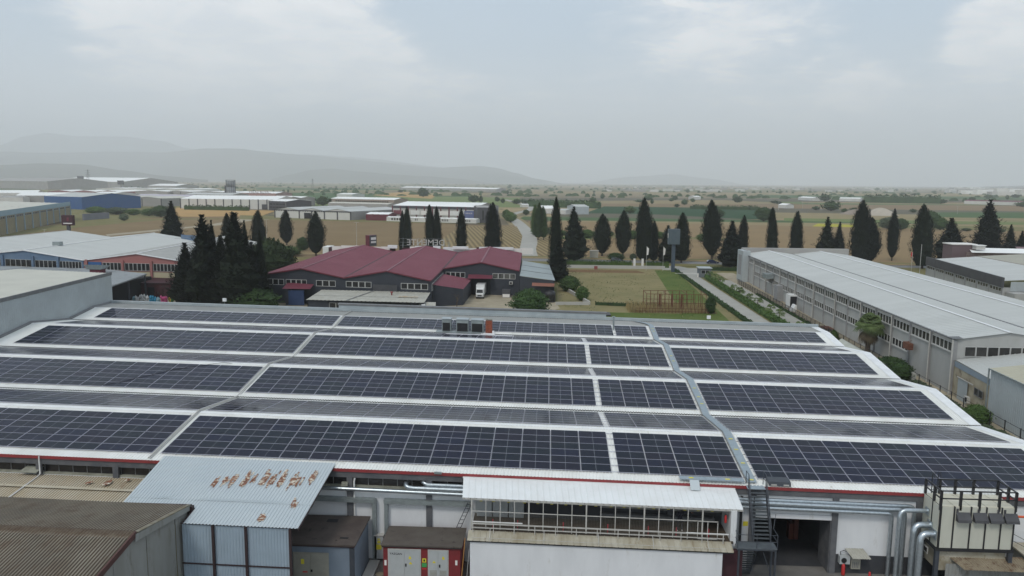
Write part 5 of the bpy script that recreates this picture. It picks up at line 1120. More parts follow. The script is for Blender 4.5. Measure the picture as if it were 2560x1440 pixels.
rake(P0,P1); rake(P1,P2); rake(I2,I3); b.beam((P2[0]+.05,P2[1],ZE),(I2[0]+.05,I2[1],ZE),.12,.25); b.build('rake_trim',M['maroon'],mf)
b=MB(); b.beam((P1[0],P1[1],ZE+.06),(Q1[0],Q1[1],ZE+.06),.5,.06); b.beam((I2[0],I2[1],ZE+.06),(Q2[0],Q2[1],ZE+.06),.5,.06); b.build('valley_gutter',M['maroondark'],mf)
for (a,c,n_) in ((lerp2(P0,P1,.02),lerp2(P0,P1,.29),4),(lerp2(P0,P1,.31),lerp2(P0,P1,.56),4),(lerp2(P0,P1,.67),lerp2(P0,P1,.90),3),(lerp2(P1,P2,.02),lerp2(P1,P2,.32),4),(lerp2(P1,P2,.66),lerp2(P1,P2,.97),4)):
    windows(mf,a,c,4.35,5.75,n_,M['glass'],M['frame'],.09,.09)
for (a,c,n_) in ((lerp2(I2,I3,.03),lerp2(I2,I3,.29),4),(lerp2(I2,I3,.65),lerp2(I2,I3,.95),4)): windows(mf,a,c,4.3,5.7,n_,M['glassold'] if a[0]>12 else M['glass'],M['frame'],.09,.09)
for i in range(5): windows(mf,lerp2(P2,I2,.05+.19*i),lerp2(P2,I2,.20+.19*i),3.9,5.6,2,M['glass'],M['frame'],.09,.09)
def awning(par,x0,x1,y,z,d,dz,m): b=MB(); b.corr((x0,y-d,z-dz),(x1,y-d,z-dz),(x0,y,z),(x1,y,z),.3,.03); b.build('awning',m,par)
awning(mf,-31.6,-25.0,123.2,4.9,3.6,.9,M['maroonroof']); 
b=MB(); b.box(-30.3,-26.6,119.9,120.0,.1,3.6,0); b.box(-31,-30.4,120,122.8,0,3.8,1); b.build('blue_door',[M['bluedoor'],M['navywall']],mf)
awning(mf,9.6,15.9,142.4,5.25,3.0,.7,M['maroonroof'])
b=MB(); b.box(10.1,15.3,141.9,142.25,.05,4.2); b.build('gateway',M['black'],mf)
b=MB(); b.corr((-10.4,120.05,.3),(-4.6,119.3,.3),(-10.4,120.05,5.3),(-4.6,119.3,5.3),.25,.04); b.build('loading_shutter',M['charcoal'],mf)
# small maroon lean-to in the corner
b=MB(); b.corr((10.2,124.2,3.9),(10.4,142,4.0),(3.3,121.5,5.2),(3.2,141,5.4),.3,.03); b.build('lean_to_roof',M['maroonroof'],mf)
b=MB(); b.quad((3.4,121.6,0),(10.1,124.3,0),(10.1,124.3,3.85),(3.4,121.6,5.1)); b.quad((10.1,124.3,0),(10.3,142,0),(10.3,142,3.9),(10.1,124.3,3.85)); b.build('lean_to_wall',M['navywall'],mf)
# long grey low shed roof along the front
b=MB(); b.corr((-22.6,108.6,3.2),(3.6,107.0,3.2),(-22.6,120.6,3.75),(3.2,119.0,3.75),.9,.05); b.build('low_shed_roof',M['oldroof'],mf)
b=MB(); b.box(-22.4,3.3,109.0,109.2,0,3.15); b.box(3.1,3.3,108.4,119,0,3.1); b.box(-22.4,-22.2,109,121,0,3.15); b.build('low_shed_wall',M['navywall'],mf)
b=MB(); b.beam((-13.5,107.9,3.33),(-9.9,120.3,3.88),.25,.05); b.beam((-22.4,113.5,3.50),(3.4,112,3.50),.05,.04); b.build('roof_seam',M['cap'],mf)
windows(mf,(-17.6,109.0),(-14.6,109.0),1.0,2.6,2,M['glass'],M['frame'],.07,.06)
b=MB(); b.corr((2.6,106.5,2.3),(6.0,107.5,2.2),(2.0,109.8,2.9),(5.6,110.6,2.8),.5,.04); b.build('small_awning',M['oldroof'],mf)
b=MB(); b.lathe((-5.0,115.0,3.6),[(.15,0),(.15,.5),(.35,.55),(.3,.75),(.02,.8)],10); b.build('roof_vent',M['red'],mf)
b=MB(); b.poly([(-3.2,112.2,3.57),(1.5,111.8,3.57),(1.2,113.3,3.63),(-2.9,113.8,3.63)]); b.build('rust_stain',mat('rust_wash',(.36,.27,.17),(.40,.38,.32),1.5,.9,contrast=(.4,.6)),mf,kind='stuff')
# ragged pale cladding along the rear
b=MB()
xs=-40
while xs<22:
    w_=random.uniform(1.2,4.5); y=192.3; zt2=ZE+RS-.5+random.uniform(-.3,.35)
    if random.random()<.85: b.box(xs,xs+w_-.1,y,y+.2,ZE-.5,zt2,random.choice((0,0,1,2)))
    xs+=w_
b.build('rear_cladding',[M['pale'],M['maroondark'],M['trimwhite']],mf,kind='stuff')
b=MB()
for x0,x1,z in ((-21.5,-18.5,.5),(-6.8,-4.5,.35),(-.5,4.5,.35),(8,19,.28)): b.box(x0,x1,191,191.9,ZE+RS-.9,ZE+RS-.9+z+.5)
b.build('rear_box',M['trimwhite'],mf)
# navy side roof, right: pale lean-to
b=MB(); b.corr((31.9,134,5.0),(30.5,169,5.2),(23.0,137,5.7),(22.6,173,5.9),8,.03); b.build('side_lean_to_roof',mat('grey_sheet_roof',(.28,.32,.32),(.24,.27,.27),.2,.55),mf)
b=MB(); b.quad((23,137,0),(31.7,134,0),(31.7,134,4.95),(23,137,5.6)); b.quad((31.7,134,0),(30.4,169,0),(30.4,169,5.1),(31.7,134,4.95)); b.build('side_lean_to_wall',M['navywall'],mf)
for t_ in (.33,.66): b=MB(); b.beam((31.9-1.4*t_,134+35*t_,5.09+.2*t_),(23-.4*t_,137+36*t_,5.8+.2*t_),.12,.06); b.build('roof_seam',M['cap'],mf)
b=MB(); b.corr((26.2,131.6,3.9),(31.6,130.9,3.9),(26.2,134.9,4.3),(31.8,133.9,4.3),.3,.04); b.build('rust_awning',mat('rust_orange_roof',(.26,.10,.06),(.20,.08,.05),1,.8),mf)
for x,y,h,lb in ((-27.5,193,11.2,'maroon box sign with two pale text lines above the rear edge of the maroon roof'),):
    o=thing('box_sign',lb,'sign',(x,y,0)); b=MB(); b.box(x-.15,x+.15,y,y+.3,0,8); b.build('post',M['steel'],o)
    b=MB(); b.hexa([(x-1.7,y+.3,8),(x-.1,y-1.2,8),(x+1.6,y+1.6,8),(x,y+3.1,8),(x-1.7,y+.3,h+.3),(x-.1,y-1.2,h+.3),(x+1.6,y+1.6,h+.3),(x,y+3.1,h+.3)]); q=b.build('sign_box',M['maroon'],o)
    b=MB(); e=.03; b.quad((x-.1+e,y-1.2-e,8.0),(x+1.6+e,y+1.6-e,8.0),(x+1.6+e,y+1.6-e,h+.3),(x-.1+e,y-1.2-e,h+.3)); b.build('dark_face',M['charcoal'],q)
    b=MB()
    for z_,h_ in ((10.0,.85),(9.0,.55)): b.quad((x+.25+e*2,y-.62-e,z_),(x+1.45+e*2,y+1.35-e,z_),(x+1.45+e*2,y+1.35-e,z_+h_),(x+.25+e*2,y-.62-e,z_+h_))
    b.build('sign_lettering',M['pale'],q)
ls=thing('letter_sign','open rooftop letters spelling DEMENTE, seen from behind','sign',(-8,193.6,8))
text('DEMENTE',2.7,M['whitesteel'],ls,(-9.6,194.0,8.4),(R(90),0,R(180)),ext=.08,sx_=1.05)
b=MB(); 
for z in (8.3,9.3,10.5): b.beam((-18,193.85,z),(-1,193.85,z),.05,.05)
for x in (-17,-12,-7,-2): b.beam((x,193.8,7.2),(x,193.8,10.8),.06,.06); b.beam((x,192.4,7.0),(x,193.7,9.5),.05,.05)
b.build('frame',M['galvdull'],ls)
wb=thing('white_container','white box with dark maroon sign panel at the rear left of the maroon roof','box',(-44,205,0))
b=MB(); b.box(-46.5,-44.2,204,210,0,6.6); b.build('walls',M['whitepaint'],wb); b=MB(); b.box(-44.19,-41.6,203,209,0,6.5); b.box(-43.9,-41.9,202.9,202.99,4.6,5.5,1); b.build('sign_panel',[M['maroondark'],M['charcoal']],wb)
# ---- grey two-ridge concrete factory at right
gb=thing('concrete_factory','long pale concrete factory with two low ridges and two rows of strip windows','factory',(95,120,0))
N0,N1,N2=(86.7,52.2),(101.3,52.2),(117.5,52.2); F0,F1,F2=(90.1,183),(104.5,183),(121,183)
gable(gb,N0,N1,F0,F1,7.95,1.05,M['lightroof'],M['concpanel'],pitch=1.0,h=.04,capm=M['trimwhite'],far=False)
gable(gb,N1,N2,F1,F2,7.95,1.05,M['lightroof'],M['concpanel'],pitch=1.0,h=.04,capm=M['trimwhite'],far=False)
wallq(gb,F0,N0,0,7.9,M['concpanel'],'side_wall'); wallq(gb,N2,F2,0,7.9,M['concpanel'],'side_wall')
b=MB(); b.beam((N0[0]-.35,N0[1]-.3,7.93),(F0[0]-.35,F0[1],7.93),.18,.20); b.build('eave_gutter',M['cap'],gb)
b=MB(); b.beam((N1[0],N1[1],8.02),(F1[0],F1[1],8.02),.4,.05); b.build('valley_gutter',M['cap'],gb)
b=MB(); b.box(89.6,121.4,183.2,184.8,0,9.7); b.box(89.4,89.9,178,184.8,7.9,9.6); b.build('rear_parapet',M['concgrey' if False else 'fargrey'],gb)
NB=19
for i in range(NB):
    a,c=lerp2(N0,F0,(i+.06)/NB),lerp2(N0,F0,(i+.94)/NB); a,c=(a[0]-.02,a[1]),(c[0]-.02,c[1])
    old=M['glassold']
    if i<18:
        windows(gb,c,a,6.05,7.35,5,M['darkglass'],M['frame'],.10,.055)
        b=MB(); b.beam((a[0]-.12,a[1],5.98),(c[0]-.12,c[1],5.98),.14,.12); b.build('window_sill',M['frame'],gb)
    if 1<i<17:
        windows(gb,c,a,3.05,4.25,5,random.choice((M['darkglass'],old,M['glass'])),M['frame'],.10,.055)
        b=MB(); b.beam((a[0]-.12,a[1],2.98),(c[0]-.12,c[1],2.98),.14,.12); b.build('window_sill',M['frame'],gb)
pilaster(gb,F0,N0,NB,0,7.85,.34,M['concrib'],1,.24)
for i in range(1,NB,2):
    p=lerp2(N0,F0,i/NB); b=MB(); b.tube([(p[0]-.42,p[1]-.35,7.85),(p[0]-.42,p[1]-.35,.1)],.09,8); b.build('downpipe',M['whitesteel'],gb)
windows(gb,(88.1,52.2),(99.0,52.2),5.5,6.9,7,M['darkglass'],M['frame'],.10,.055); windows(gb,(100.1,52.2),(112.0,52.2),5.5,6.9,7,M['darkglass'],M['frame'],.10,.055)
pilaster(gb,(86.9,52.2),(117.5,52.2),3,0,7.8,.4,M['concrib'],1,.15)
b=MB(); b.tube([(86.3,51.9,7.9),(86.3,51.9,.1)],.12,8); b.build('downpipe',M['whitesteel'],gb)
b=MB(); b.corr((86.2,51.7,8.05),(87.6,51.7,8.1),(86.2,53,8.15),(87.6,53,8.2),.3,.03); b.build('corner_flashing',M['cap'],gb)
b=MB(); b.box(88.05,90.2,176.5,183.2,0,9.3,0); b.box(88.03,88.049,178,182,2,8,1); b.build('stair_tower',[M['greyclad'],M['concrib']],gb)
# clutter along the factory's west side
un=thing('generator_box','white sheet enclosure with black opening against the concrete factory','enclosure',(87.5,128,0))
b=MB(); b.box(86.9,88.7,126.5,129.6,.1,3.3,0); b.box(87.0,88.5,126.38,126.49,.4,3.0,1); b.build('enclosure',[M['whitepaint'],M['black']],un)
b=MB(); b.hexa([(86.2,122.2,.06),(87.2,122.2,.06),(87.2,124.4,.06),(86.2,124.4,.06),(86.9,122.2,1.6),(87.2,122.2,1.6),(87.2,124.4,1.6),(86.9,124.4,1.6)]); tag(b.build('leaning_panel',M['whitepaint']),'white panel leaning against the wall next to the black opening','panel')
un=thing('cooling_unit','grey cooling unit on wall brackets near the far end of the concrete factory','cooling unit',(88.6,150,4))
b=MB(); b.box(87.0,89.0,147.5,151,4.6,5.8); b.build('casing',M['galvdull'],un); b=MB(); b.box(87.5,89.0,138.5,141.5,.1,3.9); b.build('duct_box',M['concrib'],un)
b=MB(); b.box(85.6,87.2,98.6,101.8,.45,.6,0)
for x,y in ((85.7,98.7),(87.1,98.7),(85.7,101.7),(87.1,101.7)): b.box(x-.05,x+.05,y-.05,y+.05,.05,.46)
tag(b.build('rusty_table',M['rusty']),'rusty steel table frame outside the concrete factory','table')
b=MB(); b.tube([(85.9,64.0,4.0),(85.9,64.0,5.2),(86.4,64.0,5.25)],.06,6); b.box(85.7,86.4,63.4,65.4,3.9,4.9); tag(b.build('rusty_exhaust',M['rusty']),'rusty exhaust bracket on a lower window of the concrete factory','exhaust')
# ---- buildings in front right: tan annex, tall grey clad shed
ta=thing('tan_annex','small yellowish annex with pale metal roof at the concrete factory corner','annex',(90,46,0))
b=MB(); b.corr((85.9,41.0,4.95),(104,41.0,7.0),(86.9,52.0,5.05),(104,52,7.1),.8,.04); b.build('roof_sheet',M['lightroof'],ta)
b=MB(); b.quad((86.8,52.0,0),(86.0,41.2,0),(86.0,41.2,4.9),(86.8,52.0,5.0)); b.quad((86,41.2,0),(104,41.2,0),(104,41.2,6.9),(86,41.2,4.9)); b.build('walls',mat('stained_tan_wall',(.42,.38,.28),(.33,.28,.20),.5,.9,c3=(.17,.14,.10),s3=.45,t3=(.55,.64)),ta)
b=MB(); b.quad((86.72,51.8,4.2),(85.95,41.3,4.1),(85.95,41.3,4.9),(86.72,51.8,5.0)); b.build('blue_fascia',mat('bluegrey_fascia',(.22,.27,.32),(.25,.3,.34),1,.7),ta)
b=MB(); b.quad((86.45,50.0,.1),(86.27,47.2,.1),(86.27,47.2,3.0),(86.45,50.0,3.0)); b.build('sliding_door',M['greyclad'],ta)
b=MB(); b.beam((86.4,50.2,3.1),(86.1,45.6,3.1),.1,.12); b.build('door_rail',M['whitesteel'],ta)
windows(ta,(85.95+.28,45.4),(85.95+.02,42.9),1.9,2.9,2,M['darkglass'],M['cap'],.08,.06)
b=MB(); b.box(85.55,85.95,45.7,46.5,.6,1.4,0); b.box(85.53,85.549,45.8,46.2,.7,1.3,1); tag(b.build('air_conditioner',[M['whitesteel'],M['black']]),'small air conditioner unit beside the tan annex wall','air conditioner')
cs=thing('clad_shed','tall grey ribbed clad shed cut by the right picture edge','shed',(90,30,0))
b=MB(); b.corr((84.0,12,0),(85.4,40.6,0),(84.0,12,6.4),(85.4,40.6,6.4),.42,.04); b.corr((85.4,40.6,0),(100,40.6,0),(85.4,40.6,6.4),(100,40.6,8.0),.42,.04); b.build('wall_cladding',M['greyclad'],cs)
b=MB(); b.corr((83.8,12,6.5),(85.2,40.8,6.5),(100,12,8.3),(100,40.8,8.3),.9,.05); b.build('roof_sheet',mat('yellowish_roof',(.42,.40,.30),(.37,.35,.27),.2,.6),cs)
b=MB(); b.beam((83.85,12,6.46),(85.25,40.75,6.46),.16,.16); b.tube([(85.3,40.9,6.5),(85.3,40.9,.1)],.10,8); b.build('gutter',M['galvdull'],cs)
# ---- pitched little shed by the palm
ps=thing('pitched_shed','small shed with pale steep roof and dark gable behind the palm','shed',(82,72,0))
b=MB(); b.quad((79.3,73.4,3.6),(78.8,63.0,3.5),(82.6,63.2,1.5),(83.2,73.6,1.5)); b.quad((79.3,73.4,3.6),(76.3,73.2,1.9),(75.9,62.9,1.9),(78.8,63.0,3.5)); b.build('roof_sheet',mat('mossy_pale_roof',(.42,.43,.38),(.35,.36,.30),.8,.8,c3=(.22,.24,.17),s3=2,t3=(.6,.72)),ps)
b=MB(); b.poly([(76.3,63.15,0),(82.4,63.3,0),(82.4,63.3,1.5),(78.85,63.1,3.42),(76.3,63.15,1.9)]); b.box(76.4,82.6,63.3,73.2,0,1.45); b.build('walls',M['navywall'],ps)
# ---- dark-fascia building at far right, and the brown block behind it
db=thing('dark_fascia_factory','grey factory with long black fascia band, far right','factory',(145,160,0))
b=MB(); b.quad((138.3,131.8,0),(145.5,184.5,0),(145.5,184.5,5.2),(138.3,131.8,5.2)); b.quad((138.3,131.8,0),(175,131.8,0),(175,131.8,5.2),(138.3,131.8,5.2)); b.build('walls',M['concpanel'],db)
b=MB(); b.hexa([(138.0,131.5,5.2),(138.4,131.5,5.2),(145.6,184.8,5.2),(145.2,184.8,5.2),(138.0,131.5,7.6),(138.4,131.5,7.6),(145.6,184.8,7.6),(145.2,184.8,7.6)]); b.build('fascia_band',M['charcoal'],db)
b=MB(); b.corr((138.4,131.6,6.8),(145.5,184.5,6.8),(158,131.6,7.9),(160,184,7.9),1.2,.05); b.build('roof_slope',M['lightroof'],db)
b=MB(); b.corr((158,131.6,8.0),(160,184,8.0),(180,131.6,9.2),(180,184,9.2),1.2,.05); b.build('roof_slope',mat('stone_grey_roof',(.36,.35,.29),(.31,.30,.25),.1,.7),db)
for i in range(7):
    a,c=lerp2((138.3,131.8),(145.5,184.5),(i+.08)/7),lerp2((138.3,131.8),(145.5,184.5),(i+.92)/7)
    windows(db,(c[0],c[1]),(a[0],a[1]),4.1,5.0,4,M['glass'],M['frame'],.08,.08)
pilaster(db,(145.5,184.5),(138.3,131.8),7,0,5.2,.4,M['concrib'],1,.15)
b=MB(); b.box(139,142,128,131.7,0,4.2,0); b.box(143,160,126.5,131.5,0,2.2,1); b.build('side_walls',[M['concpanel'],M['charcoal']],db)
b=MB()
for i in range(4): b.corr((140+i*6,131.7,4.3+0*i),(145.8+i*6,131.7,4.3),(140+i*6,131.6,6.6),(145.8+i*6,131.6,6.6),.4,.03)
b.build('front_cladding',M['greyclad'],db)
bb=thing('brown_block','brownish two-storey block with white roof at the far right','building',(165,205,0))
b=MB(); b.box(160.5,168,200,206,0,10.2,0); b.box(160.3,168.3,199.8,206.2,10.2,10.5,1); b.build('tower',[mat('mauve_render',(.15,.105,.11),(.13,.09,.095),.3,.9),M['pale']],bb)
b=MB(); b.box(165,195,195,200,0,8.0); b.build('wall',mat('patchy_brown_wall',(.20,.13,.115),(.27,.21,.19),.5,.9,contrast=(.45,.55)),bb)
b=MB(); b.quad((163.5,193.8,8.3),(190,193.8,8.1),(188,203,8.9),(168,205,9.0)); b.build('roof_sheet',M['farroof'],bb)
b=MB(); b.box(166.5,169.3,197,199.5,9,10.2,0); b.box(166.2,169.6,196.8,199.7,10.2,10.35,1); b.build('roof_box',[M['whitesteel'],M['farroof']],bb)
b=MB(); b.quad((183,203,8.7),(230,195,8.2),(230,205,8.9),(186,210,9.1)); b.box(186,230,197,204,0,8.2); b.build('side_wing',mat('mauve_roof',(.17,.10,.105),(.15,.09,.095),.3,.8),bb)
fg=thing('flag_pole','pole with a small red flag beside the black-fascia factory','flag',(143.5,190,0)); b=MB(); b.tube([(143.5,190,0),(143.5,190,8.5)],.06,6); b.build('pole',M['whitesteel'],fg); b=MB(); b.quad((143.5,190,7.0),(143.0,190,7.2),(143.1,190,8.5),(143.5,190,8.4)); b.build('flag',M['redsign'],fg)
ant=MB(); ant.tube([(139.5,176,0),(139.5,176,12)],.07,6); tag(ant.build('antenna_pole',M['whitesteel']),'thin pale pole standing before the black fascia','pole')
# ---- grey pylon sign, guard booth, gate
o,q=polesign('tall blue-grey pylon with a square box sign at the driveway entrance',71.4,200.9,14.2,3.6,5.0,2.2,mat('slate_sign',(.06,.085,.10),(.08,.105,.12),.5,.5),mat('slate_pole',(.055,.075,.10),rough=.5),.55)
b=MB(); b.hexa([(69.5,199.8,9.2),(69.6,199.8,9.2),(69.6,202,9.2),(69.5,202,9.2),(69.5,199.8,14.15),(69.6,199.8,14.15),(69.6,202,14.15),(69.5,202,14.15)]); b.build('sign_face',mat('sign_face_slate',(.07,.10,.115),rough=.4),q)
b=MB(); b.tube([(69.49,200.6,11.3),(69.49,200.6,12.8)],.12,6); b.tube([(69.49,201.2,12.2),(69.49,201.2,12.7)],.12,6); b.build('sign_emblem',M['pale'],q)
gd=thing('guard_booth','small dark grey guard booth with light flat roof at the driveway gate','booth',(79,188,0))
b=MB(); b.box(77.4,81.0,186.5,190.5,0,2.8); b.build('walls',mat('slate_wall',(.13,.15,.16),(.11,.125,.135),.5,.7),gd); b=MB(); b.box(77.1,81.3,186.2,190.8,2.8,3.05); b.build('flat_roof',M['greyclad'],gd); windows(gd,(77.9,186.5),(80.5,186.5),1.2,2.3,2,M['glass'],M['frame'],.06,.05)
b=MB(); b.tube([(77,187.5,1.0),(70,188,1.05)],.05,6); b.box(76.9,77.3,187.3,187.7,0,1.2); tag(b.build('barrier',M['pale']),'thin barrier arm across the driveway by the booth','barrier')
for x,lb in ((63.0,'left of the two white flags on poles before the road'),(68.5,'right of the two white flags on poles, next to the pylon')):
    f_=thing('flag_pole',lb,'flag',(x,203.5,0)); b=MB(); b.tube([(x,203.5,0),(x,203.5,8.2)],.05,6); b.build('pole',M['whitesteel'],f_)
    b=MB(); b.add([(x,203.5,8.1),(x+.75,203.6,7.4),(x+.55,203.5,5.4),(x,203.5,5.2)],[(0,1,2,3)]); b.build('flag',M['pale'],f_)
# ---- water tank, rusty frame, yard junk
wt=thing('water_tank','black plastic water tank with domed ribbed top beside the maroon factory','tank',(30.6,133,0))
b=MB(); b.lathe((30.6,131.8,0),[(1.4,0),(1.45,.1),(1.42,.8),(1.47,.9),(1.42,1.6),(1.47,1.7),(1.4,2.3),(1.1,2.65),(.4,2.8),(.38,2.95),(.05,3.0)],18); b.build('tank_body',M['blacksteel'],wt)
wt2=MB(); wt2.box(28.4,29.0,128,128.6,0,1.3,0); wt2.box(28.45,28.95,128.05,128.55,1.301,1.7,1); tag(wt2.build('red_drum',[M['redsign'],M['pale']]),'small red and white stub in front of the black tank','drum')
sf=thing('steel_cage','rusty steel cage frame standing in dry weeds on the grass lot','frame',(62,124,0))
b=MB()
x0,x1,y0,y1,H_=52.6,66.0,119.5,125.5,4.1
for i in range(17):
    x=x0+(x1-x0)*i/16
    b.box(x-.05,x+.05,y0-.05,y0+.05,0,H_ if i%2==0 or i>9 else H_*.82); 
    if i%2==0: b.box(x-.07,x+.07,y1-.05,y1+.05,0,H_)
for z in (H_,H_*.5): b.beam((x0,y0,z),(x1,y0,z),.08,.1); b.beam((x0,y1,z),(x1-1.5,y1,z),.08,.1)
for x in (x0,x0+4.5,x0+9,x1): b.beam((x,y0,H_),(x,y1,H_),.1,.12)
for x in (x0+3.2,x0+6.0,x0+8.2): b.box(x-.22,x+.22,y0+1.5,y0+1.7,0,H_*.95)
b.build('upright_bars',M['rusty'],sf)
b=MB()
for i in range(24): x=50+17*i/23; b.beam((x,117.4,.05),(x,117.4,1.15),.06,.06)
b.beam((50,117.4,1.15),(67,117.4,1.1),.06,.08); b.beam((50,117.4,.5),(67,117.4,.45),.06,.08); b.build('low_fence',M['rusty'],sf)
b=MB(); rr=random.Random(5)
for i in range(2600):
    x,y=rr.uniform(48.5,68),rr.uniform(117.6,128); h=rr.uniform(.5,1.7); a=rr.uniform(0,6.28); w_=.12; dx,dy=math.cos(a)*w_,math.sin(a)*w_
    b.add([(x-dx,y-dy,0),(x+dx,y+dy,0),(x+rr.uniform(-.3,.3),y+rr.uniform(-.3,.3),h)],[(0,1,2)])
tag(b.build('dry_weeds',M['drygrass']),'straw coloured weeds round the rusty frame','weeds',kind='stuff')
b=MB()
for i in range(3800):
    x,y=rr.uniform(33,73),rr.uniform(96,207)
    n=noise.noise(Vector((x*.12,y*.12,3)))
    if n<.02+rr.uniform(-.15,.15): continue
    h=rr.uniform(.08,.3); a=rr.uniform(0,6.28); w_=.12; dx,dy=math.cos(a)*w_,math.sin(a)*w_
    b.add([(x-dx,y-dy,0),(x+dx,y+dy,0),(x+rr.uniform(-.2,.2),y+rr.uniform(-.2,.2),h)],[(0,1,2)],rr.choice((0,0,1)))
tag(b.build('grass_tufts',[M['leaf'],M['drygrass']]),'tufts of rough grass on the open lot','grass',kind='stuff')
# low walls and fences round the lot
def fence(name,label,pts,h,step,m,bars=2,post=.08,mesh=False):
    o=thing(name,label,'fence',(pts[0][0],pts[0][1],0))
    P_=[Vector((p[0],p[1],0)) for p in pts]
    for a,c in zip(P_,P_[1:]):
        L_=(c-a).length; n=max(1,round(L_/step))
        for i in range(n): q=a.lerp(c,i/n); b=MB(); b.box(q.x-post/2,q.x+post/2,q.y-post/2,q.y+post/2,0,h); b.build('fence_post',m,o)
        b=MB()
        for k in range(bars): z=h*(.95-.42*k); b.beam((a.x,a.y,z),(c.x,c.y,z),.04,.05)
        b.build('fence_rail',m,o)
    return o
fence('metal_fence','dark metal fence between the side lane and the concrete factory',[(84.3,60),(84.7,110),(85.6,172)],1.7,2.6,M['blacksteel'])
b=MB(); 
for i in range(560): y=60+112*i/560; b.box(84.3+(y-60)*.0115,84.32+(y-60)*.0115,y-.01,y+.01,.15,1.6)
tag(b.build('fence_bars',M['blacksteel']),'thin upright bars of the metal fence by the concrete factory','fence',kind='stuff')
fence('post_fence','dark post and wire fence beside the right verge of the solar roof',[(82.6,10),(83.2,30),(83.6,58)],2.2,3.2,M['blacksteel'],2,.09)
fence('post_fence','thin post fence along the dirt yard behind the raised parapet',[(8,110.8),(28,111.5)],1.6,4.0,M['cap'],1,.07)
b=MB(); b.box(84.0,84.6,58,60.2,0,1.6); tag(b.build('gate_pier',M['kerb']),'pale concrete pier at the near end of the metal fence','pier')
b=MB(); b.hexa([(32,127,0),(32.3,127,0),(40.3,127.6,0),(40,127.9,0),(32,127,.8),(32.3,127,.8),(40.3,127.6,.8),(40,127.9,.8)]); b.hexa([(33.4,160,0),(33.7,160,0),(40.3,127.9,0),(40,127.6,0),(33.4,160,.9),(33.7,160,.9),(40.3,127.9,.9),(40,127.6,.9)]); tag(b.build('low_wall',M['kerb']),'low pale boundary wall beside the black tank','wall')
b=MB(); b.box(35,70,208.6,208.9,0,1.1); tag(b.build('low_wall',M['kerb']),'long low pale wall at the far edge of the grass lot','wall')
b=MB(); b.box(46.4,49.6,244.0,245.6,.3,2.9,0); b.box(46.2,49.8,243.8,245.8,2.9,3.05,1); tag(b.build('bus_shelter',[M['oldroof'],M['whitesteel']]),'small pale shelter on the far side of the road by the broad pine','shelter')
for x,lb in ((60.2,'white gate pier, left of the pair in the hedge'),(63.0,'white gate pier, right of the pair in the hedge')):
    b=MB(); b.box(x-.35,x+.35,213.6,214.3,0,3.0); tag(b.build('gate_pier',M['pale']),lb,'pier')
cone=MB(); cone.lathe((57.2,227.2,.06),[(.3,0),(.3,.05),(.16,.06),(.03,.7)],10); tag(cone.build('traffic_cone',M['redsign']),'red traffic cone on the road beside the dark green car','cone')
b=MB(); b.box(45.8,46.9,205,206,.03,1.1); tag(b.build('red_bin',mat('faded_red',(.25,.06,.05),(.2,.05,.04),3,.8)),'faded red bin at the far side of the grass lot','bin')
for i,(x,y,c,s_) in enumerate([(-67.4,120.6,'bagteal',.8),(-66.6,120.4,'bagwhite',1.1),(-65.8,120.6,'bagwhite',1.4),(-65.0,120.3,'bagwhite',1.5),(-64.2,120.5,'bagwhite',1.2),(-63.4,120.4,'bagblue',1.1),(-62.6,120.5,'bagblue',1.3),(-61.6,120.6,'bagteal',.7),(-60.6,120.4,'bagpink',1.2),(-59.8,120.5,'bagpink',1.1),(-59.2,121.2,'bagyellow',1.7),(-58.3,120.8,'baggreen',.9)]):
    o=thing('bottle_sack','%s sack of plastic containers, %s in the heap left of the dark trees'%({'bagteal':'pale teal','bagwhite':'whitish','bagblue':'bright blue','bagpink':'pink','bagyellow':'yellow','baggreen':'green'}[c],['first','second','third','fourth','fifth','sixth','seventh','eighth','ninth','tenth','eleventh','last'][i]),'sack',(x,y,0),'sacks of plastic containers by the left yard')
    b=MB()
    for k in range(9): dx,dy=rr.uniform(-.3,.3),rr.uniform(-.3,.3); z0_=rr.uniform(0,s_); b.lathe((x+dx,y+dy,z0_),[(.12,0),(.22,.05),(.22,.5),(.09,.62),(.09,.75),(.02,.76)],7,0,.1)
    b.build('containers',M[c],o)
for sk,(x0,x1,y0,y1) in enumerate(((40,44,112,116),(48,52,100,103),(30,36,101,101.4))):
    b=MB(); b.box(x0,x1,y0,y1,.05,.35 if sk<2 else .15); tag(b.build('scrap_pile',M['blacksteel'] if sk==0 else M['rusty']),['dark flat scrap pile just behind the raised parapet','low rusty scrap pile behind the parapet right end','long thin plank on the grass behind the roof'][sk],'scrap')
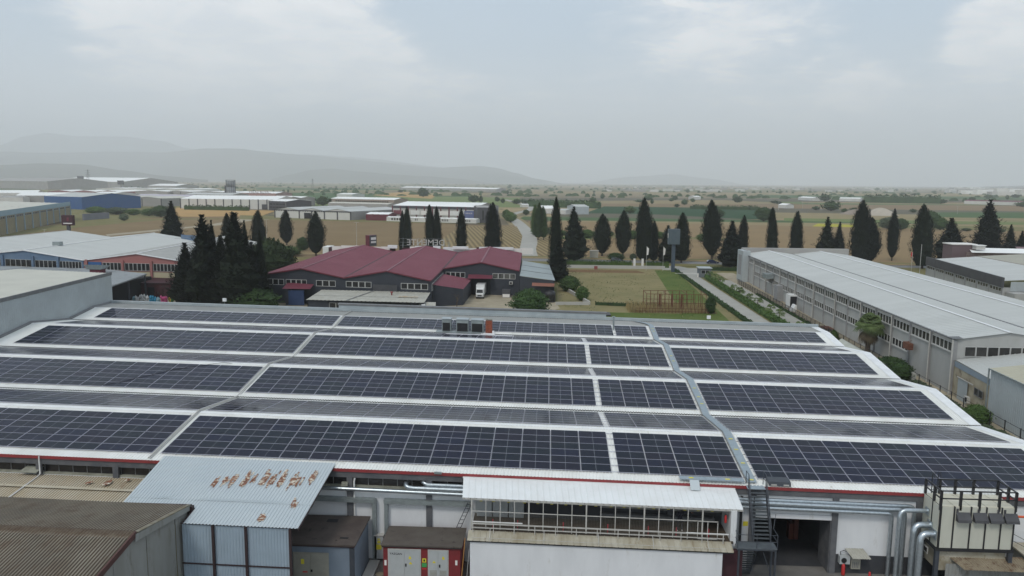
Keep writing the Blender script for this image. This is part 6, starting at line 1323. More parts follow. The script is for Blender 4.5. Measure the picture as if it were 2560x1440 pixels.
# ================================================================ TREES
rt=random.Random(11)
def clump_mesh(name,kind,n,seed,leaf=.05,core=True):
    r_=random.Random(seed); vs=[];fs=[];ms=[]
    prof={'column':[(0,.5),(.05,.8),(.18,.97),(.35,1),(.6,.86),(.78,.62),(.9,.38),(.96,.2),(1,.05)],
          'flame':[(0,.24),(.06,.5),(.18,.84),(.36,1),(.58,.94),(.76,.66),(.9,.34),(.96,.18),(1,.04)],
          'cone':[(0,.55),(.08,.85),(.2,1),(.35,.86),(.5,.66),(.68,.44),(.85,.22),(.95,.08),(1,.02)],
          'round':[(0,.35),(.12,.75),(.3,.97),(.5,1),(.7,.88),(.86,.6),(.95,.32),(1,.05)]}[kind]
    def pr(t):
        for a,c in zip(prof,prof[1:]):
            if a[0]<=t<=c[0]: return a[1]+(c[1]-a[1])*(t-a[0])/(c[0]-a[0])
        return 0
    ox,oy=r_.uniform(0,99),r_.uniform(0,99)
    def lump(t,a): 
        v=1+.38*noise.noise(Vector((math.cos(a)*1.6+ox,math.sin(a)*1.6+oy,t*6.5)))+.24*noise.noise(Vector((math.cos(a)*4+ox,math.sin(a)*4,t*13)))
        if kind=='cone': v*=1+.20*math.sin(t*46+2*math.sin(a*2+ox))
        return v
    if core:
        nz,na=16,12
        for j in range(nz+1):
            t=j/nz
            for k in range(na): a=2*math.pi*k/na; q=pr(t)*lump(t,a)*.80; vs.append((q*math.cos(a),q*math.sin(a),t*.985))
        fs+=[(j*na+k,j*na+(k+1)%na,(j+1)*na+(k+1)%na,(j+1)*na+k) for j in range(nz) for k in range(na)]; ms+=[0]*len(fs)
    for i in range(n):
        t=r_.random()**(.85) ; 
        if r_.random()>pr(t)+.15: continue
        a=r_.uniform(0,6.283); rad=pr(t)*lump(t,a)*(.78+.30*r_.random()**.7)
        if kind=='round': rad*=r_.uniform(.8,1.05)
        p=Vector((rad*math.cos(a),rad*math.sin(a),t)); o=Vector((math.cos(a),math.sin(a),0)); s=Vector((-math.sin(a),math.cos(a),0))
        L=leaf*r_.uniform(.7,1.6); 
        if kind in ('column','flame'): up=Vector((0,0,1))*L*.9+o*.10*r_.random(); sd=s*L*2.6*r_.uniform(.5,1)
        elif kind=='cone': up=Vector((0,0,.5))*L+o*L*2.6*r_.uniform(.5,1.3); sd=s*L*2.0
        else: up=Vector((r_.uniform(-1,1),r_.uniform(-1,1),r_.uniform(-.7,.9)))*L*1.2; sd=Vector((r_.uniform(-1,1),r_.uniform(-1,1),r_.uniform(-.5,.5)))*L*1.2
        k=len(vs); vs+=[tuple(p-sd*.5),tuple(p+sd*.5),tuple(p+sd*.2+up),tuple(p-sd*.25+up*.8)]; fs.append((k,k+1,k+2,k+3)); ms.append(0)
    me=bpy.data.meshes.new(name); me.from_pydata(vs,[],fs); me.update(); return me
CM={k:[clump_mesh('crown',k,c,s,lf) for s in range(m)] for k,c,m,lf in (('column',4200,6,.026),('flame',4200,6,.026),('cone',3800,5,.032),('round',3000,5,.055))}
FARM=[clump_mesh('crown','round',260,50+i,.17) for i in range(4)]
def with_mat(me,m):
    key=me.name+m.name
    if key not in MC: c=me.copy(); c.materials.clear(); c.materials.append(m); MC[key]=c
    return MC[key]
MC={}
TR=bpy.data.meshes.new('trunk')
_b=MB(); _b.tube([(0,0,-.2),(0.02,0,.35),(-.03,.02,.7),(0,0,1)],[1.15,.9,.72,.45],8); TR.from_pydata(_b.v,[],_b.f); TR.materials.append(M['bark'])
def tree(name,label,cat,x,y,h,r,kind,m,trunk=.08,group=None,meshes=None,idx=None,z=0.0,lean=0):
    o=thing(name,label,cat,(x,y,z),group); o.rotation_euler=(rt.uniform(-.035,.035),rt.uniform(-.03,.03),rt.uniform(0,6.28))
    pool=meshes or CM[kind]; me=with_mat(pool[(idx if idx is not None else rt.randrange(len(pool)))%len(pool)],m)
    c=obj('crown',me,o); c.location=(0,0,h*trunk); c.scale=(r,r*rt.uniform(.9,1.1),h*(1-trunk))
    t=obj('trunk',TR,o); tr_=max(.12,r*.11); t.scale=(tr_,tr_,h*max(.25,trunk*2.2)); return o
def ptree(name,label,cat,px,pb,pt,wpx,kind,m,**k):
    g=at(px,pb,0); D=(g-CAM).length; return tree(name,label,cat,g.x,g.y,height_at(g,pt),wpx/F_PX*D/2*(1.14 if kind in('column','flame','cone') else 1.08),kind,m,**k)
cy='cypress trees along the main road'
for px,pb,pt,w_,kd,lb in (
 (433,640,503,56,'cone','broad dark cypress standing behind the white and pink factory roofs'),
 (573,640,534,26,'column','slim cypress just behind the dark conifer clump'),
 (646,638,526,33,'column','pointed cypress rising right behind the round pine'),
 (717,613,526,30,'flame','lone slim cypress on the left of the round bush by the field'),
 (790,640,530,39,'flame','wide cypress with a flat top beside the white box sign'),
 (1006,636,528,18,'column','shorter left one of the first cypress pair behind the roof letters'),
 (1018,636,518,23,'column','taller right one of the first cypress pair behind the roof letters'),
 (1078,634,513,26,'column','pointed left one of the second cypress pair, left of the word sign centre'),
 (1094,634,517,22,'column','narrow right one of the second cypress pair behind the roof letters'),
 (1153,636,523,26,'column','single narrow cypress right of the roof letters'),
 (1233,640,507,38,'column','thick cypress in front of the furrowed rows beside the side road'),
 (1387,700,495,30,'column','tallest slender cypress right of the side road, next to the maroon factory'),
 (1505,640,536,42,'flame','egg-shaped cypress, first right of the broad pine'),
 (1557,640,527,36,'flame','diamond-shaped cypress behind the dark green car'),
 (1611,657,496,42,'column','tall cypress of the merged pair beside the hedge gate'),
 (1633,655,553,26,'column','lower cypress leaning on the tall one beside the hedge gate'),
 (1703,657,533,38,'column','cypress directly behind the blue-grey pylon sign'),
 (1780,648,502,46,'flame','big pointed cypress behind the blue car'),
 (1853,650,540,25,'column','thin cypress just left of the concrete factory roof corner'),
 (1929,655,520,28,'column','cypress above the left ridge of the concrete factory'),
 (1989,655,529,30,'column','second cypress above the concrete factory roof'),
 (2063,655,543,44,'cone','low broad cypress, left of the pair over the concrete factory'),
 (2092,655,555,30,'cone','low narrower cypress, right of the pair over the concrete factory'),
 (2150,662,503,46,'column','tall cypress of the thick double clump at the concrete factory end'),
 (2170,662,545,44,'flame','bulging lower cypress of the thick double clump'),
 (2229,652,524,25,'flame','thin cypress with bare stem between the two factories on the right'),
 (2305,672,513,44,'column','large column cypress beside the black fascia factory'),
 (2522,655,562,32,'cone','small cypress near the right edge, left one'),
 (2547,655,577,26,'cone','smallest cypress cut by the right edge')):
    ptree('cypress_tree',lb,'cypress tree',px,pb,pt,w_,kd,M['cypress'],group=cy,trunk=.05 if kd!='flame' else .07)
for px,pb,pt,w_,lb in (
 (1395,704,600,54,'dark bushy conifer at the foot of the tallest slender cypress'),
 (1436,652,518,66,'broad layered pine left of the bus shelter'),
 (1668,657,564,56,'shaggy dark conifer behind the two white flags'),
 (1826,668,553,60,'wide layered conifer between the blue car and the factory corner'),
 (2375,660,546,68,'broad conifer behind the brown block'),
 (2467,660,500,72,'tallest layered conifer at the far right'),
 (520,770,538,100,'tallest dark conifer of the clump behind the solar roof'),
 (600,775,533,110,'dark many-topped conifer in the middle of the clump'),
 (560,772,590,80,'lower dark conifer filling the middle of the clump'),
 (467,764,608,82,'dark conifer at the left end of the clump, beside the plastic sacks'),
 (497,768,625,60,'dark conifer tucked behind the left end of the clump'),
 (632,764,606,66,'dark conifer at the right of the clump, before the round pine')):
    ptree('conifer_tree',lb,'conifer',px,pb,pt,w_,'cone',M['cypress'],trunk=.03,group='dark conifers')
for ii,(dx,top) in enumerate(((508,547),(531,552),(545,566),(588,556),(622,552),(655,577))):
    ptree('conifer_tree',ordn(ii)+' slim conifer tip from the left, standing up out of the dark clump','conifer',dx,764,top,34,'cone',M['cypress'],trunk=.02,group='slim tips of the dark conifer clump')
for px,pb,pt,w_,kd,mm,lb in (
 (674,712,598,118,'round','pine','big round umbrella pine at the right of the dark clump'),
 (708,696,628,56,'round','pine','smaller round crown against the left edge of the maroon roof'),
 (635,778,720,108,'round','leafdark','large leafy bush in front of the maroon factory corner'),
 (1325,792,722,88,'round','leafdark','leafy tree at the dirt yard right of the truck'),
 (1455,752,716,33,'round','leaf','small round tree on the grass lot'),
 (1424,728,690,50,'round','leaf','green shrubs under the tallest cypress'),
 (757,626,593,30,'round','leafdark','round bush between two cypresses at the field edge'),
 (1777,785,738,22,'round','leafdark','loose shrub beside the driveway hedge'),
 (2083,856,824,20,'flame','hedge','small yellow-green conifer left of the palm'),
 (2225,925,892,60,'round','leafdark','dense shrub at the factory wall below the palm'),
 (2250,952,905,48,'round','leafdark','second dense shrub below the palm'),
 (2440,1062,1012,54,'round','leaf','grey-green bush by the tan annex'),
 (2500,1104,1075,34,'round','olive','small olive bush at the fence near the right edge'),
 (720,640,615,60,'round','leaf','shrubs on the road verge left of the maroon roof'),
 (1540,652,632,40,'round','leafdark','low bushes behind the dark green car'),
 (1583,650,634,18,'round','olive','pale roadside bush between car and tall cypress'),
 (1782,640,632,8,'round','leaf','tiny bright shrub beside the blue car')):
    ptree('round_tree' if w_>50 else 'bush',lb,'tree' if w_>30 else 'bush',px,pb,pt,w_,kd,M[mm],trunk=.04,group=None)
b=MB(); b.tube([(9.0,121,0),(9.1,121,2.4)],[.12,.07],7)
for i in range(9): a=i*.7; b.tube([(9.1,121,1.4+.1*i),(9.1+.9*math.cos(a),121+.9*math.sin(a),2.6+.12*i)],[.05,.015],5)
tag(b.build('bare_tree',M['bark']),'small bare tree below the maroon corner roof','tree')
# middle distance
for px,pb,pt,w_,kd,mm,lb in (
 (1345,600,508,24,'column','leafdark','dark poplar by the farm entrance, left one'),(1359,600,516,20,'column','leafdark','dark poplar by the farm entrance, right one'),(1336,588,512,18,'column','leaf','light green poplar by the farm entrance'),
 (1276,556,530,30,'round','leaf','bright green tree at the right end of the black and white hall'),(1266,548,524,20,'round','leaf','smaller bright tree at the right end of the black and white hall'),
 (808,514,492,32,'round','leafdark','round tree left of the brown strip building'),(1058,492,470,26,'round','leafdark','tall tree group beyond the black and white hall'),(1184,506,488,26,'round','leafdark','round tree in the green fields above the hall'),(1202,506,489,9,'column','leafdark','small pointed tree beside the round field tree'),
 (1243,504,492,11,'round','leafdark','first small tree along the far side road'),(1257,508,496,11,'round','leafdark','second small tree along the far side road'),(1292,510,498,22,'round','leafdark','bushy tree where the side road leaves'),(1310,508,498,16,'round','leafdark','bushy tree right of where the side road leaves'),
 (1315,538,524,16,'round','leafdark','small round tree left of the farm buildings'),(1574,533,516,26,'round','leaf','green tree on the dark green field'),(1797,545,524,24,'round','leafdark','tree behind the big pointed cypress'),
 (1909,553,518,44,'round','leafdark','wide dark field tree above the concrete factory'),(1692,518,510,13,'round','leafdark','single round bush in the plain'),(2078,527,504,38,'round','leafdark','wide tree with a dark crown right of the plain track'),(2040,525,516,16,'round','leafdark','low bush left of the wide plain tree'),(2133,531,519,16,'round','leafdark','small tree left of the gravel heap'),(2110,532,521,12,'round','leafdark','bush beside the gravel heap'),
 (2282,531,523,14,'round','leafdark','small dark shrub right of the gravel heap'),(2222,573,543,44,'round','olive','grey-green tree behind the thin cypress'),(2252,575,546,30,'round','leafdark','green tree right of the thin cypress'),(2325,573,527,38,'round','leafdark','tall green tree behind the large column cypress'),(2350,575,544,28,'round','leafdark','lower green tree right of the large column cypress'),
 (2416,578,570,18,'round','olive','small olive bush in the tan strip'),(2500,582,571,20,'round','olive','olive bush in the tan strip near the right edge'),(2062,503,486,26,'round','leaffar','tall hazy tree in the far plain'),(1506,497,485,10,'round','leaffar','lone tree far out in the plain'),
 (15,575,545,28,'round','leafdark','dark green tree at the left picture edge'),(240,535,516,40,'round','leaf','light green bushes left of the dry wood'),(292,536,518,50,'round','olive','wide pale olive thicket between green bushes'),(335,538,522,30,'round','leaf','bush right of the olive thicket'),(373,540,521,30,'round','leaf','green bush before the long white hall'),(402,543,514,40,'round','leafdark','taller green bush before the long white hall'),
 (310,552,534,20,'round','olive','pale shrub beside the grey wall')):
    ptree('tree' if w_>12 else 'bush',lb,'tree',px,pb,pt,w_,kd,M[mm],trunk=.08,meshes=FARM if kd=='round' and pb<535 else None)
for i,(px,pb,pt,w_) in enumerate([(38,561,546,14),(63,563,544,19),(87,560,542,22),(110,557,540,20),(135,552,538,18)]):
    ptree('street_tree',['first','second','third','fourth','last'][i]+' small purple-leaved tree from the left before the cream and blue hall','tree',px,pb,pt,w_,'round',M['purpleleaf'],trunk=.3,group='purple trees before the cream hall')
rb=random.Random(3)
for i in range(15):
    px=1350+i*29+rb.uniform(-9,9)
    if 1690<px<1740: continue
    ptree('bush',ordn(i)+' pale bush from the left in the row behind the roadside cypresses','bush',px,588+rb.uniform(-3,5)+i*.8,571+rb.uniform(-5,3)+i*.8,rb.uniform(24,36),'round',M['olive' if i%2 else 'leaf'],trunk=.02,group='bush row behind the roadside cypresses')
for i,px in enumerate(sorted(rb.uniform(380,2560) for _ in range(56))):
    pb=rb.uniform(468,512)+ (px-1280)*.006
    if 380<px<1260 and pb>484: pb=rb.uniform(468,480)
    s_=(pb-452)/45
    ptree('field_tree',ordn(i)+' small hazy tree from the left on the far plain','tree',px,pb,pb-rb.uniform(5,13)*max(.5,s_),rb.uniform(6,20)*max(.5,s_),'round',M['leaffar'],trunk=.05,meshes=FARM,group='small hazy trees scattered over the far plain')
# far scrub speckle: too small and too many to tell apart
b=MB()
for i in range(2600):
    r_=1500*(6.5**rb.random()); a=rb.uniform(-.72,.66); x=CAM.x+r_*math.sin(a); y=CAM.y+r_*math.cos(a)
    n=noise.noise(Vector((x*.0016,y*.0042,1)))
    if n<.08+rb.uniform(-.2,.25): continue
    h=rb.uniform(3,8); w_=rb.uniform(3,11); k=[(x-w_,y,0),(x+w_*.2,y-w_*.4,0),(x+w_,y,0),(x-w_*.6,y,h*.8),(x+w_*.1,y-w_*.3,h),(x+w_*.7,y,h*.7)]
    b.add(k,[(0,1,4,3),(1,2,5,4),(3,4,5)])
tag(b.build('distant_scrub',M['leaffar']),'hazy rows of trees and scrub across the distant plain','scrub',kind='stuff')
# hedges of leaf tufts
def hedge(label,pts,wd,h,m,dens=60,leafs=.22,name='hedge',seed=1):
    r_=random.Random(seed); b=MB(); P_=[Vector((p[0],p[1],0)) for p in pts]
    for a,c in zip(P_,P_[1:]):
        d=(c-a).normalized(); n_=Vector((-d.y,d.x,0)); L_=(c-a).length; s_=n_*wd*.38
        b.hexa([tuple(a-s_),tuple(a+s_),tuple(c+s_),tuple(c-s_),tuple(a-s_+Vector((0,0,h*.8))),tuple(a+s_+Vector((0,0,h*.8))),tuple(c+s_+Vector((0,0,h*.8))),tuple(c-s_+Vector((0,0,h*.8)))])
        for i in range(int(L_*dens)):
            t=r_.uniform(0,L_); u=r_.uniform(-.5,.5)*wd; hh=h*(.92+.22*noise.noise(Vector((t*.5,seed,0)))); z=r_.uniform(.1,1)*hh if abs(u)>wd*.36 else hh*r_.uniform(.8,1.08)
            p=a+d*t+n_*u+Vector((0,0,z)); e=Vector((r_.uniform(-1,1),r_.uniform(-1,1),r_.uniform(-.3,1)))*leafs; f=Vector((r_.uniform(-1,1),r_.uniform(-1,1),r_.uniform(-.6,.6)))*leafs
            b.add([tuple(p-f*.5),tuple(p+f*.5),tuple(p+f*.3+e),tuple(p-f*.4+e*.8)],[(0,1,2,3)])
    return tag(b.build(name,m),label,'hedge')
hedge('clipped yellow-green hedge along the road, left of the gate piers',[(33,214.5),(59.3,213.8)],1.4,2.1,M['hedge'],50,.3,seed=1)
hedge('clipped yellow-green hedge along the road, right of the gate piers',[(64,213.6),(72,213.2)],1.4,2.1,M['hedge'],50,.3,seed=2)
hedge('low dark hedge on the grass side of the driveway',[(71.9,64),(72.2,130),(72.6,204)],1.1,.85,M['leafdark'],26,.3,seed=3)
hedge('thick green hedge between the driveway and the small palms',[(78.3,62),(78.6,120),(79.2,184)],1.8,1.15,M['leaf'],55,.36,seed=4)
hedge('strip of low green planting beside the side lane',[(84.4,62),(84.9,120),(85.4,150)],.7,.45,M['leafdark'],22,.28,seed=5)
hedge('low hedge in front of the concrete factory far end',[(81.5,206.5),(95,205.5)],1.1,1.3,M['leafdark'],30,.3,seed=6)
hedge('young row of shrubs crossing the grass lot',[(41.5,127.8),(57,125.6)],.5,.9,M['leafdark'],16,.22,seed=7)
hedge('dark clipped hedge in front of the long white hall',[tuple(at(462,524).xy),tuple(at(622,527).xy)],3,4.3,M['leafdark'],5,1.2,seed=8)
hedge('dark treeline behind the farm buildings',[tuple(at(1322,516).xy),tuple(at(1500,521).xy)],8,8,M['leaffar'],4,2.4,seed=9)
hedge('dark treeline across the plain at right',[tuple(at(1725,522).xy),tuple(at(1900,525).xy)],6,4,M['leaffar'],3,1.8,seed=10)
hedge('belt of hazy trees far out at right',[tuple(at(2160,506).xy),tuple(at(2350,509).xy)],10,12,M['leaffar'],2.5,3.5,seed=12)
hedge('rough weeds under the factory wall beside the solar roof',[(82.2,30),(83.5,44),(84.6,58)],1.6,.7,M['olive'],20,.3,'weeds',seed=11)
# ---- palms
def frond_mesh(n,L_,droop,m,fan=True,seed=0,up=(.1,1.2)):
    r_=random.Random(seed); b=MB()
    for i in range(n):
        a=r_.uniform(0,6.283); e=r_.uniform(*up); o=Vector((math.cos(a)*math.cos(e),math.sin(a)*math.cos(e),math.sin(e))); l=L_*r_.uniform(.8,1.1)
        s=o.cross(Vector((0,0,1))).normalized(); u=s.cross(o).normalized(); st=o*l*.45
        b.beam((0,0,0),tuple(st),.03,.03)
        for k in range(-5,6):
            w_=k/5*1.15; d=(o*math.cos(w_)+s*math.sin(w_)).normalized(); p0=st; p1=st+d*l*.34-Vector((0,0,droop*.10*l)); p2=st+d*l*.56-Vector((0,0,droop*.38*l)); q=(s*math.cos(w_)-o*math.sin(w_))*.038*l
            b.add([tuple(p0),tuple(p1+q),tuple(p2),tuple(p1-q)],[(0,1,2,3)])
    me=bpy.data.meshes.new('fronds'); me.from_pydata(b.v,[],b.f); me.materials.append(m); me.update(); return me
pt=thing('palm_tree','tall fan palm with a shaggy skirt standing at the right corner of the solar roof','palm tree',(84.6,75.6,0))
b=MB(); b.tube([(84.6,75.6,-.2),(84.55,75.6,2),(84.62,75.6,4),(84.6,75.6,6.0)],[.52,.40,.38,.46],12); b.build('trunk',M['palmbark'],pt)
g1=obj('crown',frond_mesh(95,2.7,.9,M['palmleaf'],seed=1,up=(-.35,1.4)),pt); g1.location=(0,0,5.7)
g2=obj('dead_fronds',frond_mesh(60,2.35,1.2,M['palmdead'],seed=2,up=(-1.42,-.75)),pt); g2.location=(0,0,5.4)
SPF=[frond_mesh(20,1.25,1.2,M['palmleaf'],seed=20+i,up=(-.1,1.3)) for i in range(3)]
for i,(x,y) in enumerate([(80.0,184),(80.1,176),(80.0,169),(80.0,152),(80.2,146.5),(79.9,135),(80.2,129),(79.8,117),(80.0,111),(79.7,96),(80.0,88)]):
    o=thing('small_palm',ordn(10-i)+' small young palm from the near end of the palm row','palm tree',(x,y,0),'row of small palms beside the side lane')
    c=obj('crown',SPF[i%3],o); c.location=(0,0,1.5); c.rotation_euler=(0,0,i); c.scale=(1.25,1.25,1.25)
    t=obj('trunk',TR,o); t.scale=(.16,.16,1.55)
# ================================================================ VEHICLES
def car(label,x,y,rz,L_,H_,paint,suv=True):
    o=thing('car',label,'car',(x,y,.06),'cars on the main road',rz); org=ORG.pop(o.name)
    W=1.8; h=L_/2
    if suv: up=[(-h,.55),(-h+.05,.95),(-h+.25,1.02),(-h+.45,H_-.05),(-h+.8,H_),(.55,H_-.03),(1.25,1.05),(h-.25,.92),(h,.72),(h,.4)]
    else: up=[(-h,.5),(-h+.05,.85),(-h+.25,.95),(-h+.75,H_-.08),(-h+1.2,H_),(.25,H_-.02),(1.05,.98),(h-.25,.80),(h,.62),(h,.35)]
    lo=[(h,.28),(-h,.28)]; pts=up+lo; b=MB(); n=len(pts); vs=[]
    for s in (-1,-.93,.93,1):
        for (px,pz) in pts: 
            inset=.86 if pz>1.03 else 1.0; e=.0 if abs(s)<1 else 0.03
            vs.append((px*(1-e*.6),s*W/2*inset,pz-(e if pz>.6 else -e)))
    fs=[(k*n+i,k*n+(i+1)%n,(k+1)*n+(i+1)%n,(k+1)*n+i) for k in range(3) for i in range(n)]+[tuple(range(n-1,-1,-1)),tuple(range(3*n,4*n))]
    b.add(vs,fs); b.build('body',paint,o)
    for s in (-1,1):
        b=MB(); yy=s*(W/2*.862+.012); zt=H_-.12
        for a,c in ((-h+.62,-.45),(-.38,.55)): b.quad((a,yy*1.06,1.04),(c+.35,yy*1.06,1.04),(c,yy,zt),(a+.12,yy,zt))
        b.build('side_window',M['glass'],o)
        b=MB(); b.box(h-.08,h+.01,s*.55-.17,s*.55+.17,.62,.78); b.build('headlight',M['lamp'],o)
        for wx_ in (-h+.85,h-.85):
            b=MB(); b.tube([(wx_,s*(W/2-.2),.33),(wx_,s*(W/2+.015),.33)],.33,14); w_=b.build('wheel',M['tyre'],o)
            b=MB(); b.tube([(wx_,s*(W/2+.016),.33),(wx_,s*(W/2+.03),.33)],.2,10); b.build('rim',M['rim'],w_)
    b=MB(); fx=[p for p in up if p[1]>1.0]; 
    a=(.58,H_-.06) if suv else (.28,H_-.05); c=(1.22,1.09) if suv else (1.02,1.01); b.quad((c[0]+.02,-.70,c[1]),(c[0]+.02,.70,c[1]),(a[0]+.02,.66,a[1]),(a[0]+.02,-.66,a[1])); b.build('windscreen',M['glass'],o)
    return o
car('dark green estate car driving on the main road',55.6,230.6,0,4.7,1.75,M['greencar'])
car('dark blue hatchback on the main road',90.2,229.0,0,4.3,1.48,M['navycar'],False)
tk=thing('box_truck','small white box truck parked facing out at the maroon factory gate','truck',(13.1,137.5,.05))
b=MB(); b.box(12.05,14.2,136.9,142.0,.85,3.3); b.build('cargo_box',M['whitecar'],tk)
b=MB(); b.hexa([(12.15,134.9,.45),(14.1,134.9,.45),(14.1,136.85,.45),(12.15,136.85,.45),(12.2,135.35,2.45),(14.05,135.35,2.45),(14.1,136.85,2.6),(12.15,136.85,2.6)]); b.hexa([(12.2,134.55,.45),(14.05,134.55,.45),(14.1,134.9,.45),(12.15,134.9,.45),(12.25,134.6,1.35),(14.0,134.6,1.35),(14.1,135.0,1.5),(12.15,135.0,1.5)]); cb_=b.build('cab',M['whitecar'],tk)
b=MB(); b.quad((12.32,134.93,1.45),(13.93,134.93,1.45),(13.85,135.26,2.28),(12.38,135.26,2.28)); b.build('windscreen',M['glass'],cb_)
b=MB(); b.box(12.6,13.65,134.52,134.545,.75,1.05); b.build('grille',M['black'],cb_)
for x in (12.28,13.72): b=MB(); b.box(x,x+.27,134.52,134.548,.80,1.05); b.build('headlight',M['lamp'],cb_)
b=MB(); b.box(12.2,14.05,134.45,134.54,.42,.62); b.build('bumper',M['charcoal'],cb_)
for y in (135.7,140.6):
    for x in (12.18,13.87): b=MB(); b.tube([(x,y,.42),(x+.22,y,.42)],.38,12); b.build('wheel',M['tyre'],tk)
b=MB(); b.box(18.6,20.6,137.8,139.4,.04,2.0,0); b.box(18.7,20.5,137.7,137.79,.1,.9,1); tag(b.build('pallet_stack',[M['charcoal'],M['pale']]),'dark crate stack with pale boxes right of the white truck','crates')
b=MB(); b.box(20.2,21.1,140.6,141.2,3.0,3.7,0); b.box(20.35,20.9,140.58,140.599,3.1,3.6,1); tag(b.build('air_conditioner',[M['whitesteel'],M['black']]),'white air conditioner on the navy wall right of the truck gate','air conditioner')
# ================================================================ FAR INDUSTRIAL ESTATE
def hall(name,label,pl,pr_,h,depth,ng,rise,roofm,wallm,pil=0,pilm=None,z=0,win=None,door=None,group='halls of the distant estate',side=None,skew=0.0,par=None,front=0.0,band=None):
    A,B=at(*pl).xy,at(*pr_).xy
    d=(B-A).normalized(); n=Vector((-d.y,d.x)); n=(n+d*skew).normalized(); A=A-n*front; B=B-n*front
    o=thing(name,label,'building',(A.x,A.y,0),group)
    if ng==1:
        P_,Q_=A+n*depth,B+n*depth; rz2=max(rise*1.7,depth*.055)
        gable(o,(P_.x,P_.y),(A.x,A.y),(Q_.x,Q_.y),(B.x,B.y),h,rz2,roofm,side or wallm,pitch=5,h=.12,over=.4)
        wallq(o,(A.x,A.y),(B.x,B.y),0,h-.02,wallm)
    for i in range(ng if ng>1 else 0):
        a=A.lerp(B,i/ng); c=A.lerp(B,(i+1)/ng); fa,fc=a+n*depth,c+n*depth
        gable(o,(a.x,a.y),(c.x,c.y),(fa.x,fa.y),(fc.x,fc.y),h,rise,roofm,wallm,pitch=max(4,(B-A).length/ng/8),h=.12,over=.4)
    for p,q in (((A,A+n*depth),(B,B+n*depth)) if ng>1 else ()): wallq(o,(p.x,p.y),(q.x,q.y),0,h-.02,side or wallm,'side_wall')
    if band: b=MB(); e=-n*.25; P=[A+e,B+e]; b.quad((P[0].x,P[0].y,h-band[0]),(P[1].x,P[1].y,h-band[0]),(P[1].x,P[1].y,h+.1),(P[0].x,P[0].y,h+.1)); b.build('fascia_band',band[1],o)
    if pil: pilaster(o,(A.x,A.y),(B.x,B.y),pil,0,h-.05,.9,pilm,1,.35)
    if win:
        for (u0,u1,z0,z1,k) in win:
            a,c=A.lerp(B,u0),A.lerp(B,u1); windows(o,(a.x,a.y),(c.x,c.y),z0,z1,k,M['darkglass'],wallm,.08,.06,mul=.6)
    if door:
        for (u0,u1,z1,m_) in door:
            a,c=A.lerp(B,u0)-n*.30,A.lerp(B,u1)-n*.30; wallq(o,(a.x,a.y),(c.x,c.y),.1,z1,m_,'door')
    return o,A,B,d,n
fw,fr_,ch=M['farwall'],M['farroof'],M['charcoal']
hall('white_hall','three-gable white hall with black pilasters and a dark gate, beyond the ploughed field',(688,544),(877,551),6.4,62,3,1.7,M['lightroof'],fw,6,ch,win=[(.01,.99,5.3,6.0,42)],door=[(.40,.49,4.5,M['black'])],side=M['fargrey'],band=(.45,ch))
o,A,B,d,n=hall('long_white_hall','very long white hall with thin dark pilasters behind a clipped hedge',(452,521),(690,524),9.6,55,1,1.6,fr_,fw,11,ch,door=[(.855,.91,5,M['charcoal'])],side=fw)
hall('office_block','dark glazed office front joined to the long white hall',(672,525),(716,527),8.8,30,1,.5,M['farroof'],ch,0,None,win=[(.05,.95,5.2,6.6,5),(.05,.95,2.2,3.6,5)])
hall('warehouse','grey hall with pale roof right of the dark office front',(716,516),(787,514),9,50,2,1.5,fr_,M['fargrey'],3,M['fargrey'])
# black and white hall with banners
o,A,B,d,n=hall('banner_hall','black and white hall hung with banners, in front of the furrowed field',(982,548),(1186,554),10.4,46,1,1.6,fr_,fw,10,mat('wine_column',(.12,.03,.04),rough=.7),win=[(.02,.86,7.3,8.2,60),(.02,.98,2.7,3.7,64)],side=M['fargrey'],band=(1.9,M['charcoal']))
def board(u0,u1,z0,z1,m,nm='banner'):
    a,c=A.lerp(B,u0)-n*.45,A.lerp(B,u1)-n*.45; b=MB(); b.hexa([(a.x,a.y,z0),(c.x,c.y,z0),(c.x+n.x*.1,c.y+n.y*.1,z0),(a.x+n.x*.1,a.y+n.y*.1,z0),(a.x,a.y,z1),(c.x,c.y,z1),(c.x+n.x*.1,c.y+n.y*.1,z1),(a.x+n.x*.1,a.y+n.y*.1,z1)]); return b.build(nm,m,o)
blueb=mat('blue_banner',(.10,.13,.28),(.12,.15,.30),.3,.6)
board(.015,.115,3.9,7.0,mat('wine_banner',(.16,.04,.05),rough=.6)); board(.235,.34,3.9,7.1,M['whitepaint']); board(.36,.46,3.9,7.0,M['pale']); board(.59,.69,3.9,7.0,M['pale']); board(.71,.88,3.9,7.2,M['whitepaint']); board(.885,.995,2.2,7.7,blueb)
ang=math.atan2(d.y,d.x); q=A.lerp(B,.94)-n*.52
text('KIRALIK',1.55,M['pale'],o,(q.x,q.y,5.4),(R(90),0,ang),ext=.02)
hall('annex','low white annex with dark windows along the foot of the banner hall',(968,553),(1192,559),3.0,7,1,.2,fr_,fw,0,None,front=1,win=[(.05,.17,1.0,2.6,4),(.32,.36,1.0,2.6,2),(.62,.70,1.0,2.6,4),(.86,.94,1.0,2.6,4)])
hall('charcoal_block','dark block with one tall window at the right end of the banner hall',(1193,558),(1222,558),11.0,20,1,.3,M['fargrey'],ch,0,None,win=[(.40,.60,2,9,1)])
hall('open_shed','white slanted open roof on red posts left of the banner hall',(915,551),(970,552),4.6,20,1,.5,fr_,M['maroon'],0,None)
hall('brown_strip_building','long low brown and cream building with a line of small windows',(826,511),(985,515),7.0,30,1,1.2,fr_,mat('brown_far_wall',(.30,.23,.19),rough=.9),0,None,win=[(.08,.92,3.8,5.2,24)])
hall('low_shed','beige low shed left of the banner hall roof',(820,519),(970,523),5.0,18,1,.6,M['beigeroof'],M['fargrey'],0,None)
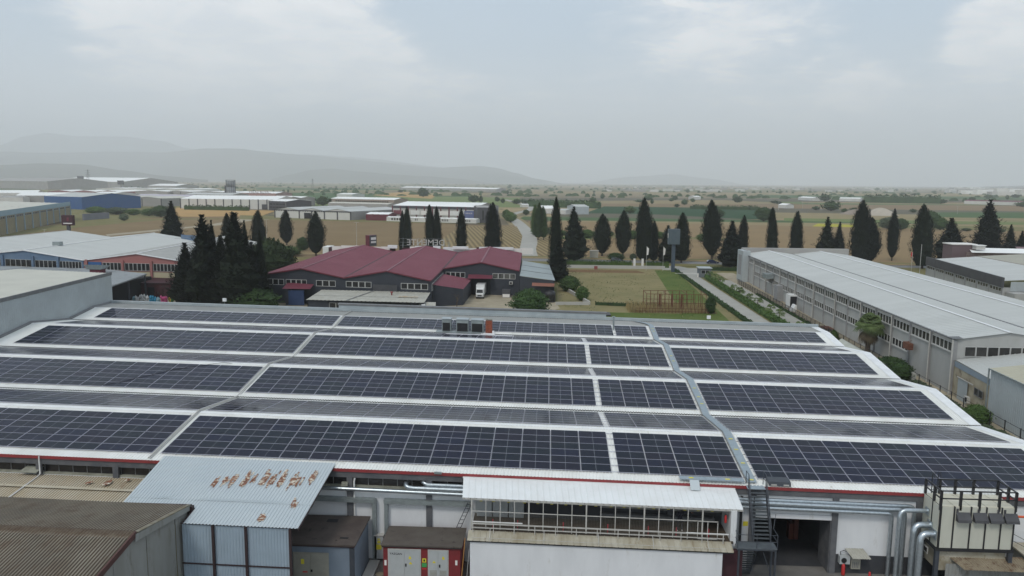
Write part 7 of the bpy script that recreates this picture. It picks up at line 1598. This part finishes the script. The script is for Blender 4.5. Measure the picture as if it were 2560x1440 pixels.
hall('white_shed','tiny white shed at the field edge beyond the brown strip building',(842,493),(880,494),5.5,30,1,1,fr_,fw)
# cream and blue hall, left
A7,B7=(-243.2,319.3),(-308,481.5)
cb7=thing('cream_blue_hall','cream hall with pale blue fascia and pilasters at the left, beyond the ploughed field','building',(-275,400,0))
F7=[(-430,395),(-450,540)]
b=MB(); L7=(-228,281); 
gable(cb7,B7,L7,(-400,520),(-330,310),11.2,.9,M['beigeroof'],M['cream'],pitch=6,h=.1,far=False)
wallq(cb7,L7,B7,0,11.2,M['cream']); wallq(cb7,B7,(-400,520),0,11.2,M['fargrey'])
b=MB(); b.quad((L7[0]+.4,L7[1],9.6),(B7[0]+.4,B7[1],9.6),(B7[0]+.4,B7[1],12.4),(L7[0]+.4,L7[1],12.4)); b.build('fascia_band',mat('pale_blue_fascia',(.22,.33,.40),(.25,.35,.41),.2,.7),cb7)
pilaster(cb7,L7,B7,12,0,9.6,1.0,mat('pale_blue_rib',(.27,.35,.40),rough=.8),1,.5)
for i in range(12): a,c=lerp2(L7,B7,(i+.12)/12),lerp2(L7,B7,(i+.88)/12); windows(cb7,(a[0],a[1]),(c[0],c[1]),8.1,9.2,4,M['darkglass'],M['fargrey'],.2,.12)
# the rest of the estate
est=[((112,520),(206,524),11.5,60,1,1.2,M['lightroof'],M['farblue'],0,'deep blue hall behind the cream and blue hall'),
 ((262,514),(404,517),8.6,50,2,1.6,M['beigeroof'],M['fargrey'],3,'grey hall with two shallow gables left of the long white hall'),
 ((208,509),(262,510),10,60,1,1.4,fr_,fw,4,'white hall with thin ribs right of the deep blue hall'),
 ((40,506),(180,506),8,60,1,1.4,fr_,M['fargrey'],0,'long grey hall with white roof above the deep blue hall'),
 ((0,508),(58,508),6.5,30,1,.6,M['fargrey'],fw,0,'white office block with small windows at the left edge'),
 ((-60,497),(92,497),8,60,1,1.2,fr_,fw,0,'white roof at the left edge, second row'),
 ((120,494),(300,495),9,70,3,2.0,fr_,mat('pink_far_wall',(.30,.15,.15),rough=.9),0,'pink-walled hall with a wavy white roof'),
 ((245,489),(420,491),8,60,2,1.5,fr_,M['fargrey'],0,'white hall with pale roof in the middle of the estate'),
 ((300,500),(400,503),7,40,2,1.3,M['beigeroof'],mat('yellow_far_wall',(.42,.38,.18),rough=.9),0,'yellowish hall with a cream roof'),
 ((330,508),(462,510),8,40,1,1.4,mat('mauve_far_roof',(.45,.42,.47),rough=.6),mat('red_far_wall',(.28,.12,.13),rough=.9),0,'reddish wall hall left of the long white hall'),
 ((400,490),(560,493),8,60,2,1.5,fr_,M['fargrey'],6,'long white roof behind the long white hall'),
 ((380,481),(500,483),8,60,2,1.4,fr_,fw,0,'white roof pair behind the middle of the estate'),
 ((240,480),(390,482),8,80,2,1.3,fr_,fw,0,'pale roofs left of the dark billboard'),
 ((370,473),(440,474),10,90,1,2.0,fr_,M['fargrey'],0,'separate white roof in the plain beyond the estate'),
 ((585,497),(690,499),9,40,1,1,fr_,mat('pink_far_wall2',(.36,.22,.20),rough=.9),0,'pinkish hall carrying the red letters'),
 ((462,500),(580,502),8,40,1,1.2,M['lightroof'],M['fargrey'],4,'grey hall with tanks left of the round tower'),
 ((120,469),(305,472),19,200,1,7.0,fr_,M['fargrey'],0,'huge white roofed hall in the haze at the left'),
 ((-40,470),(120,474),20,150,1,2.0,M['fargrey'],M['fargrey'],0,'huge long grey hall in the haze at the left edge'),
 ((1440,536),(1472,536),7.0,30,1,.8,M['lightroof'],M['greyclad'],0,'grey farm shed with a pale roof'),
 ((1357,534),(1386,534),4.6,18,1,1.5,fr_,fw,0,'white farm house with a bright gable'),
 ((1392,535),(1414,536),3.6,14,1,.7,M['lightroof'],fw,0,'small low farm shed between house and grey shed'),
 ((1306,518),(1322,518),3,10,1,.4,fr_,fw,0,'small white roof at the bend of the side road'),
 ((1000,475),(1180,478),8,60,1,2,fr_,M['fargrey'],0,'long far white shed line beyond the fields'),
 ((1150,478),(1240,480),8,40,1,2,fr_,M['fargrey'],0,'second far white shed line beyond the fields'),
 ((1995,500),(2030,502),5,20,1,1,fr_,fw,0,'small white farm left in the right-hand plain'),
 ((2098,503),(2150,504),5,30,1,1,fr_,fw,0,'small white farm buildings in the right-hand plain'),
 ((2410,510),(2560,514),5,20,1,1,M['maroon'],fw,0,'low reddish roofed sheds in the far right plain'),
 ((1945,520),(1965,521),4,12,1,1,fr_,fw,0,'little white farmhouse above the concrete factory'),
 ((1737,499),(1752,499),5,20,1,1,fr_,fw,0,'tiny white building in the middle plain')]
for a,c,h,dp,ng,rise,rm,wm_,pl,lb in est: hall('distant_hall',lb,a,c,h,dp,ng,rise,rm,wm_,pl,ch if pl else None)
# tower, letters, billboards, pylons, lamps
tw=thing('round_tower','grey round latticed tower rising above the long white hall','tower',tuple(at(578,497)))
g=at(578,497); b=MB(); b.lathe((g.x,g.y,0),[(6.5,0),(6.5,18),(5.0,18.2),(5.0,18.9),(6.6,19),(6.6,26),(6,26.2)],18); b.build('drum',mat('tower_grey',(.22,.24,.25),(.30,.31,.32),.4,.8),tw)
b=MB()
for i in range(12): a=i*math.pi/6; b.beam((g.x+6.7*math.cos(a),g.y+6.7*math.sin(a),0),(g.x+6.7*math.cos(a),g.y+6.7*math.sin(a),28),.4,.4)
for z in (6,12,18,22,26,28):
    for i in range(12): a=i*math.pi/6; c=a+math.pi/6; b.beam((g.x+6.8*math.cos(a),g.y+6.8*math.sin(a),z),(g.x+6.8*math.cos(c),g.y+6.8*math.sin(c),z),.3,.3)
b.build('lattice',M['charcoal'],tw)
g=at(564,497); b=MB(); b.tube([(g.x,g.y,0),(g.x,g.y,20)],[1.2,.9],8); tag(b.build('chimney',M['charcoal']),'thin black chimney beside the round tower','chimney')
g=at(648,499); ls2=thing('letter_sign','dark red rooftop letters YALAZ BOYA above the long white hall','sign',(g.x,g.y,9)); text('YALAZ BOYA',4.6,mat('dark_red_letters',(.16,.03,.03),rough=.7),ls2,(g.x,g.y-1,9.6),(R(90),0,.35),ext=.2)
b=MB(); b.beam((g.x-16,g.y-6.8,9.3),(g.x+16,g.y+5,9.3),.2,.4); b.build('base_bar',M['charcoal'],ls2)
for px,pb,h,w_,lb in ((303,478,24,15,'dark billboard standing over the estate roofs'),(203,472,34,18,'dark hazy block on the huge hall edge')):
    g=at(px,pb); bbx=thing('billboard',lb,'billboard',(g.x,g.y,0)); b=MB(); b.box(g.x-.6,g.x+.6,g.y,g.y+1,0,h-6); b.build('post',ch,bbx); b=MB(); b.box(g.x-w_/2,g.x+w_/2,g.y-.6,g.y,h-9,h); b.build('board',ch,bbx)
def pylon(px,pb,pt,lb):
    g=at(px,pb); h=height_at(g,pt); o=thing('power_pylon',lb,'pylon',(g.x,g.y,0),'power pylons in the haze'); w_=h*.11; b=MB(); t=h*.008
    for sx_ in (-1,1):
        for sy in (-1,1): b.beam((g.x+sx_*w_,g.y+sy*w_,0),(g.x+sx_*w_*.12,g.y+sy*w_*.12,h),t,t)
    for i in range(6):
        z0,z1=h*i/6,h*(i+1)/6; a0,a1=w_*(1-.88*i/6),w_*(1-.88*(i+1)/6)
        b.beam((g.x-a0,g.y-a0,z0),(g.x+a1,g.y-a1,z1),t*.7,t*.7); b.beam((g.x+a0,g.y-a0,z0),(g.x-a1,g.y-a1,z1),t*.7,t*.7)
    b.build('lattice_mast',ch,o)
    for z in (.72,.84,.95): b=MB(); b.beam((g.x-w_*1.3,g.y,h*z),(g.x+w_*1.3,g.y,h*z),t,t); b.build('cross_arm',ch,o)
pylon(222,470,424,'lattice pylon at the far left above the huge white hall'); pylon(782,476,447,'lattice pylon in the middle distance left of centre'); pylon(300,466,444,'fainter lattice pylon right of the left one')
def lamp(px,pb,pt,lb,two=False):
    g=at(px,pb); h=height_at(g,pt); o=thing('field_lamp',lb,'lamp post',(g.x,g.y,0),'thin posts in the fields'); b=MB(); b.tube([(g.x,g.y,0),(g.x,g.y,h)],[.12,.07],6); b.build('pole',M['whitesteel'],o)
    b=MB(); b.beam((g.x-1.2,g.y,h),(g.x+1.2,g.y,h),.1,.08); b.build('arm',M['whitesteel'],o)
for px,pb,pt,lb in ((892,620,556,'thin pale lamp post in the ploughed field left of the box sign'),(668,620,549,'thin pale lamp post beside the pointed cypress'),(654,521,492,'thin post before the long white hall'),(715,527,500,'thin post beside the dark office front'),(844,519,490,'thin post by the round tree'),(957,500,490,'short post above the banner hall'),(113,612,573,'short cluster lamp at the left field edge'),(1946,525,500,'telegraph pole in the right-hand plain, left one'),(2006,522,504,'telegraph pole in the right-hand plain, right one'),(1308,512,497,'pole at the far bend of the side road'),(2393,535,515,'thin pole far out at the right')):
    lamp(px,pb,pt,lb)
g=at(2200,538); b=MB(); b.lathe((g.x,g.y,0),[(16,0),(13,1.5),(9,4.2),(5,6.2),(1.5,7.2),(.2,7.3)],18,0,.08); tag(b.build('gravel_heap',mat('pale_gravel',(.42,.37,.30),(.36,.32,.26),.2,.95)),'pale conical gravel heap in the plain','heap')
g=at(2140,536); b=MB(); b.lathe((g.x,g.y,0),[(14,0),(9,2.5),(4,4.6),(.3,5.2)],16,0,.1); tag(b.build('gravel_heap',mat('brown_gravel',(.26,.21,.17),(.22,.18,.14),.2,.95)),'brown soil heap left of the pale one','heap')
b=MB(); b.box(at(212,549).x,at(212,549).x+1,at(212,549).y,at(212,549).y+1,0,1)
g0,g1=at(208,551),at(272,546); b=MB(); b.beam((g0.x,g0.y,2.2),(g1.x,g1.y,2.2),1,4.4); tag(b.build('block_wall',mat('grey_block_wall',(.20,.205,.23),(.17,.175,.2),.2,.9)),'long grey block wall between bushes left of the fields','wall')
# the far town at the right: tiny pale blocks, one mass
b=MB(); q=random.Random(9)
for i in range(420):
    px=2380+q.random()**.8*420; pb=473+q.uniform(0,17)*(.4+.6*min(1,(px-2330)/200)); g=at(px,pb); s=q.uniform(15,70); h=q.uniform(8,22)
    b.box(g.x-s/2,g.x+s/2,g.y,g.y+s*.6,0,h,q.choice((0,0,1,2)))
for i in range(90):
    px=q.uniform(1500,2300); pb=q.uniform(468,480); g=at(px,pb); s=q.uniform(10,40); b.box(g.x-s/2,g.x+s/2,g.y,g.y+s*.4,0,q.uniform(5,9),q.choice((0,1)))
tag(b.build('distant_town',[fw,M['fargrey'],fr_]),'hazy far town of small pale blocks at the right','town',kind='stuff')
# ---------------------------------------------------------------- the air: one closed box round the whole scene
hz=MB(); hz.box(-25000,25000,-3000,27000,-2.5,1450)
hm_=bpy.data.materials.new('haze'); hm_.use_nodes=True; t=hm_.node_tree; t.nodes.clear()
pv=t.nodes.new('ShaderNodeVolumePrincipled'); pv.inputs['Density'].default_value=HAZE_D; pv.inputs['Color'].default_value=(.955,.98,1.0,1); pv.inputs['Anisotropy'].default_value=.05
ou=t.nodes.new('ShaderNodeOutputMaterial'); t.links.new(pv.outputs[0],ou.inputs['Volume'])
tag(hz.build('haze',hm_),kind='stuff')
